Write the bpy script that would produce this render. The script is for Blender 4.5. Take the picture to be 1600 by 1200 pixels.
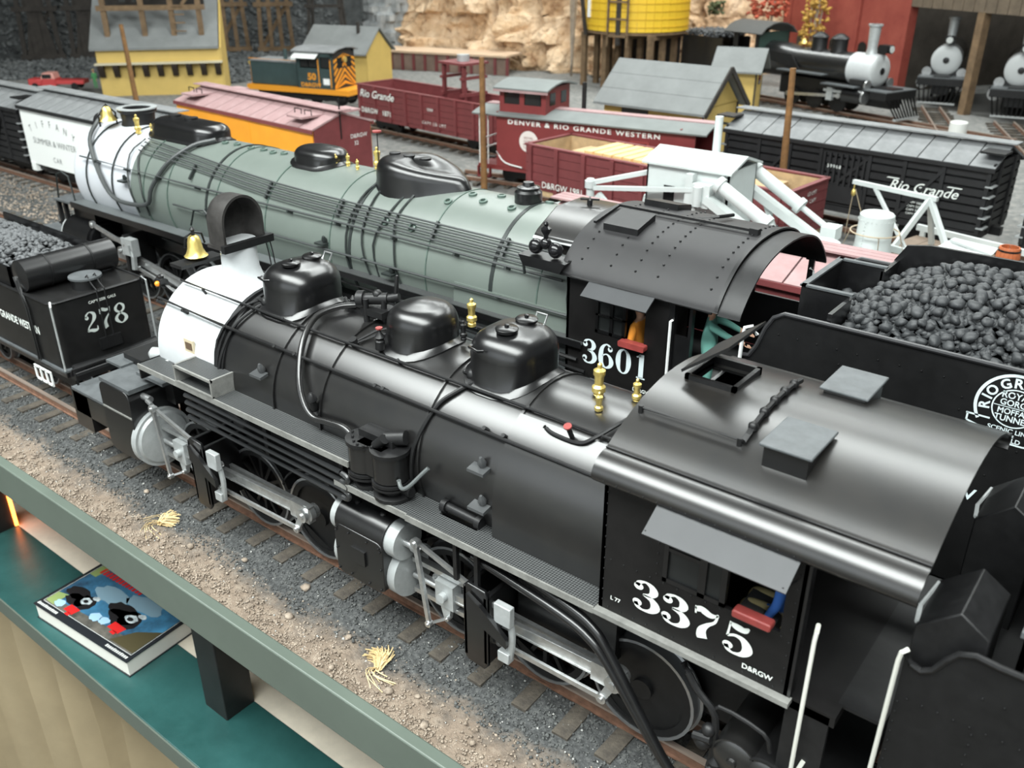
import bpy, bmesh, math, random
import numpy as np
from mathutils import Vector, Matrix
# A garden-scale railway layout. All shapes are written in prototype metres and
# multiplied by S (1:20.3), so the scene itself has the size of the real models.
S = 1/20.3
for _o in list(bpy.data.objects): bpy.data.objects.remove(_o, do_unlink=True)
scene = bpy.context.scene
col = scene.collection
# ---------------------------------------------------------------- camera
cam_d = bpy.data.cameras.new('camera'); cam = bpy.data.objects.new('camera', cam_d); col.objects.link(cam)
cam_d.sensor_width = 36.0; cam_d.lens = 36.0*1407/1600; cam_d.clip_start = 0.01; cam_d.clip_end = 60
TH, AZ = math.radians(26.3), math.radians(38.1)
cam.location = (0, 0, 9*S)
cam.rotation_euler = (math.pi/2-TH, 0, AZ)
cam_d.dof.use_dof = True; cam_d.dof.focus_distance = 0.62; cam_d.dof.aperture_fstop = 15
scene.camera = cam
# ---------------------------------------------------------------- light
world = bpy.data.worlds.new('room_world'); scene.world = world; world.use_nodes = True
world.node_tree.nodes['Background'].inputs[0].default_value = (0.86, 0.95, 1.0, 1)
world.node_tree.nodes['Background'].inputs[1].default_value = 0.08
def area(name, loc, sx, sy, watts, color=(0.95, 1.0, 0.98), tilt=(0, 0, 0)):
    d = bpy.data.lights.new(name, 'AREA'); d.shape = 'RECTANGLE'; d.size = sx*S; d.size_y = sy*S
    d.energy = watts; d.color = color
    o = bpy.data.objects.new(name, d); col.objects.link(o); o.location = [c*S for c in loc]; o.rotation_euler = tilt
    return o
area('ceiling_lamps_yard_offscreen', (-18, 31, 33.5), 44, 8, 34)
area('ceiling_lamps_back_offscreen', (-26, 60, 33.5), 74, 4, 54)
area('ceiling_lamps_aisle_offscreen', (-8, -8, 33.5), 64, 18, 116)
area('window_rear_offscreen', (-2, -43.5, 19), 84, 25, 24, (0.9, 0.97, 1.0), (math.radians(80), 0, 0))
vs = scene.view_settings
vs.view_transform = 'Standard'; vs.look = 'None'; vs.exposure = 0.3; vs.gamma = 1.0; vs.use_curve_mapping = False
# ---------------------------------------------------------------- materials
MATS = {}
def mat(name, c, rough=0.5, metal=0.0, var=0.0, vscale=4.0, bump=0.0, bscale=30.0, c2=None, spec=0.5, emit=None, coat=0.0):
    """noise-varied principled material; scales are per prototype metre"""
    if name in MATS: return MATS[name]
    m = bpy.data.materials.new(name); m.use_nodes = True; nt = m.node_tree; b = nt.nodes['Principled BSDF']
    b.inputs['Roughness'].default_value = rough; b.inputs['Metallic'].default_value = metal
    b.inputs['Specular IOR Level'].default_value = spec
    if coat: b.inputs['Coat Weight'].default_value = coat
    c = tuple(c)+(1,) if len(c) == 3 else c
    b.inputs['Base Color'].default_value = c
    if emit: b.inputs['Emission Color'].default_value = c; b.inputs['Emission Strength'].default_value = emit
    if var or bump or c2:
        tc = nt.nodes.new('ShaderNodeTexCoord')
        if var or c2:
            n = nt.nodes.new('ShaderNodeTexNoise'); n.inputs['Scale'].default_value = vscale/S; n.inputs['Detail'].default_value = 6
            n.inputs['Roughness'].default_value = 0.65
            nt.links.new(tc.outputs['Object'], n.inputs['Vector'])
            r = nt.nodes.new('ShaderNodeValToRGB'); r.color_ramp.elements[0].position = .35; r.color_ramp.elements[1].position = .68
            if c2: lo, hi = c, tuple(c2)+(1,)
            else:
                lo = tuple(v*(1-var) for v in c[:3])+(1,); hi = tuple(min(1, v*(1+var)) for v in c[:3])+(1,)
            r.color_ramp.elements[0].color = lo; r.color_ramp.elements[1].color = hi
            nt.links.new(n.outputs['Fac'], r.inputs['Fac']); nt.links.new(r.outputs['Color'], b.inputs['Base Color'])
        if bump:
            n2 = nt.nodes.new('ShaderNodeTexNoise'); n2.inputs['Scale'].default_value = bscale/S; n2.inputs['Detail'].default_value = 5
            nt.links.new(tc.outputs['Object'], n2.inputs['Vector'])
            bp = nt.nodes.new('ShaderNodeBump'); bp.inputs['Strength'].default_value = min(1, bump); bp.inputs['Distance'].default_value = 0.03*S
            nt.links.new(n2.outputs['Fac'], bp.inputs['Height']); nt.links.new(bp.outputs['Normal'], b.inputs['Normal'])
    MATS[name] = m
    return m
# ---------------------------------------------------------------- mesh builder
def V(*a): return Vector(a)
def frame(d):
    d = d.normalized(); u = Vector((0, 0, 1)) if abs(d.z) < .9 else Vector((1, 0, 0))
    a = d.cross(u).normalized(); return a, a.cross(d).normalized()
class MB:
    def __init__(s): s.v = []; s.f = []
    def add(s, vs, fs):
        o = len(s.v); s.v += [tuple(p) for p in vs]; s.f += [tuple(i+o for i in f) for f in fs]; return s
    def box(s, x0, x1, y0, y1, z0, z1):
        return s.add([(x0,y0,z0),(x1,y0,z0),(x1,y1,z0),(x0,y1,z0),(x0,y0,z1),(x1,y0,z1),(x1,y1,z1),(x0,y1,z1)],
                     [(0,3,2,1),(4,5,6,7),(0,1,5,4),(1,2,6,5),(2,3,7,6),(3,0,4,7)])
    def bar(s, p0, p1, w, h, up=None):
        p0, p1 = Vector(p0), Vector(p1); d = p1-p0
        if up is None: a, b = frame(d)
        else:
            b = Vector(up); a = d.cross(b).normalized(); b = a.cross(d).normalized()
        a = a*w/2; b = b*h/2
        vs = [q+sa*a+sb*b for q in (p0, p1) for sa, sb in ((-1,-1),(1,-1),(1,1),(-1,1))]
        return s.add(vs, [(0,3,2,1),(4,5,6,7),(0,1,5,4),(1,2,6,5),(2,3,7,6),(3,0,4,7)])
    def cyl(s, p0, p1, r, r1=None, n=16, cap=True):
        r1 = r if r1 is None else r1
        p0, p1 = Vector(p0), Vector(p1); a, b = frame(p1-p0); vs = []
        for q, rr in ((p0, r), (p1, r1)):
            for i in range(n):
                t = 2*math.pi*i/n; vs.append(q+(a*math.cos(t)+b*math.sin(t))*rr)
        fs = [(i, (i+1) % n, n+(i+1) % n, n+i) for i in range(n)]
        if cap: fs += [tuple(range(n-1, -1, -1)), tuple(range(n, 2*n))]
        return s.add(vs, fs)
    def lathe(s, prof, org, axis=(0,0,1), n=24, cap=True):
        org = Vector(org); ax = Vector(axis).normalized(); a, b = frame(ax); vs = []; k = len(prof)
        for r, h in prof:
            for i in range(n):
                t = 2*math.pi*i/n; vs.append(org+ax*h+(a*math.cos(t)+b*math.sin(t))*r)
        fs = [(j*n+i, j*n+(i+1) % n, (j+1)*n+(i+1) % n, (j+1)*n+i) for j in range(k-1) for i in range(n)]
        if cap: fs += [tuple(range(n-1, -1, -1)), tuple(range((k-1)*n, k*n))]
        return s.add(vs, fs)
    def tube(s, pts, r, n=8, smooth=0, closed=False):
        pts = [Vector(p) for p in pts]
        if smooth: pts = catmull(pts, smooth, closed)
        k = len(pts); vs = []; prev = None
        for i, p in enumerate(pts):
            d = (pts[(i+1) % k]-pts[i-1]) if closed else (pts[min(i+1, k-1)]-pts[max(i-1, 0)])
            d.normalize()
            if prev is None: a, b = frame(d)
            else:
                a = prev-d*prev.dot(d)
                if a.length < 1e-6: a, b = frame(d)
                a.normalize(); b = d.cross(a)
            prev = a
            for j in range(n):
                t = 2*math.pi*j/n; vs.append(p+(a*math.cos(t)+b*math.sin(t))*r)
        m = k if closed else k-1
        fs = [(i*n+j, i*n+(j+1) % n, ((i+1) % k)*n+(j+1) % n, ((i+1) % k)*n+j) for i in range(m) for j in range(n)]
        if not closed: fs += [tuple(range(n-1, -1, -1)), tuple(range((k-1)*n, k*n))]
        return s.add(vs, fs)
    def prism(s, poly, a0, a1, axis='y'):
        n = len(poly); f = {'x': lambda p, a: (a, p[0], p[1]), 'y': lambda p, a: (p[0], a, p[1]), 'z': lambda p, a: (p[0], p[1], a)}[axis]
        vs = [f(p, a0) for p in poly]+[f(p, a1) for p in poly]
        return s.add(vs, [tuple(range(n-1, -1, -1)), tuple(range(n, 2*n))]+[(i, (i+1) % n, n+(i+1) % n, n+i) for i in range(n)])
    def loft(s, rings, cap=True, closed=True):
        n = len(rings[0]); vs = [p for r in rings for p in r]; k = len(rings); m = n if closed else n-1
        fs = [(j*n+i, j*n+(i+1) % n, (j+1)*n+(i+1) % n, (j+1)*n+i) for j in range(k-1) for i in range(m)]
        if cap and closed: fs += [tuple(range(n-1, -1, -1)), tuple(range((k-1)*n, k*n))]
        return s.add(vs, fs)
    def sheet(s, prof, x0, x1, t, axis='x'):
        """thin bent plate: open profile [(v,z)] extruded along an axis with thickness t downward/inward"""
        n = len(prof); inner = []
        for i, p in enumerate(prof):
            a = Vector(prof[max(i-1, 0)]); b = Vector(prof[min(i+1, n-1)]); d = (b-a).normalized()
            inner.append((p[0]+d[1]*t, p[1]-d[0]*t))
        return s.prism(list(prof)+inner[::-1], x0, x1, axis)
    def sphere(s, c, r, n=12, m=8, sc=(1,1,1)):
        vs = [(c[0], c[1], c[2]-r*sc[2])]
        for j in range(1, m):
            ph = -math.pi/2+math.pi*j/m
            for i in range(n):
                t = 2*math.pi*i/n; vs.append((c[0]+r*sc[0]*math.cos(ph)*math.cos(t), c[1]+r*sc[1]*math.cos(ph)*math.sin(t), c[2]+r*sc[2]*math.sin(ph)))
        vs.append((c[0], c[1], c[2]+r*sc[2])); L = len(vs)-1
        fs = [(0, 1+(i+1) % n, 1+i) for i in range(n)]
        fs += [(1+j*n+i, 1+j*n+(i+1) % n, 1+(j+1)*n+(i+1) % n, 1+(j+1)*n+i) for j in range(m-2) for i in range(n)]
        fs += [(L, 1+(m-2)*n+i, 1+(m-2)*n+(i+1) % n) for i in range(n)]
        return s.add(vs, fs)
    def mesh(s, name, m, sh=(0,0,0), smooth=True, sharp=38, fix=True):
        me = bpy.data.meshes.new(name)
        me.from_pydata([((p[0]-sh[0])*S, (p[1]-sh[1])*S, (p[2]-sh[2])*S) for p in s.v], [], s.f)
        if fix:
            bm = bmesh.new(); bm.from_mesh(me); bmesh.ops.recalc_face_normals(bm, faces=bm.faces); bm.to_mesh(me); bm.free()
        if smooth:
            me.polygons.foreach_set('use_smooth', [True]*len(me.polygons)); me.set_sharp_from_angle(angle=math.radians(sharp))
        if m is not None: me.materials.append(m)
        return me
    def build(s, name, m, parent=None, bev=0, **kw):
        sh = SH.get(parent.name, (0,0,0)) if parent is not None else (0,0,0)
        o = link(name, s.mesh(name, m, sh, **kw), parent)
        if parent is not None: SH[o.name] = sh
        if bev:
            md = o.modifiers.new('bevel', 'BEVEL'); md.width = bev*S; md.segments = 2; md.limit_method = 'ANGLE'; md.angle_limit = math.radians(40)
        return o
SH = {}     # authoring offset of a thing's parts (its own origin)
def link(name, data, parent=None, loc=None, rz=0):
    o = bpy.data.objects.new(name, data); col.objects.link(o)
    if parent is not None: o.parent = parent
    if loc: o.location = [c*S for c in loc]
    if rz: o.rotation_euler = (0, 0, rz)
    return o
def tag(o, label=None, cat=None, group=None, kind=None):
    if label: o['label'] = label
    if cat: o['category'] = cat
    if group: o['group'] = group
    if kind: o['kind'] = kind
    return o
def thing(name, label, cat, loc=(0,0,0), rz=0, group=None, sh=(0,0,0)):
    o = link(name, None, None, loc, rz); SH[o.name] = sh; o.empty_display_size = .01
    return tag(o, label, cat, group)
def single(mb, name, m, label, cat, loc=(0,0,0), rz=0, group=None, bev=0, **kw):
    o = mb.build(name, m, None, bev, **kw); o.location = [c*S for c in loc]; o.rotation_euler = (0, 0, rz)
    return tag(o, label, cat, group)
def struct(mb, name, m, bev=0, **kw): return tag(mb.build(name, m, None, bev, **kw), kind='structure')
def pieces(name, me, parent, places):
    for loc, rot, sc in places:
        o = link(name, me, parent); sh = SH.get(parent.name, (0,0,0)) if parent is not None else (0,0,0)
        o.location = [(a-b)*S for a, b in zip(loc, sh)]; o.rotation_euler = rot; o.scale = sc
def copy_tree(o, parent=None):
    c = o.copy(); col.objects.link(c); c.parent = parent
    SH[c.name] = SH.get(o.name, (0,0,0))
    for ch in list(o.children): copy_tree(ch, c)
    return c
def catmull(pts, k, closed=False):
    out = []; n = len(pts); rng = n if closed else n-1
    for i in range(rng):
        p0 = pts[(i-1) % n] if closed or i else pts[0]*2-pts[1]
        p1 = pts[i]; p2 = pts[(i+1) % n]
        p3 = pts[(i+2) % n] if closed or i+2 < n else pts[-1]*2-pts[-2]
        for j in range(k):
            t = j/k
            out.append(.5*((2*p1)+(p2-p0)*t+(2*p0-5*p1+4*p2-p3)*t*t+(3*p1-p0-3*p2+p3)*t**3))
    if not closed: out.append(pts[-1])
    return out
def rrect(hx, hy, r, k=6, cx=0, cy=0):
    out = []
    for sx, sy, a in ((1,1,0),(-1,1,90),(-1,-1,180),(1,-1,270)):
        for i in range(k+1):
            t = math.radians(a+90*i/k); out.append((cx+sx*(hx-r)+r*math.cos(t), cy+sy*(hy-r)+r*math.sin(t)))
    return out
# ---------------------------------------------------------------- lettering
GLY = {  # old-style roman figures drawn as brush strokes: (x, y, width)
 '3': [[(.08,.77,.1),(.13,.89,.1),(.28,.97,.06),(.44,.9,.14),(.5,.75,.19),(.42,.6,.12),(.24,.54,.05)], [(.24,.54,.05),(.46,.47,.14),(.56,.28,.21),(.46,.09,.13),(.26,.02,.06),(.12,.08,.1),(.07,.21,.1)]],
 '7': [[(.05,.98,.03),(.06,.74,.04)], [(.06,.86,.1),(.18,.93,.18),(.36,.86,.17),(.5,.9,.08),(.56,.98,.03)], [(.55,.95,.05),(.5,.7,.06),(.34,.5,.1),(.24,.3,.17),(.24,.1,.22),(.27,.02,.22)]],
 '5': [[(.12,.98,.04),(.1,.72,.04),(.08,.5,.05)], [(.12,.93,.08),(.26,.88,.18),(.42,.87,.16),(.52,.98,.04)], [(.08,.5,.05),(.25,.6,.08),(.44,.54,.15),(.54,.3,.21),(.44,.09,.13),(.24,.02,.06),(.12,.08,.1),(.07,.21,.1)]],
 '6': [[(.5,.82,.1),(.42,.94,.09),(.28,.97,.06),(.12,.8,.15),(.07,.5,.21),(.1,.2,.19),(.28,.03,.07),(.48,.12,.14),(.54,.3,.2),(.46,.5,.12),(.3,.58,.05),(.14,.48,.06)]],
 '0': [[(.3,.98,.05),(.13,.85,.13),(.07,.5,.21),(.13,.15,.13),(.3,.02,.05),(.47,.15,.13),(.53,.5,.21),(.47,.85,.13),(.3,.98,.05)]],
 '1': [[(.3,.98,.2),(.3,.5,.2),(.3,.03,.2)], [(.12,.03,.06),(.48,.03,.06)], [(.1,.84,.05),(.24,.92,.1)]],
 '2': [[(.1,.74,.1),(.15,.88,.1),(.3,.97,.06),(.48,.86,.17),(.48,.66,.2),(.34,.46,.1),(.16,.28,.07),(.08,.08,.08)], [(.08,.1,.1),(.22,.12,.16),(.4,.07,.18),(.54,.1,.1),(.56,.26,.04)]],
 '8': [[(.3,.53,.08),(.12,.66,.14),(.11,.82,.15),(.3,.97,.06),(.48,.84,.15),(.47,.66,.12),(.3,.53,.1),(.12,.4,.14),(.07,.22,.19),(.3,.03,.06),(.53,.2,.2),(.48,.38,.14),(.3,.53,.08)]]}
def glyphs(text, org, ux, uz, h, adv=.66, thick=1.0, sx=1.0):
    """brush-drawn figures as a flat mesh; org lower left, ux reading direction, uz up"""
    mb = MB(); org, ux, uz = Vector(org), Vector(ux)*sx, Vector(uz)
    for k, ch in enumerate(text):
        for st in GLY[ch]:
            pts = catmull([Vector(p) for p in st], 6); L = []; R = []
            for i, p in enumerate(pts):
                d = pts[min(i+1, len(pts)-1)]-pts[max(i-1, 0)]; d = Vector((d.x, d.y)).normalized(); nr = Vector((-d.y, d.x)); w = max(p.z, .02)*thick/2
                L.append((p.x+nr.x*w, p.y+nr.y*w)); R.append((p.x-nr.x*w, p.y-nr.y*w))
            q = [org+ux*((a[0]+k*adv)*h)+uz*(a[1]*h) for a in L+R]; n = len(L)
            mb.add(q, [(i, i+1, n+i+1, n+i) for i in range(n-1)])
        for bx_, by_ in {'3': [(.12,.76),(.11,.21)], '2': [(.14,.73)], '5': [(.11,.21)], '6': [(.47,.81)]}.get(ch, []):
            mb.add([org+ux*((bx_+k*adv+.105*thick*math.cos(t*.3927))*h)+uz*((by_+.105*thick*math.sin(t*.3927))*h) for t in range(16)], [tuple(range(16))])
    return mb
def text_mb(s, org, ux, uz, h, shear=0, bold=0, space=1.0, align='LEFT', sx=1.0):
    cu = bpy.data.curves.new('lettering', 'FONT'); cu.body = s; cu.size = 1; cu.shear = shear; cu.offset = bold; cu.space_character = space; cu.align_x = align
    cu.resolution_u = 3
    o = bpy.data.objects.new('lettering', cu); me = bpy.data.meshes.new_from_object(o)
    mb = MB(); org, ux, uz = Vector(org), Vector(ux), Vector(uz); k = h/.69
    mb.add([org+ux*(v.co.x*k*sx)+uz*(v.co.y*k) for v in me.vertices], [tuple(p.vertices) for p in me.polygons])
    bpy.data.objects.remove(o); bpy.data.curves.remove(cu); bpy.data.meshes.remove(me)
    return mb
def lettering(mb, m, parent, name='lettering'): return mb.build(name, m, parent, smooth=False, fix=False)
X, Y, Z = V(1,0,0), V(0,1,0), V(0,0,1)
def scatter(name, m, pts, sizes, seed, parent=None, kind='stuff', flat=.7):
    """many little stones in one mesh"""
    rs = np.random.RandomState(seed); n = len(pts)
    base = np.array([(1,0,0),(-1,0,0),(0,1,0),(0,-1,0),(0,0,1),(0,0,-1)], float); fc = np.array([(0,2,4),(2,1,4),(1,3,4),(3,0,4),(2,0,5),(1,2,5),(3,1,5),(0,3,5)])
    v = base[None]*rs.uniform(.55, 1.25, (n, 6, 1)); v[:, :, 2] *= flat
    a = rs.uniform(0, 6.28, n); ca, sa = np.cos(a)[:, None], np.sin(a)[:, None]
    x = v[:, :, 0]*ca-v[:, :, 1]*sa; y = v[:, :, 0]*sa+v[:, :, 1]*ca
    tl = rs.uniform(-.6, .6, (n, 1)); z = v[:, :, 2]+x*tl
    w = np.stack([x, y, z], 2)*np.asarray(sizes)[:, None, None]+np.asarray(pts)[:, None, :]
    f = (fc[None]+np.arange(n)[:, None, None]*6).reshape(-1, 3)
    me = bpy.data.meshes.new(name); me.vertices.add(n*6); me.vertices.foreach_set('co', (w.reshape(-1)*S).astype(np.float32))
    me.loops.add(len(f)*3); me.loops.foreach_set('vertex_index', f.reshape(-1).astype(np.int32))
    me.polygons.add(len(f)); me.polygons.foreach_set('loop_start', np.arange(0, len(f)*3, 3, dtype=np.int32))
    me.update(calc_edges=True); me.validate(); me.materials.append(m)
    o = link(name, me, parent)
    if kind: o['kind'] = kind
    return o
def lump_mesh(name, m, seed, r=1.0, sub=2, jit=.25, flat=.8):
    bm = bmesh.new(); bmesh.ops.create_icosphere(bm, subdivisions=sub, radius=r*S); rs = random.Random(seed)
    pl = [(Vector((rs.gauss(0,1), rs.gauss(0,1), rs.gauss(0,1))).normalized(), rs.uniform(.55, .9)) for _ in range(9)]
    for v in bm.verts:
        d = v.co.normalized(); k = 1.0
        for nrm, h in pl:
            c = d.dot(nrm)
            if c > 0 and c*k > h: k = h/c
        v.co = d*r*S*k; v.co.z *= flat; v.co.x *= 1.2
    me = bpy.data.meshes.new(name); bm.to_mesh(me); bm.free(); me.materials.append(m); me.polygons.foreach_set('use_smooth', [True]*len(me.polygons)); return me
def rivets(pts, r=.018, out=None):
    mb = MB()
    for p in pts: mb.sphere(p, r, 6, 4)
    return mb
# palette
black = mat('black_paint', (.006,.006,.0065), .28, 0, .3, 3, spec=.8)
dull = mat('dull_black', (.009,.009,.0095), .45, 0, .3, 6, spec=.4)
soot = mat('sooty_roof', (.007,.007,.0072), .31, 0, c2=(.015,.0135,.012), vscale=1.3, spec=1.0)
boilerp = mat('boiler_black', (.006,.006,.0065), .3, 0, c2=(.011,.0105,.010), vscale=1.6, spec=1.0)
deckg = mat('deck_grey', (.078,.085,.089), .55, 0, .2, 4)
silver = mat('silver_paint', (.54,.56,.57), .42, 0, .06, 2)
steel = mat('bright_steel', (.55,.56,.56), .32, .85, .15, 8)
deckl = deckg
greyst = mat('grey_metal_paint', (.42,.44,.44), .4, .3, .1, 6)
brass = mat('brass', (.8,.62,.2), .36, .75, .1, 8)
white = mat('white_paint', (.85,.87,.85), .5)
letter = mat('white_lettering', (.8,.84,.8), .55)
green = mat('green_boiler', (.13,.155,.138), .42, 0, .06, 1, spec=.9)
red = mat('red_paint', (.26,.045,.04), .45, 0, .15, 8)
glass = mat('dark_glass', (.02,.022,.022), .08)
rust = mat('rusty_rail', (.16,.085,.055), .6, 0, .3, 10)
railtop = mat('rail_head', (.62,.5,.42), .35, .7)
wood = mat('weathered_tie', (.04,.034,.028), .9, 0, c2=(.1,.085,.066), vscale=5, bump=.6, bscale=25)
maroon = mat('maroon_paint', (.17,.04,.042), .55, 0, .12, 2)
# ---------------------------------------------------------------- room and benchwork
from mathutils import noise as mnoise
def fbm(x, y, z=0, o=5): return mnoise.fractal(Vector((x, y, z)), .8, 2.1, o)
def ground_material():
    m = bpy.data.materials.new('ballast_and_dirt'); m.use_nodes = True; nt = m.node_tree; N = nt.nodes.new; L = nt.links.new
    b = nt.nodes['Principled BSDF']; b.inputs['Roughness'].default_value = .95
    tc = N('ShaderNodeTexCoord'); sp = N('ShaderNodeSeparateXYZ'); L(tc.outputs['Object'], sp.inputs[0])
    def nz(s, d=6):
        n = N('ShaderNodeTexNoise'); n.inputs['Scale'].default_value = s/S; n.inputs['Detail'].default_value = d; n.inputs['Roughness'].default_value = .7; L(tc.outputs['Object'], n.inputs['Vector']); return n.outputs['Fac']
    def ramp(src, stops):
        r = N('ShaderNodeValToRGB'); e = r.color_ramp.elements
        while len(e) < len(stops): e.new(.5)
        for q, (p, c) in zip(e, stops): q.position = p; q.color = c+(1,)
        L(src, r.inputs['Fac']); return r.outputs['Color']
    def math_(op, a, bb):
        n = N('ShaderNodeMath'); n.operation = op
        for i, q in enumerate((a, bb)):
            if isinstance(q, (int, float)): n.inputs[i].default_value = q
            else: L(q, n.inputs[i])
        return n.outputs[0]
    gravel = ramp(nz(14, 8), [(.3,(.022,.023,.023)), (.5,(.07,.073,.073)), (.62,(.125,.128,.125)), (.78,(.26,.25,.22))])
    dirt = ramp(nz(5, 8), [(.25,(.155,.12,.09)), (.5,(.265,.205,.155)), (.75,(.4,.33,.26))])
    grey = ramp(nz(3, 8), [(.3,(.13,.135,.13)), (.55,(.24,.24,.23)), (.75,(.4,.37,.32))])
    y = math_('MULTIPLY', sp.outputs['Y'], 1/S)
    wob = math_('MULTIPLY', math_('SUBTRACT', nz(1.3, 7), .5), 1.7)
    f1 = N('ShaderNodeMapRange'); L(math_('ADD', y, wob), f1.inputs[0]); f1.inputs[1].default_value = 6.2; f1.inputs[2].default_value = 6.75
    mx = N('ShaderNodeMix'); mx.data_type = 'RGBA'; L(f1.outputs[0], mx.inputs[0]); L(dirt, mx.inputs[6]); L(gravel, mx.inputs[7])
    f2 = N('ShaderNodeMapRange'); L(math_('ADD', y, wob), f2.inputs[0]); f2.inputs[1].default_value = 15.0; f2.inputs[2].default_value = 17.5
    mx2 = N('ShaderNodeMix'); mx2.data_type = 'RGBA'; L(f2.outputs[0], mx2.inputs[0]); L(mx.outputs[2], mx2.inputs[6]); L(grey, mx2.inputs[7])
    L(mx2.outputs[2], b.inputs['Base Color'])
    bp = N('ShaderNodeBump'); bp.inputs['Strength'].default_value = .9; bp.inputs['Distance'].default_value = .05*S; L(nz(20, 6), bp.inputs['Height']); L(bp.outputs[0], b.inputs['Normal'])
    return m
def grid(xs, ys, fz):
    mb = MB(); nx, ny = len(xs), len(ys)
    mb.add([(x, y, fz(x, y)) for y in ys for x in xs], [(j*nx+i, j*nx+i+1, (j+1)*nx+i+1, (j+1)*nx+i) for j in range(ny-1) for i in range(nx-1)])
    return mb
def gz(x, y):
    z = -.23+.05*fbm(x*.9, y*.9)
    if y < 6.9: z += .06*fbm(x*2.3, y*2.3, 3)-.02
    for c in (8.35, 13.2, 18.2, 22.4):
        d = abs(y-c)
        if d < 1.9: z = max(z, -.185+.03*fbm(x*1.7, y*1.7, 5)-max(0, d-1.2)*.1)
    return min(z, -.15)
xs = [-100+i*1.6 for i in range(44)]+[-30+i*.22 for i in range(152)]+[4+i*2 for i in range(8)]
ys = [5.83+i*.2 for i in range(22)]+[10.3+i*.4 for i in range(34)]+[24+i*2.2 for i in range(26)]
ground = struct(grid(xs, ys, gz), 'layout_ground', ground_material(), fix=False)
fascg = mat('grey_green_fascia', (.105,.13,.108), .45, 0, .07, .6)
teal = mat('teal_shelf_paint', (.013,.06,.057), .36, 0, c2=(.024,.092,.088), vscale=.7, bump=.15, bscale=6)
struct(MB().box(-40, 6, 5.67, 5.86, -.98, -.19), 'trim_1', fascg, bev=.025)
struct(MB().box(-100, 18, 5.86, 78, -.98, -.5), 'layout_base', mat('raw_plywood', (.4,.31,.2), .8, 0, .15, 1))
struct(MB().box(-40, 6, 5.80, 7.5, -5.45, -5), 'shelf', teal, bev=.02)
struct(MB().box(-40, 6, 5.765, 5.80, -5.47, -5.0), 'trim_2', fascg)
struct(MB().box(-40, 6, 7.5, 13, -5.42, -5.005), 'unpainted_shelf_strip', mat('cream_plywood', (.74,.67,.55), .75, 0, .1, 1.5))
pm = mat('black_post', (.014,.013,.013), .45, 0, .3, 2)
for px in (-13.3, -23.32):
    o = struct(MB().box(px, px+.72, 6.83, 7.5, -5.02, -.97), 'support_post', pm, bev=.02)
tag(MB().box(-22.605, -22.55, 7.42, 7.5, -4.97, -3.0).build('lamp_strip', mat('orange_lamp', (1,.2,.03), .4, emit=9)), 'thin glowing orange lamp strip on the black shelf post', 'lamp')
cur = MB(); cxs = [-40+i*.09 for i in range(512)]
def curt(x): return 6.15+.75*abs(math.sin(x*1.45+.8*math.sin(x*.7)))**.7+.08*math.sin(x*6.1)
cur.add([(x, curt(x)*(1 if z > -7 else 1)+(.0 if z > -6 else .1*math.sin(x*2.1)), z) for z in (-5.4, -8, -14, -20) for x in cxs], [(j*512+i, j*512+i+1, (j+1)*512+i+1, (j+1)*512+i) for j in range(3) for i in range(511)])
tag(cur.build('table_skirt', mat('beige_cloth', (.36,.29,.18), .9, 0, .06, 1), fix=False), 'beige pleated cloth skirt hanging under the green shelf', 'curtain')
struct(MB().box(-130, 60, -60, 90, -20.3, -20), 'floor', mat('floor_carpet', (.12,.11,.1), .9, 0, .2, 1))
wallm = mat('room_wall', (.62,.63,.6), .9)
struct(MB().box(-130, 60, 84, 85, -20, 34), 'wall_back', wallm)
struct(MB().box(-131, -130, -46, 85, -20, 34), 'wall_left', wallm)
wr_ = MB().box(-131, 60, -46, -45, -20, 6).box(-131, 60, -46, -45, 32, 34).box(-131, -44.5, -46, -45, 6, 32).box(40.5, 60, -46, -45, 6, 32)
struct(wr_, 'wall_rear', wallm)
wf_ = MB()
for k in range(7): wf_.box(-44.5+k*14.1, -44+k*14.1, -45.2, -44.6, 6, 32)
struct(wf_.box(-44.5, 40.5, -45.2, -44.6, 18.8, 19.2), 'window_1', mat('window_frame_white', (.8,.8,.78), .5))
struct(MB().box(-131, 60, -46, 85, 34, 34.5), 'ceiling', mat('ceiling_grey', (.22,.22,.215), .9))
# ---------------------------------------------------------------- stones on the ground (too many to count)
rs = np.random.RandomState(4)
def stones(name, n, x0, x1, y0, y1, s0, s1, m, seed, fy=None):
    x = rs.uniform(x0, x1, n); y = rs.uniform(y0, y1, n) if fy is None else fy(rs, n)
    z = np.array([gz(a, b) for a, b in zip(x, y)])+.01
    return scatter(name, m, np.stack([x, y, z], 1), rs.uniform(s0, s1, n)*rs.uniform(.5, 1, n), seed)
gm1 = mat('gravel_dark', (.045,.047,.047), .95, 0, c2=(.13,.135,.13), vscale=9)
gm2 = mat('gravel_tan', (.19,.15,.115), .95, 0, c2=(.42,.35,.28), vscale=7)
gm3 = mat('gravel_light', (.42,.42,.4), .9, 0, .2, 9)
lab = lambda o, t: tag(o, t, 'gravel', kind='stuff')
lab(stones('ballast_gravel', 22000, -24, 1, 6.5, 9.6, .018, .04, gm1, 1), 'fine dark grey ballast gravel along the nearest track')
lab(stones('dirt_crumbs', 9000, -24, -2, 5.86, 6.9, .01, .038, gm2, 2, lambda r, n: 5.87+np.minimum(np.abs(r.normal(0, .3, n)), 1.1)), 'tan dirt crumbs and small stones along the green fascia')
lab(stones('pale_grit', 900, -24, -1, 5.9, 8, .012, .03, gm3, 3), 'scattered pale grit grains among dark ballast')
lab(stones('yard_gravel', 9000, -48, -18, 10.4, 19, .03, .08, gm1, 5), 'dark gravel between the tracks at the far end of the yard')
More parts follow.
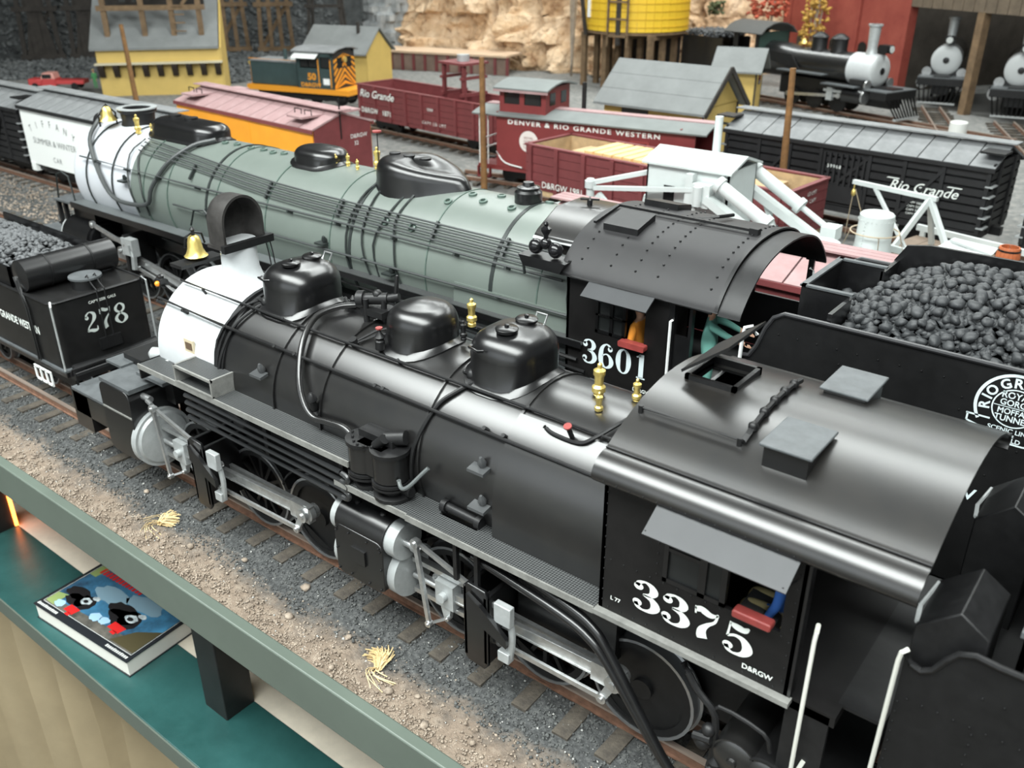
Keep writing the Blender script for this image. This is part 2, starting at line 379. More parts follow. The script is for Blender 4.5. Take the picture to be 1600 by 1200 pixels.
lab(stones('yard_dirt_stones', 2500, -48, -24, 14.6, 17.2, .04, .1, gm2, 6), 'tan stones on the dirt strip by the white car')
pebm = [lump_mesh('pebble', gm2, 30+i, .08, 1) for i in range(3)]
for i, (px, py) in enumerate([(-9.3,6.35),(-9.55,6.9),(-12.0,6.45),(-7.0,6.2),(-6.2,6.05),(-14.0,6.9),(-8.2,6.55),(-10.9,6.75),(-5.5,6.2),(-7.9,5.98),(-6.6,6.35),(-12.9,6.05)]):
    o = link('pebble', pebm[i % 3], None, (px, py, gz(px, py)+.03), i*1.3); o.scale = (1.1-.05*i,)*3
    tag(o, 'tan pebble lying on the dirt strip by the fascia', 'pebble', 'pebbles on the dirt strip')
# dry straw tufts
straw = mat('dry_straw', (.66,.5,.26), .85, 0, .2, 9)
def tuft(px, py, seed, label):
    r = random.Random(seed); mb = MB(); z0 = gz(px, py)-.01
    a0 = r.uniform(0, 6.28)
    for k in range(95):
        a = a0+r.gauss(0, .45); l = r.uniform(.16, .34); h = r.uniform(.02, .16); o = (r.gauss(0,.03), r.gauss(0,.03))
        mb.tube([(o[0], o[1], .02), (o[0]+math.cos(a)*l*.5, o[1]+math.sin(a)*l*.5, h), (o[0]+math.cos(a+.3)*l, o[1]+math.sin(a+.3)*l, h*.6)], .011, 3, 3)
    for k in range(9):
        a = a0+math.pi+r.gauss(0, .7); l = r.uniform(.2, .48)
        mb.tube([(0,0,.03), (math.cos(a)*l*.5, math.sin(a)*l*.5, .07), (math.cos(a+.9)*l, math.sin(a+.9)*l, .015)], .006, 3, 3)
    single(mb, 'straw_tuft', straw, label, 'straw', (px, py, z0))
tuft(-12.95, 6.5, 1, 'pale dry straw tuft on the dirt near the front cylinders')
tuft(-7.42, 6.42, 7, 'golden dry straw tuft with long curled strands on the dirt')
tuft(-14.9, 11.0, 3, 'small dry straw tuft between the two tracks by the silver smokebox')
# ---------------------------------------------------------------- track
tie_me = MB().box(-.12, .12, -1.33, 1.33, -.3, -.155).mesh('tie', wood)
tie_n = MB().box(-.11, .11, -.95, .95, -.3, -.145).mesh('tie', wood)
def track(label, cx, cy, L, rz=0, gauge='dual', ties=None, sp=.72, name='railroad_track'):
    t = thing(name, label, 'track', (cx, cy, 0), rz)
    offs = {'dual': (-.75, -.23, .75), 'std': (-.75, .75), 'narrow': (-.49, .49)}[gauge]
    for o in offs:
        r = MB().box(-L/2, L/2, o-.03, o+.03, -.16, -.03).box(-L/2, L/2, o-.07, o+.07, -.165, -.145).build('rail', rust, t)
        MB().box(-L/2, L/2, o-.037, o+.037, -.035, 0).build('rail_head', railtop, r)
    a, b = ties or (-L/2, L/2); n = int((b-a)/sp); r = random.Random(int(cx*7+cy*3))
    pieces('tie', tie_n if gauge == 'narrow' else tie_me, t, [((a+i*sp+r.uniform(-.06,.06), r.uniform(-.08,.08), 0), (0,0,r.uniform(-.03,.03)), (1,1,1)) for i in range(n+1)])
    return t
track('three-rail track nearest the fascia under the locomotive numbered 3375', -16, 8.35, 40, ties=(-11, 17))
track('track under the green-boilered locomotive numbered 3601', -22, 13.2, 56, ties=(-26, 8))
track('track under the white refrigerator car', -26, 18.2, 56, ties=(-24, -8))
track('track behind under the orange refrigerator car and white spreader', -22, 22.4, 44, gauge='dual', ties=(-8, 4))
# ---------------------------------------------------------------- shared locomotive pieces
def tread_material():
    m = bpy.data.materials.new('tread_plate'); m.use_nodes = True; nt = m.node_tree; N = nt.nodes.new; L = nt.links.new
    b = nt.nodes['Principled BSDF']; b.inputs['Roughness'].default_value = .5; b.inputs['Metallic'].default_value = .2
    tc = N('ShaderNodeTexCoord'); mp = N('ShaderNodeMapping'); mp.inputs['Rotation'].default_value = (0, 0, .785); mp.inputs['Scale'].default_value = (1/S,)*3
    L(tc.outputs['Object'], mp.inputs[0]); ck = N('ShaderNodeTexChecker'); ck.inputs['Scale'].default_value = 40
    ck.inputs[1].default_value = (.1,.105,.105,1); ck.inputs[2].default_value = (.022,.023,.024,1); L(mp.outputs[0], ck.inputs[0])
    L(ck.outputs[0], b.inputs['Base Color'])
    bp = N('ShaderNodeBump'); bp.inputs['Strength'].default_value = .5; bp.inputs['Distance'].default_value = .015*S; L(ck.outputs['Fac'], bp.inputs['Height']); bp.invert = True; L(bp.outputs[0], b.inputs['Normal'])
    return m
tread = tread_material()
edgem = mat('worn_edge', (.25,.25,.235), .5, .3, .2, 6)
tyre = mat('wheel_tyre', (.4,.41,.42), .3, .8)
def ring(mb, x, zc, r, w=.05, t=.02, n=48, a0=0, a1=360):
    vs = []; k = n if a1-a0 >= 360 else n+1
    for xx, rr in ((x-w/2, r-.01), (x-w/2, r+t), (x+w/2, r+t), (x+w/2, r-.01)):
        for i in range(k):
            a = math.radians(a0+(a1-a0)*i/n); vs.append((xx, -math.cos(a)*rr, zc+math.sin(a)*rr))
    fs = []
    for j in range(4):
        for i in range(n):
            i2 = (i+1) % k; fs.append((j*k+i, j*k+i2, ((j+1) % 4)*k+i2, ((j+1) % 4)*k+i))
    return mb.add(vs, fs)
def tubular(secs, zc, n=64, cap=True):
    """boiler shell from (x, r) sections"""
    return MB().loft([[(x, -math.cos(2*math.pi*i/n)*r, zc+math.sin(2*math.pi*i/n)*r) for i in range(n)] for x, r in secs], cap=cap)
def rpos(x, a, r, zc, Y0=0):
    a = math.radians(a); return (x, -math.cos(a)*r, zc+math.sin(a)*r)
def dome_mb(cx, z0, z1, hx, hy, rr, bul=.1, skirt=True, fl=.12, zc=2.8, R=1.2, cyv=0):
    """rounded casing standing on a boiler: skirt follows the barrel, crown rounded"""
    base = rrect(hx, hy, rr); h = z1-z0; rings = []
    def under(y, d=0): return zc+math.sqrt(max(R*R-y*y, .05))+d
    if skirt:
        for k, d in ((1+fl/min(hx, hy), -.02), (1+fl/min(hx, hy), .025), (1+fl*.3/min(hx, hy), .045), (1.0, .07)):
            rings.append([(cx+x*k, cyv+y*k, under(cyv+y*k, d)) for x, y in base])
    else: rings.append([(cx+x, cyv+y, under(cyv+y, -.03)) for x, y in base])
    zs = z1-min(.5*h, .36); rings.append([(cx+x, cyv+y, zs) for x, y in base])
    m = 7; hh = z1-zs; e = min(hx, hy)*.62
    for i in range(1, m+1):
        a = math.pi/2*i/m; kx = 1-(e/hx)*(1-math.cos(a))*.8; ky = 1-(e/hy)*(1-math.cos(a))*.8
        rings.append([(cx+x*kx, cyv+y*ky, zs+hh*math.sin(a)*.86) for x, y in base])
    for k, d in ((.66, .95), (.33, .99), (.02, 1.0)):
        kx = (1-(e/hx)*.8)*k; ky = (1-(e/hy)*.8)*k
        rings.append([(cx+x*kx, cyv+y*ky, zs+hh*d) for x, y in base])
    return MB().loft(rings)
def wheel(parent, x, v, r, spokes=12, side=-1, solid=False, cw=None):
    """driver: tyre, rim, spokes, hub (side -1 faces the viewer)"""
    o = v+side*.03
    w = MB().lathe([(r-.04, -.09), (r, -.09), (r+.0, .075), (r+.035, .085), (r+.035, .11), (r-.04, .11), (r-.04, -.09)], (x, v, r), (0, -side*1.0, 0), 36, cap=False).build('driving_wheel', tyre, parent)
    b = MB().lathe([(r-.14, -.075), (r-.038, -.075), (r-.038, .09), (r-.14, .09), (r-.14, -.075)], (x, v, r), (0, -side, 0), 36, cap=False)
    b.cyl((x, v+side*.09, r), (x, v-side*.08, r), .14, n=16)
    if solid: b.cyl((x, v+side*.03, r), (x, v-side*.03, r), r-.1, n=32)
    else:
        for i in range(spokes):
            a = 2*math.pi*i/spokes; b.bar((x+math.cos(a)*.1, v, r+math.sin(a)*.1), (x+math.cos(a)*(r-.1), v, r+math.sin(a)*(r-.1)), .06, .06)
    if cw is not None:
        pts = [(x+math.cos(cw+t)*(r-.09), r+math.sin(cw+t)*(r-.09)) for t in [(-.8+.16*i) for i in range(11)]]
        b.prism(pts, v+side*.06, v-side*.05, 'y')
    b.build('wheel_center', dull, w)
    return w
def rod(mb, p0, p1, h0, h1, t=.06, boss0=.1, boss1=.12, flute=True):
    """forged rod lying in the x-z plane at a given lateral position"""
    p0, p1 = Vector(p0), Vector(p1); d = (p1-p0).normalized(); n = Vector((-d.z, 0, d.x)); Yv = Vector((0,1,0))
    vs = [p0+n*h0/2, p0-n*h0/2, p1-n*h1/2, p1+n*h1/2]
    mb.add([q-Yv*t/2 for q in vs]+[q+Yv*t/2 for q in vs], [(0,1,2,3),(7,6,5,4),(0,4,5,1),(1,5,6,2),(2,6,7,3),(3,7,4,0)])
    if flute: # raised edges leave a long groove between them
        for s in (1, -1):
            a = p0+n*s*h0*.42; b = p1+n*s*h1*.42; mb.bar(a-Yv*t*.5, b-Yv*t*.5, .02, h0*.16)
    for p, bo in ((p0, boss0), (p1, boss1)):
        if bo: mb.cyl(p-Yv*(t*.75), p+Yv*(t*.75), bo, n=16); mb.cyl(p-Yv*(t*1.2), p, bo*.45, n=8)
    return mb
def handrail(parent, pts, r=.022, name='handrail', m=None): return MB().tube(pts, r, 8).build(name, m or dull, parent)
def valve(mb, p, k=1.0, up=(0,0,1)):
    """turned fitting: safety valve or whistle"""
    return mb.lathe([(.07*k,0),(.07*k,.05*k),(.05*k,.07*k),(.085*k,.1*k),(.085*k,.16*k),(.055*k,.19*k),(.06*k,.3*k),(.075*k,.32*k),(.075*k,.38*k),(.03*k,.41*k),(.03*k,.46*k),(.008,.48*k)], p, up, 14)
# ---------------------------------------------------------------- locomotive 3375
L1 = thing('steam_locomotive', 'black articulated steam locomotive with silver smokebox and 3375 on the cab', 'locomotive', (-8, 8.35, 0), sh=(-8, 0, 0))
ZC, R1 = 2.8, 1.19
tubular([(-13.2, R1-.08), (-13.14, R1-.02), (-13.08, R1), (-11.46, R1)], ZC).build('smokebox', silver, L1)
MB().lathe([(.95,0),(.9,.1),(.55,.22),(.05,.27)], (-13.18, 0, ZC), (-1,0,0), 40).build('smokebox_door', silver, L1)
tubular([(-11.46, R1-.005), (-10.1, R1), (-9.06, R1+.005), (-7.2, R1+.012), (-5.85, R1+.025), (-4.0, R1+.03)], ZC).build('boiler', boilerp, L1)
for bx, w in ((-11.46, .07), (-11.33, .05), (-10.1, .03), (-9.06, .03), (-7.15, .03), (-5.86, .035)):
    ring(MB(), bx, ZC, R1+.01+(bx+11.46)*.004, w, .016 if w < .06 else .03).build('boiler_band', dull if w > .045 else boilerp, L1)
# firebox wrapper hangs flat below the barrel
MB().sheet([(-math.cos(math.radians(a))*(R1+.05), ZC+math.sin(math.radians(a))*(R1+.05)) for a in range(56,-1,-8)]+[(-1.25, 2.42), (-1.22, 1.9)], -5.86, -4.1, .03).build('firebox_sheet', boilerp, L1)
MB().sheet([(1.22, 1.9), (1.24, 2.42), (1.23, 2.8), (1.2, 3.05)], -5.86, -4.1, .04).build('firebox_sheet', boilerp, L1)
MB().box(-5.7, -4.2, -.95, .95, 1.0, 2.3).build('ash_pan', dull, L1)
# domes
for cx, hx in ((-10.66, .52), (-6.5, .5)):
    d = dome_mb(cx, 3.95, 4.61, hx, .55, .4, fl=.08).build('sand_dome', black, L1)
    for k, yy in enumerate((-.19, .22)):
        lid = MB().lathe([(.14,-.02),(.15,.02),(.13,.035),(.0,.04)], (cx+.02, yy, 4.61), (0,0,1), 20).lathe([(.03,.03),(.03,.07),(.01,.08)], (cx+.02, yy, 4.61), (0,0,1), 8)
        lid.build('filler_lid', black, d)
    MB().tube([(cx-.05, .48, 4.5), (cx-.05, .54, 4.6), (cx+.12, .54, 4.6), (cx+.12, .48, 4.5)], .015, 6).build('grab_loop', steel, d)
    MB().tube([(cx-.3, -.5, 4.42), (cx-.26, -.6, 4.44), (cx-.1, -.63, 4.43), (cx-.06, -.56, 4.42)], .018, 6).build('grab_loop', black, d)
sd = dome_mb(-8.12, 3.95, 4.55, .47, .49, .43, fl=.09).build('steam_dome', black, L1)
valve(MB(), (-7.55, .38, 4.2), .85).build('safety_valve', brass, L1)
sv = MB(); valve(sv, (-7.55, .2, 4.05), .6); sv.build('dome_cock', dull, L1)
for p, k in (((-5.22, .02, 3.96), 1.0), ((-5.02, -.28, 3.93), .62), ((-4.78, .18, 3.97), .68)):
    w_ = MB(); valve(w_, p, k); w_.cyl((p[0], p[1], p[2]-.02), (p[0], p[1], p[2]+.14*k), .06*k, n=12); w_.build('safety_valve', brass, L1)
# stack and its hood
MB().lathe([(.43,-.1),(.41,.02),(.345,.1),(.3,.26),(.29,.5),(.3,.72)], (-12.2, 0, 3.93), (0,0,1), 28).build('smoke_stack', silver, L1)
arch = [(.39*math.cos(a), 4.98+.42*math.sin(a)) for a in [math.pi*i/16 for i in range(17)]]
out = [(.39, 4.6)]+arch+[(-.39, 4.6)]
hood = MB(); n_ = len(out)
def hring(x, k, dz=0): return [(x, p[0]*k, 4.6+(p[1]-4.6)*(.5+.5*k)+dz) for p in out]
rings_ = [hring(-12.52, .45), hring(-12.5, .72), hring(-12.44, .9), hring(-12.32, .98), hring(-11.98, 1.0), hring(-11.98, .9), hring(-12.32, .88), hring(-12.38, .8), hring(-12.4, .4)]
hood.loft(rings_, cap=False, closed=False)
hood.add(rings_[0], [tuple(range(n_))]); hood.add(rings_[-1], [tuple(range(n_))])
hood.box(-12.46, -11.98, -.39, .39, 4.56, 4.62)
ho = hood.build('stack_hood', mat('hood_iron', (.05,.047,.045), .45, .3, .3, 4), L1)
MB().box(-11.99, -11.9, -.46, .5, 4.56, 4.68).build('hood_sill', dull, ho)
for yy in (.36, .44): MB().tube([(-11.95, yy, 4.6), (-11.9, yy, 4.4), (-11.86, yy, 4.1), (-11.86, yy+.04, 3.88)], .012, 6).build('hood_rod', dull, ho)
MB().sphere((-11.94, -.3, 4.62), .035, 8, 6).build('pivot_pin', brass, ho)
# bell, marker lamp
bl = MB().lathe([(.0,.36),(.05,.36),(.09,.33),(.115,.24),(.13,.12),(.17,.03),(.2,0),(.185,0),(.1,.1)], (-13.45, .0, 4.12), (0,0,1), 24, cap=False).build('bell', brass, L1)
MB().tube([(-13.45, -.2, 4.3), (-13.45, -.16, 4.48), (-13.45, 0, 4.53), (-13.45, .16, 4.48), (-13.45, .2, 4.3)], .02, 6).build('bell_yoke', dull, bl)
MB().lathe([(.03,.48),(.03,.56),(.05,.58),(.02,.62)], (-13.45,0,4.0), (0,0,1), 8).build('bell_yoke', dull, bl)
MB().box(-13.62, -13.28, -.42, .42, 4.0, 4.06).build('bell_bracket', dull, L1)
lm = MB().cyl((-13.85, -.55, 3.72), (-13.67, -.55, 3.72), .085, n=14).lathe([(.05,0),(.05,.04),(.02,.06)], (-13.76,-.55,3.8), (0,0,1), 8).bar((-13.7,-.55,3.7), (-13.4,-.55,3.6), .04, .04).build('marker_lamp', black, L1)
MB().sphere((-13.74, -.64, 3.72), .05, 10, 8).build('amber_lens', mat('amber_lens', (.9,.3,.02), .2, coat=.5), lm)
# smokebox fittings
MB().lathe([(.13,0),(.14,.03),(.11,.06),(.1,.1),(.07,.13),(.0,.15)], rpos(-12.88, 0, R1-.01, 2.6), (0,-1,0), 16).build('blower_fitting', greyst, L1)
MB().lathe([(.12,0),(.12,.2),(.05,.26)], (-13.3, -1.0, 2.65), (-.8,-.5,0), 14).build('front_fitting', greyst, L1)
pl = MB().box(-12.33, -12.08, -1.165, -1.13, 3.05, 3.27).build('builder_plate', mat('builder_plate', (.55,.47,.33), .5), L1)
MB().box(-12.29, -12.12, -1.172, -1.16, 3.1, 3.22).build('plate_field', mat('plate_field', (.12,.08,.05), .5), pl)
# pipes and rails along the barrel
def arcpath(lst, off): return [rpos(x, a, R1+off, ZC) for x, a in lst]
MB().tube(arcpath([(-13.05, 62), (-11.5, 61), (-10.57, 60), (-8.78, 60), (-7.1, 60), (-5.47, 60), (-4.2, 59)], .09), .02, 8).build('handrail', dull, L1)
MB().tube(arcpath([(-13.25, 43), (-11.53, 41), (-9.5, 40.3), (-7.72, 39.8), (-5.59, 38.5), (-4.2, 38)], .1), .024, 8).build('handrail', dull, L1)
MB().tube([(x, -y, z) for x, y, z in arcpath([(-13.25, 43), (-9.5, 40.3), (-4.2, 38)], .1)], .024, 8).build('handrail', dull, L1)
for x in (-13.2, -12.5, -11.4, -10.2, -9.75, -8.1, -7.95, -6.2, -5.9):
    MB().cyl(rpos(x, 40.5, R1-.02, ZC), rpos(x, 40.5, R1+.13, ZC), .028, n=8).build('rail_post', dull, L1)
for x in (-12.4, -10.4, -8.0, -5.8):
    MB().cyl(rpos(x, 60.5, R1-.02, ZC), rpos(x, 60.5, R1+.11, ZC), .022, n=8).build('rail_post', dull, L1)
MB().tube(arcpath([(-9.55, 98), (-9.75, 86), (-9.86, 70), (-9.72, 50), (-9.5, 28), (-9.32, 14), (-9.1, 7), (-8.8, 8), (-8.45, 9), (-8.25, 4), (-8.16, -4)], .11), .048, 10, 4).build('steam_pipe', boilerp, L1)
MB().tube(arcpath([(-10.05, 104), (-9.8, 96), (-9.5, 97), (-9.15, 108), (-8.9, 130)], .09), .03, 8, 4).build('sand_pipe', dull, L1)
vm = MB()
for x, a in ((-9.55, 98), (-9.4, 100), (-9.68, 96)): vm.lathe([(.05,-.06),(.06,.02),(.04,.06),(.05,.09),(.015,.14)], rpos(x, a, R1+.1, ZC), (0,0,1), 10)
vm.box(-9.75, -9.32, .08, .24, 3.92, 4.04).build('pipe_manifold', dull, L1)
for x in (-9.14,):
    MB().lathe([(.05,0),(.07,.05),(.04,.1),(.06,.16),(.05,.24),(.075,.28),(.06,.36),(.02,.4)], (x, -1.2, 2.92), (0,-.15,1), 10).build('check_valve', dull, L1)
cl = [(-6.72, 68), (-6.9, 55), (-7.05, 44), (-7.16, 25), (-7.24, 8), (-7.3, -15), (-7.32, -30)]
MB().tube(arcpath(cl, .045), .03, 8, 4).build('sand_pipe', dull, L1)
MB().tube(arcpath([(-11.0, 74), (-11.15, 60), (-11.3, 40), (-11.38, 10), (-11.4, -20)], .04), .026, 8, 4).build('sand_pipe', dull, L1)
MB().tube(arcpath([(-11.1, 74), (-11.35, 58), (-11.5, 30), (-11.52, -10)], .06), .022, 8, 4).build('sand_pipe', dull, L1)
for x in (-11.05, -6.86):
    q = rpos(x, 70, R1+.04, ZC); MB().sphere(q, .09, 10, 8).lathe([(.04,0),(.04,.12),(.02,.14)], q, (-.6,-.5,.4), 8).build('sander_valve', dull, L1)
# bell-rope lever and the compressor governor cluster beside the steam dome
lv = MB().cyl((-9.2, -.05, 3.98), (-9.2, -.05, 4.34), .045, n=10).cyl((-8.98, .1, 3.98), (-8.98, .1, 4.34), .045, n=10).cyl((-9.3, .0, 4.3), (-8.95, .16, 4.34), .085, n=16).cyl((-9.27, .01, 4.3), (-9.37, -.03, 4.29), .13, n=16)
lv.cyl((-8.95, .16, 4.34), (-8.8, .24, 4.38), .06, n=12).sphere((-9.1,.1,4.38),.08,8,6).box(-9.3, -8.85, -.08, .25, 4.1, 4.2).lathe([(.035,0),(.03,.3),(.02,.34)], (-8.85, .22, 4.36), (.1,.05,1), 8)
lv.build('throttle_gear', dull, L1)
MB().tube([(-8.55, .05, 4.06), (-8.75, -.3, 4.04), (-8.9, -.55, 3.93)], .02, 6).tube([(-8.5, -.02, 4.0), (-8.7, -.34, 4.0), (-8.9, -.58, 3.9)], .02, 6).cyl((-8.92, -.55, 3.86), (-8.92, -.6, 3.97), .06, n=10).build('throttle_lever', dull, L1)
MB().lathe([(.07,0),(.07,.12),(.05,.14),(.08,.18),(.03,.24),(.015,.3)], (-8.45, -.52, 3.92), (0,0,1), 10).build('dome_valve', dull, L1)
MB().lathe([(.05,0),(.05,.02)], (-8.45, -.52, 4.22), (0,0,1), 10).build('valve_wheel', red, L1)
# turret valve ahead of the cab
MB().tube(arcpath([(-5.45, 53), (-5.3, 51), (-4.95, 51), (-4.8, 56), (-4.62, 70), (-4.5, 84), (-4.38, 92)], .1), .026, 8, 4).build('turret_pipe', dull, L1)
MB().cyl(rpos(-5.05, 52, R1, ZC), rpos(-5.05, 54, R1+.3, ZC), .03, n=8).build('turret_valve', dull, L1)
q = Vector(rpos(-5.05, 54, R1+.3, ZC)); MB().lathe([(.05,0),(.05,.02)], q, (-.0,-.4,.9), 12).build('valve_wheel', red, L1)
MB().tube(arcpath([(-5.5, 55), (-4.3, 52)], .06), .018, 6).build('washout_rail', dull, L1)
for x in (-5.52, -5.02):
    p0, p1 = Vector(rpos(x, 44, R1-.02, ZC)), Vector(rpos(x, 44, R1+.05, ZC))
    MB().lathe([(.09,0),(.09,.05),(.05,.055),(.05,.02)], p0.lerp(p1,.3), p1-p0, 16, cap=False).cyl(p0, p1+(p1-p0)*.3, .03, n=6).build('washout_plug', boilerp, L1)
for x, a in ((-10.38, 22), (-6.12, 21), (-6.06, -3), (-11.1, -32), (-9.75, -20)):
    c = Vector(rpos(x, a, R1, ZC)); s_ = .55 if a < -10 else 1
    MB().add([c+V(-.13*s_,-.02,-.05), c+V(.13*s_,-.02,-.05), c+V(.13*s_,-.17*s_,-.07), c+V(-.13*s_,-.17*s_,-.07), c+V(-.13*s_,-.02,0), c+V(.13*s_,-.02,0), c+V(.13*s_,-.17*s_,-.03), c+V(-.13*s_,-.17*s_,-.03)],
        [(0,3,2,1),(4,5,6,7),(0,1,5,4),(1,2,6,5),(2,3,7,6),(3,0,4,7)]).lathe([(.05,0),(.06,.05),(.04,.1),(.02,.14)], c+V(.02,-.04,.0), (0,-.3,1), 8).build('step_bracket', mat('bracket_grey', (.06,.063,.065), .35), L1)
# running boards
def board(x0, x1, y0, y1, z, name='running_board', rim=True, hole=None):
    if hole:
        hx0, hx1, hy0, hy1 = hole
        bm_ = MB().box(x0, hx0, y0, y1, z-.04, z).box(hx1, x1, y0, y1, z-.04, z).box(hx0, hx1, y0, hy0, z-.04, z).box(hx0, hx1, hy1, y1, z-.04, z)
    else: bm_ = MB().box(x0, x1, y0, y1, z-.04, z)
    b = bm_.build(name, tread, L1)
    if rim: MB().box(x0, x1, y0-.025 if y0 < 0 else y1, y0 if y0 < 0 else y1+.025, z-.085, z+.004).build('board_edge', edgem, b)
    return b
for s in (-1, 1):
    a, b_ = (-1.56, -.95) if s < 0 else (.95, 1.56)
    board(-13.15, -8.1, a, b_, 2.73)
    board(-8.42, -7.05, a, b_, 2.34); board(-7.05, -4.15, a-.02 if s < 0 else a, b_ if s < 0 else b_+.02, 2.34, hole=(-6.72, -6.1, -1.3, -1.06) if s < 0 else None)
MB().box(-13.17, -13.13, -1.56, -.75, 2.45, 2.73).build('board_front_plate', black, L1)
st = MB().box(-12.05, -11.1, -1.56, -1.0, 2.99, 3.02).build('step_box_top', tread, L1)
MB().box(-12.07, -12.03, -1.58, -1.0, 2.73, 3.03).box(-11.12, -11.08, -1.58, -1.0, 2.73, 3.03).box(-12.07, -11.08, -1.585, -1.55, 2.99, 3.03).box(-12.07,-11.08,-1.585,-1.55,2.73,2.76).build('step_box_frame', edgem, st)
MB().box(-12.04, -11.1, -1.1, -1.05, 2.73, 2.99).build('step_box_back', black, st)
MB().box(-13.9, -13.1, -1.25, 1.25, 2.18, 2.24).build('front_deck', deckl, L1)
MB().prism([(-13.14,2.24),(-13.14,2.73),(-12.6,2.73)], -.9, -.86, 'y').build('deck_gusset', black, L1)
# air compressors
ac = MB()
for x in (-7.98, -7.52):
    ac.cyl((x, -1.34, 2.62), (x, -1.34, 3.02), .245, n=24)
ac.box(-7.98, -7.52, -1.52, -1.16, 2.62, 3.02)
ap = ac.build('air_compressor', boilerp, L1)
h_ = MB()
for x in (-7.98, -7.52): h_.cyl((x, -1.34, 3.0), (x, -1.34, 3.06), .27, n=24).cyl((x, -1.34, 2.56), (x, -1.34, 2.6), .27, n=24).cyl((x, -1.34, 2.51), (x, -1.34, 2.54), .27, n=24)
h_.box(-7.98, -7.52, -1.5, -1.1, 3.0, 3.06).box(-8.08, -7.45, -1.36, -1.12, 3.06, 3.16).cyl((-7.62,-1.3,3.14), (-7.35,-1.2,3.2), .1, n=12).cyl((-7.7,-1.42,3.06), (-7.55,-1.4,3.2), .07, n=10)
h_.build('compressor_head', dull, ap)
lo = MB()
for x, r_ in ((-7.95, .2), (-7.5, .27)): lo.cyl((x, -1.34, 2.36), (x, -1.34, 2.5), r_*.6, n=16).lathe([(r_,0),(r_,.05),(r_*.8,.07)], (x, -1.34, 2.345), (0,0,1), 20)
lo.cyl((-7.6,-1.3,2.4), (-7.2,-1.3,2.46), .07, n=10).cyl((-7.8,-1.34,2.43), (-7.6,-1.34,2.43), .1, n=10).build('compressor_base', dull, ap)
bolts = MB()
for i in range(7):
    for x in (-8.2, ): bolts.sphere((x+.1*i, -1.34-.22*math.sin(.45*i+.1), 3.07), .022, 6, 4)
tag(bolts.build('head_bolts', dull, ap), kind='stuff')
MB().tube([(-7.28, -1.45, 2.7), (-7.16, -1.52, 2.66), (-7.05, -1.5, 2.72), (-6.92, -1.38, 2.9), (-6.86, -1.32, 2.98)], .028, 8, 4).build('exhaust_pipe', mat('pipe_mid_grey', (.1,.11,.11), .4), L1)
MB().cyl((-6.7, -1.2, 2.42), (-6.12, -1.2, 2.4), .06, n=12).cyl((-6.74,-1.2,2.42), (-6.66,-1.2,2.42), .09, n=12).cyl((-6.16,-1.2,2.4), (-6.08,-1.2,2.4), .09, n=12).build('reach_rod', dull, L1)
# cooling pipes below the forward board
for z_ in (2.6, 2.47, 2.34, 2.21):
    MB().tube([(-11.9, -1.55, z_-.06), (-8.3, -1.55, z_-.12)], .04, 8).build('cooling_pipe', mat('pipe_satin', (.02,.021,.022), .3, spec=.9), L1)
for x in (-11.85, -10.0, -8.35): MB().box(x-.04, x+.04, -1.5, -1.42, 2.02, 2.7).build('pipe_hanger', dull, L1)
for a_, b_ in ((2.54, 2.41), (2.41, 2.28), (2.28, 2.15)):
    MB().tube([(-8.32, -1.55, a_-.06), (-8.2, -1.55, a_-.08), (-8.16, -1.55, (a_+b_)/2-.06), (-8.2, -1.55, b_-.06), (-8.32, -1.55, b_-.06)], .04, 8, 3).build('pipe_bend', MATS['pipe_satin'], L1)
# frames and running gear
MB().box(-13.9, -8.9, -.55, .55, .55, 1.9).build('engine_frame', dull, L1)
MB().box(-8.3, -2.2, -.55, .55, .55, 1.9).build('engine_frame', dull, L1)
MB().box(-9.2, -7.2, -.8, .8, 1.7, 2.3).build('cylinder_saddle', dull, L1)
DF, DR = (-12.75, -11.25, -9.75), (-6.85, -5.35, -3.85)
for x in DF: wheel(L1, x, -.78, .72, cw=-2.0, solid=(x == DF[2])); wheel(L1, x, .78, .72, side=1)
for x in DR: wheel(L1, x, -.78, .72, cw=-2.0, solid=(x == DR[2])); wheel(L1, x, .78, .72, side=1)
for x in (-15.0, -2.35): wheel(L1, x, -.78, .42, solid=True); wheel(L1, x, .78, .42, side=1, solid=True)
for x in DF[1:]+DR[:1]:
    pts = [(x+.86*math.cos(a), .72+.86*math.sin(a)) for a in [math.radians(20+i*8) for i in range(18)]]
    MB().sheet(pts, -.92, -.66, .03, 'y').build('wheel_guard', dull, L1)
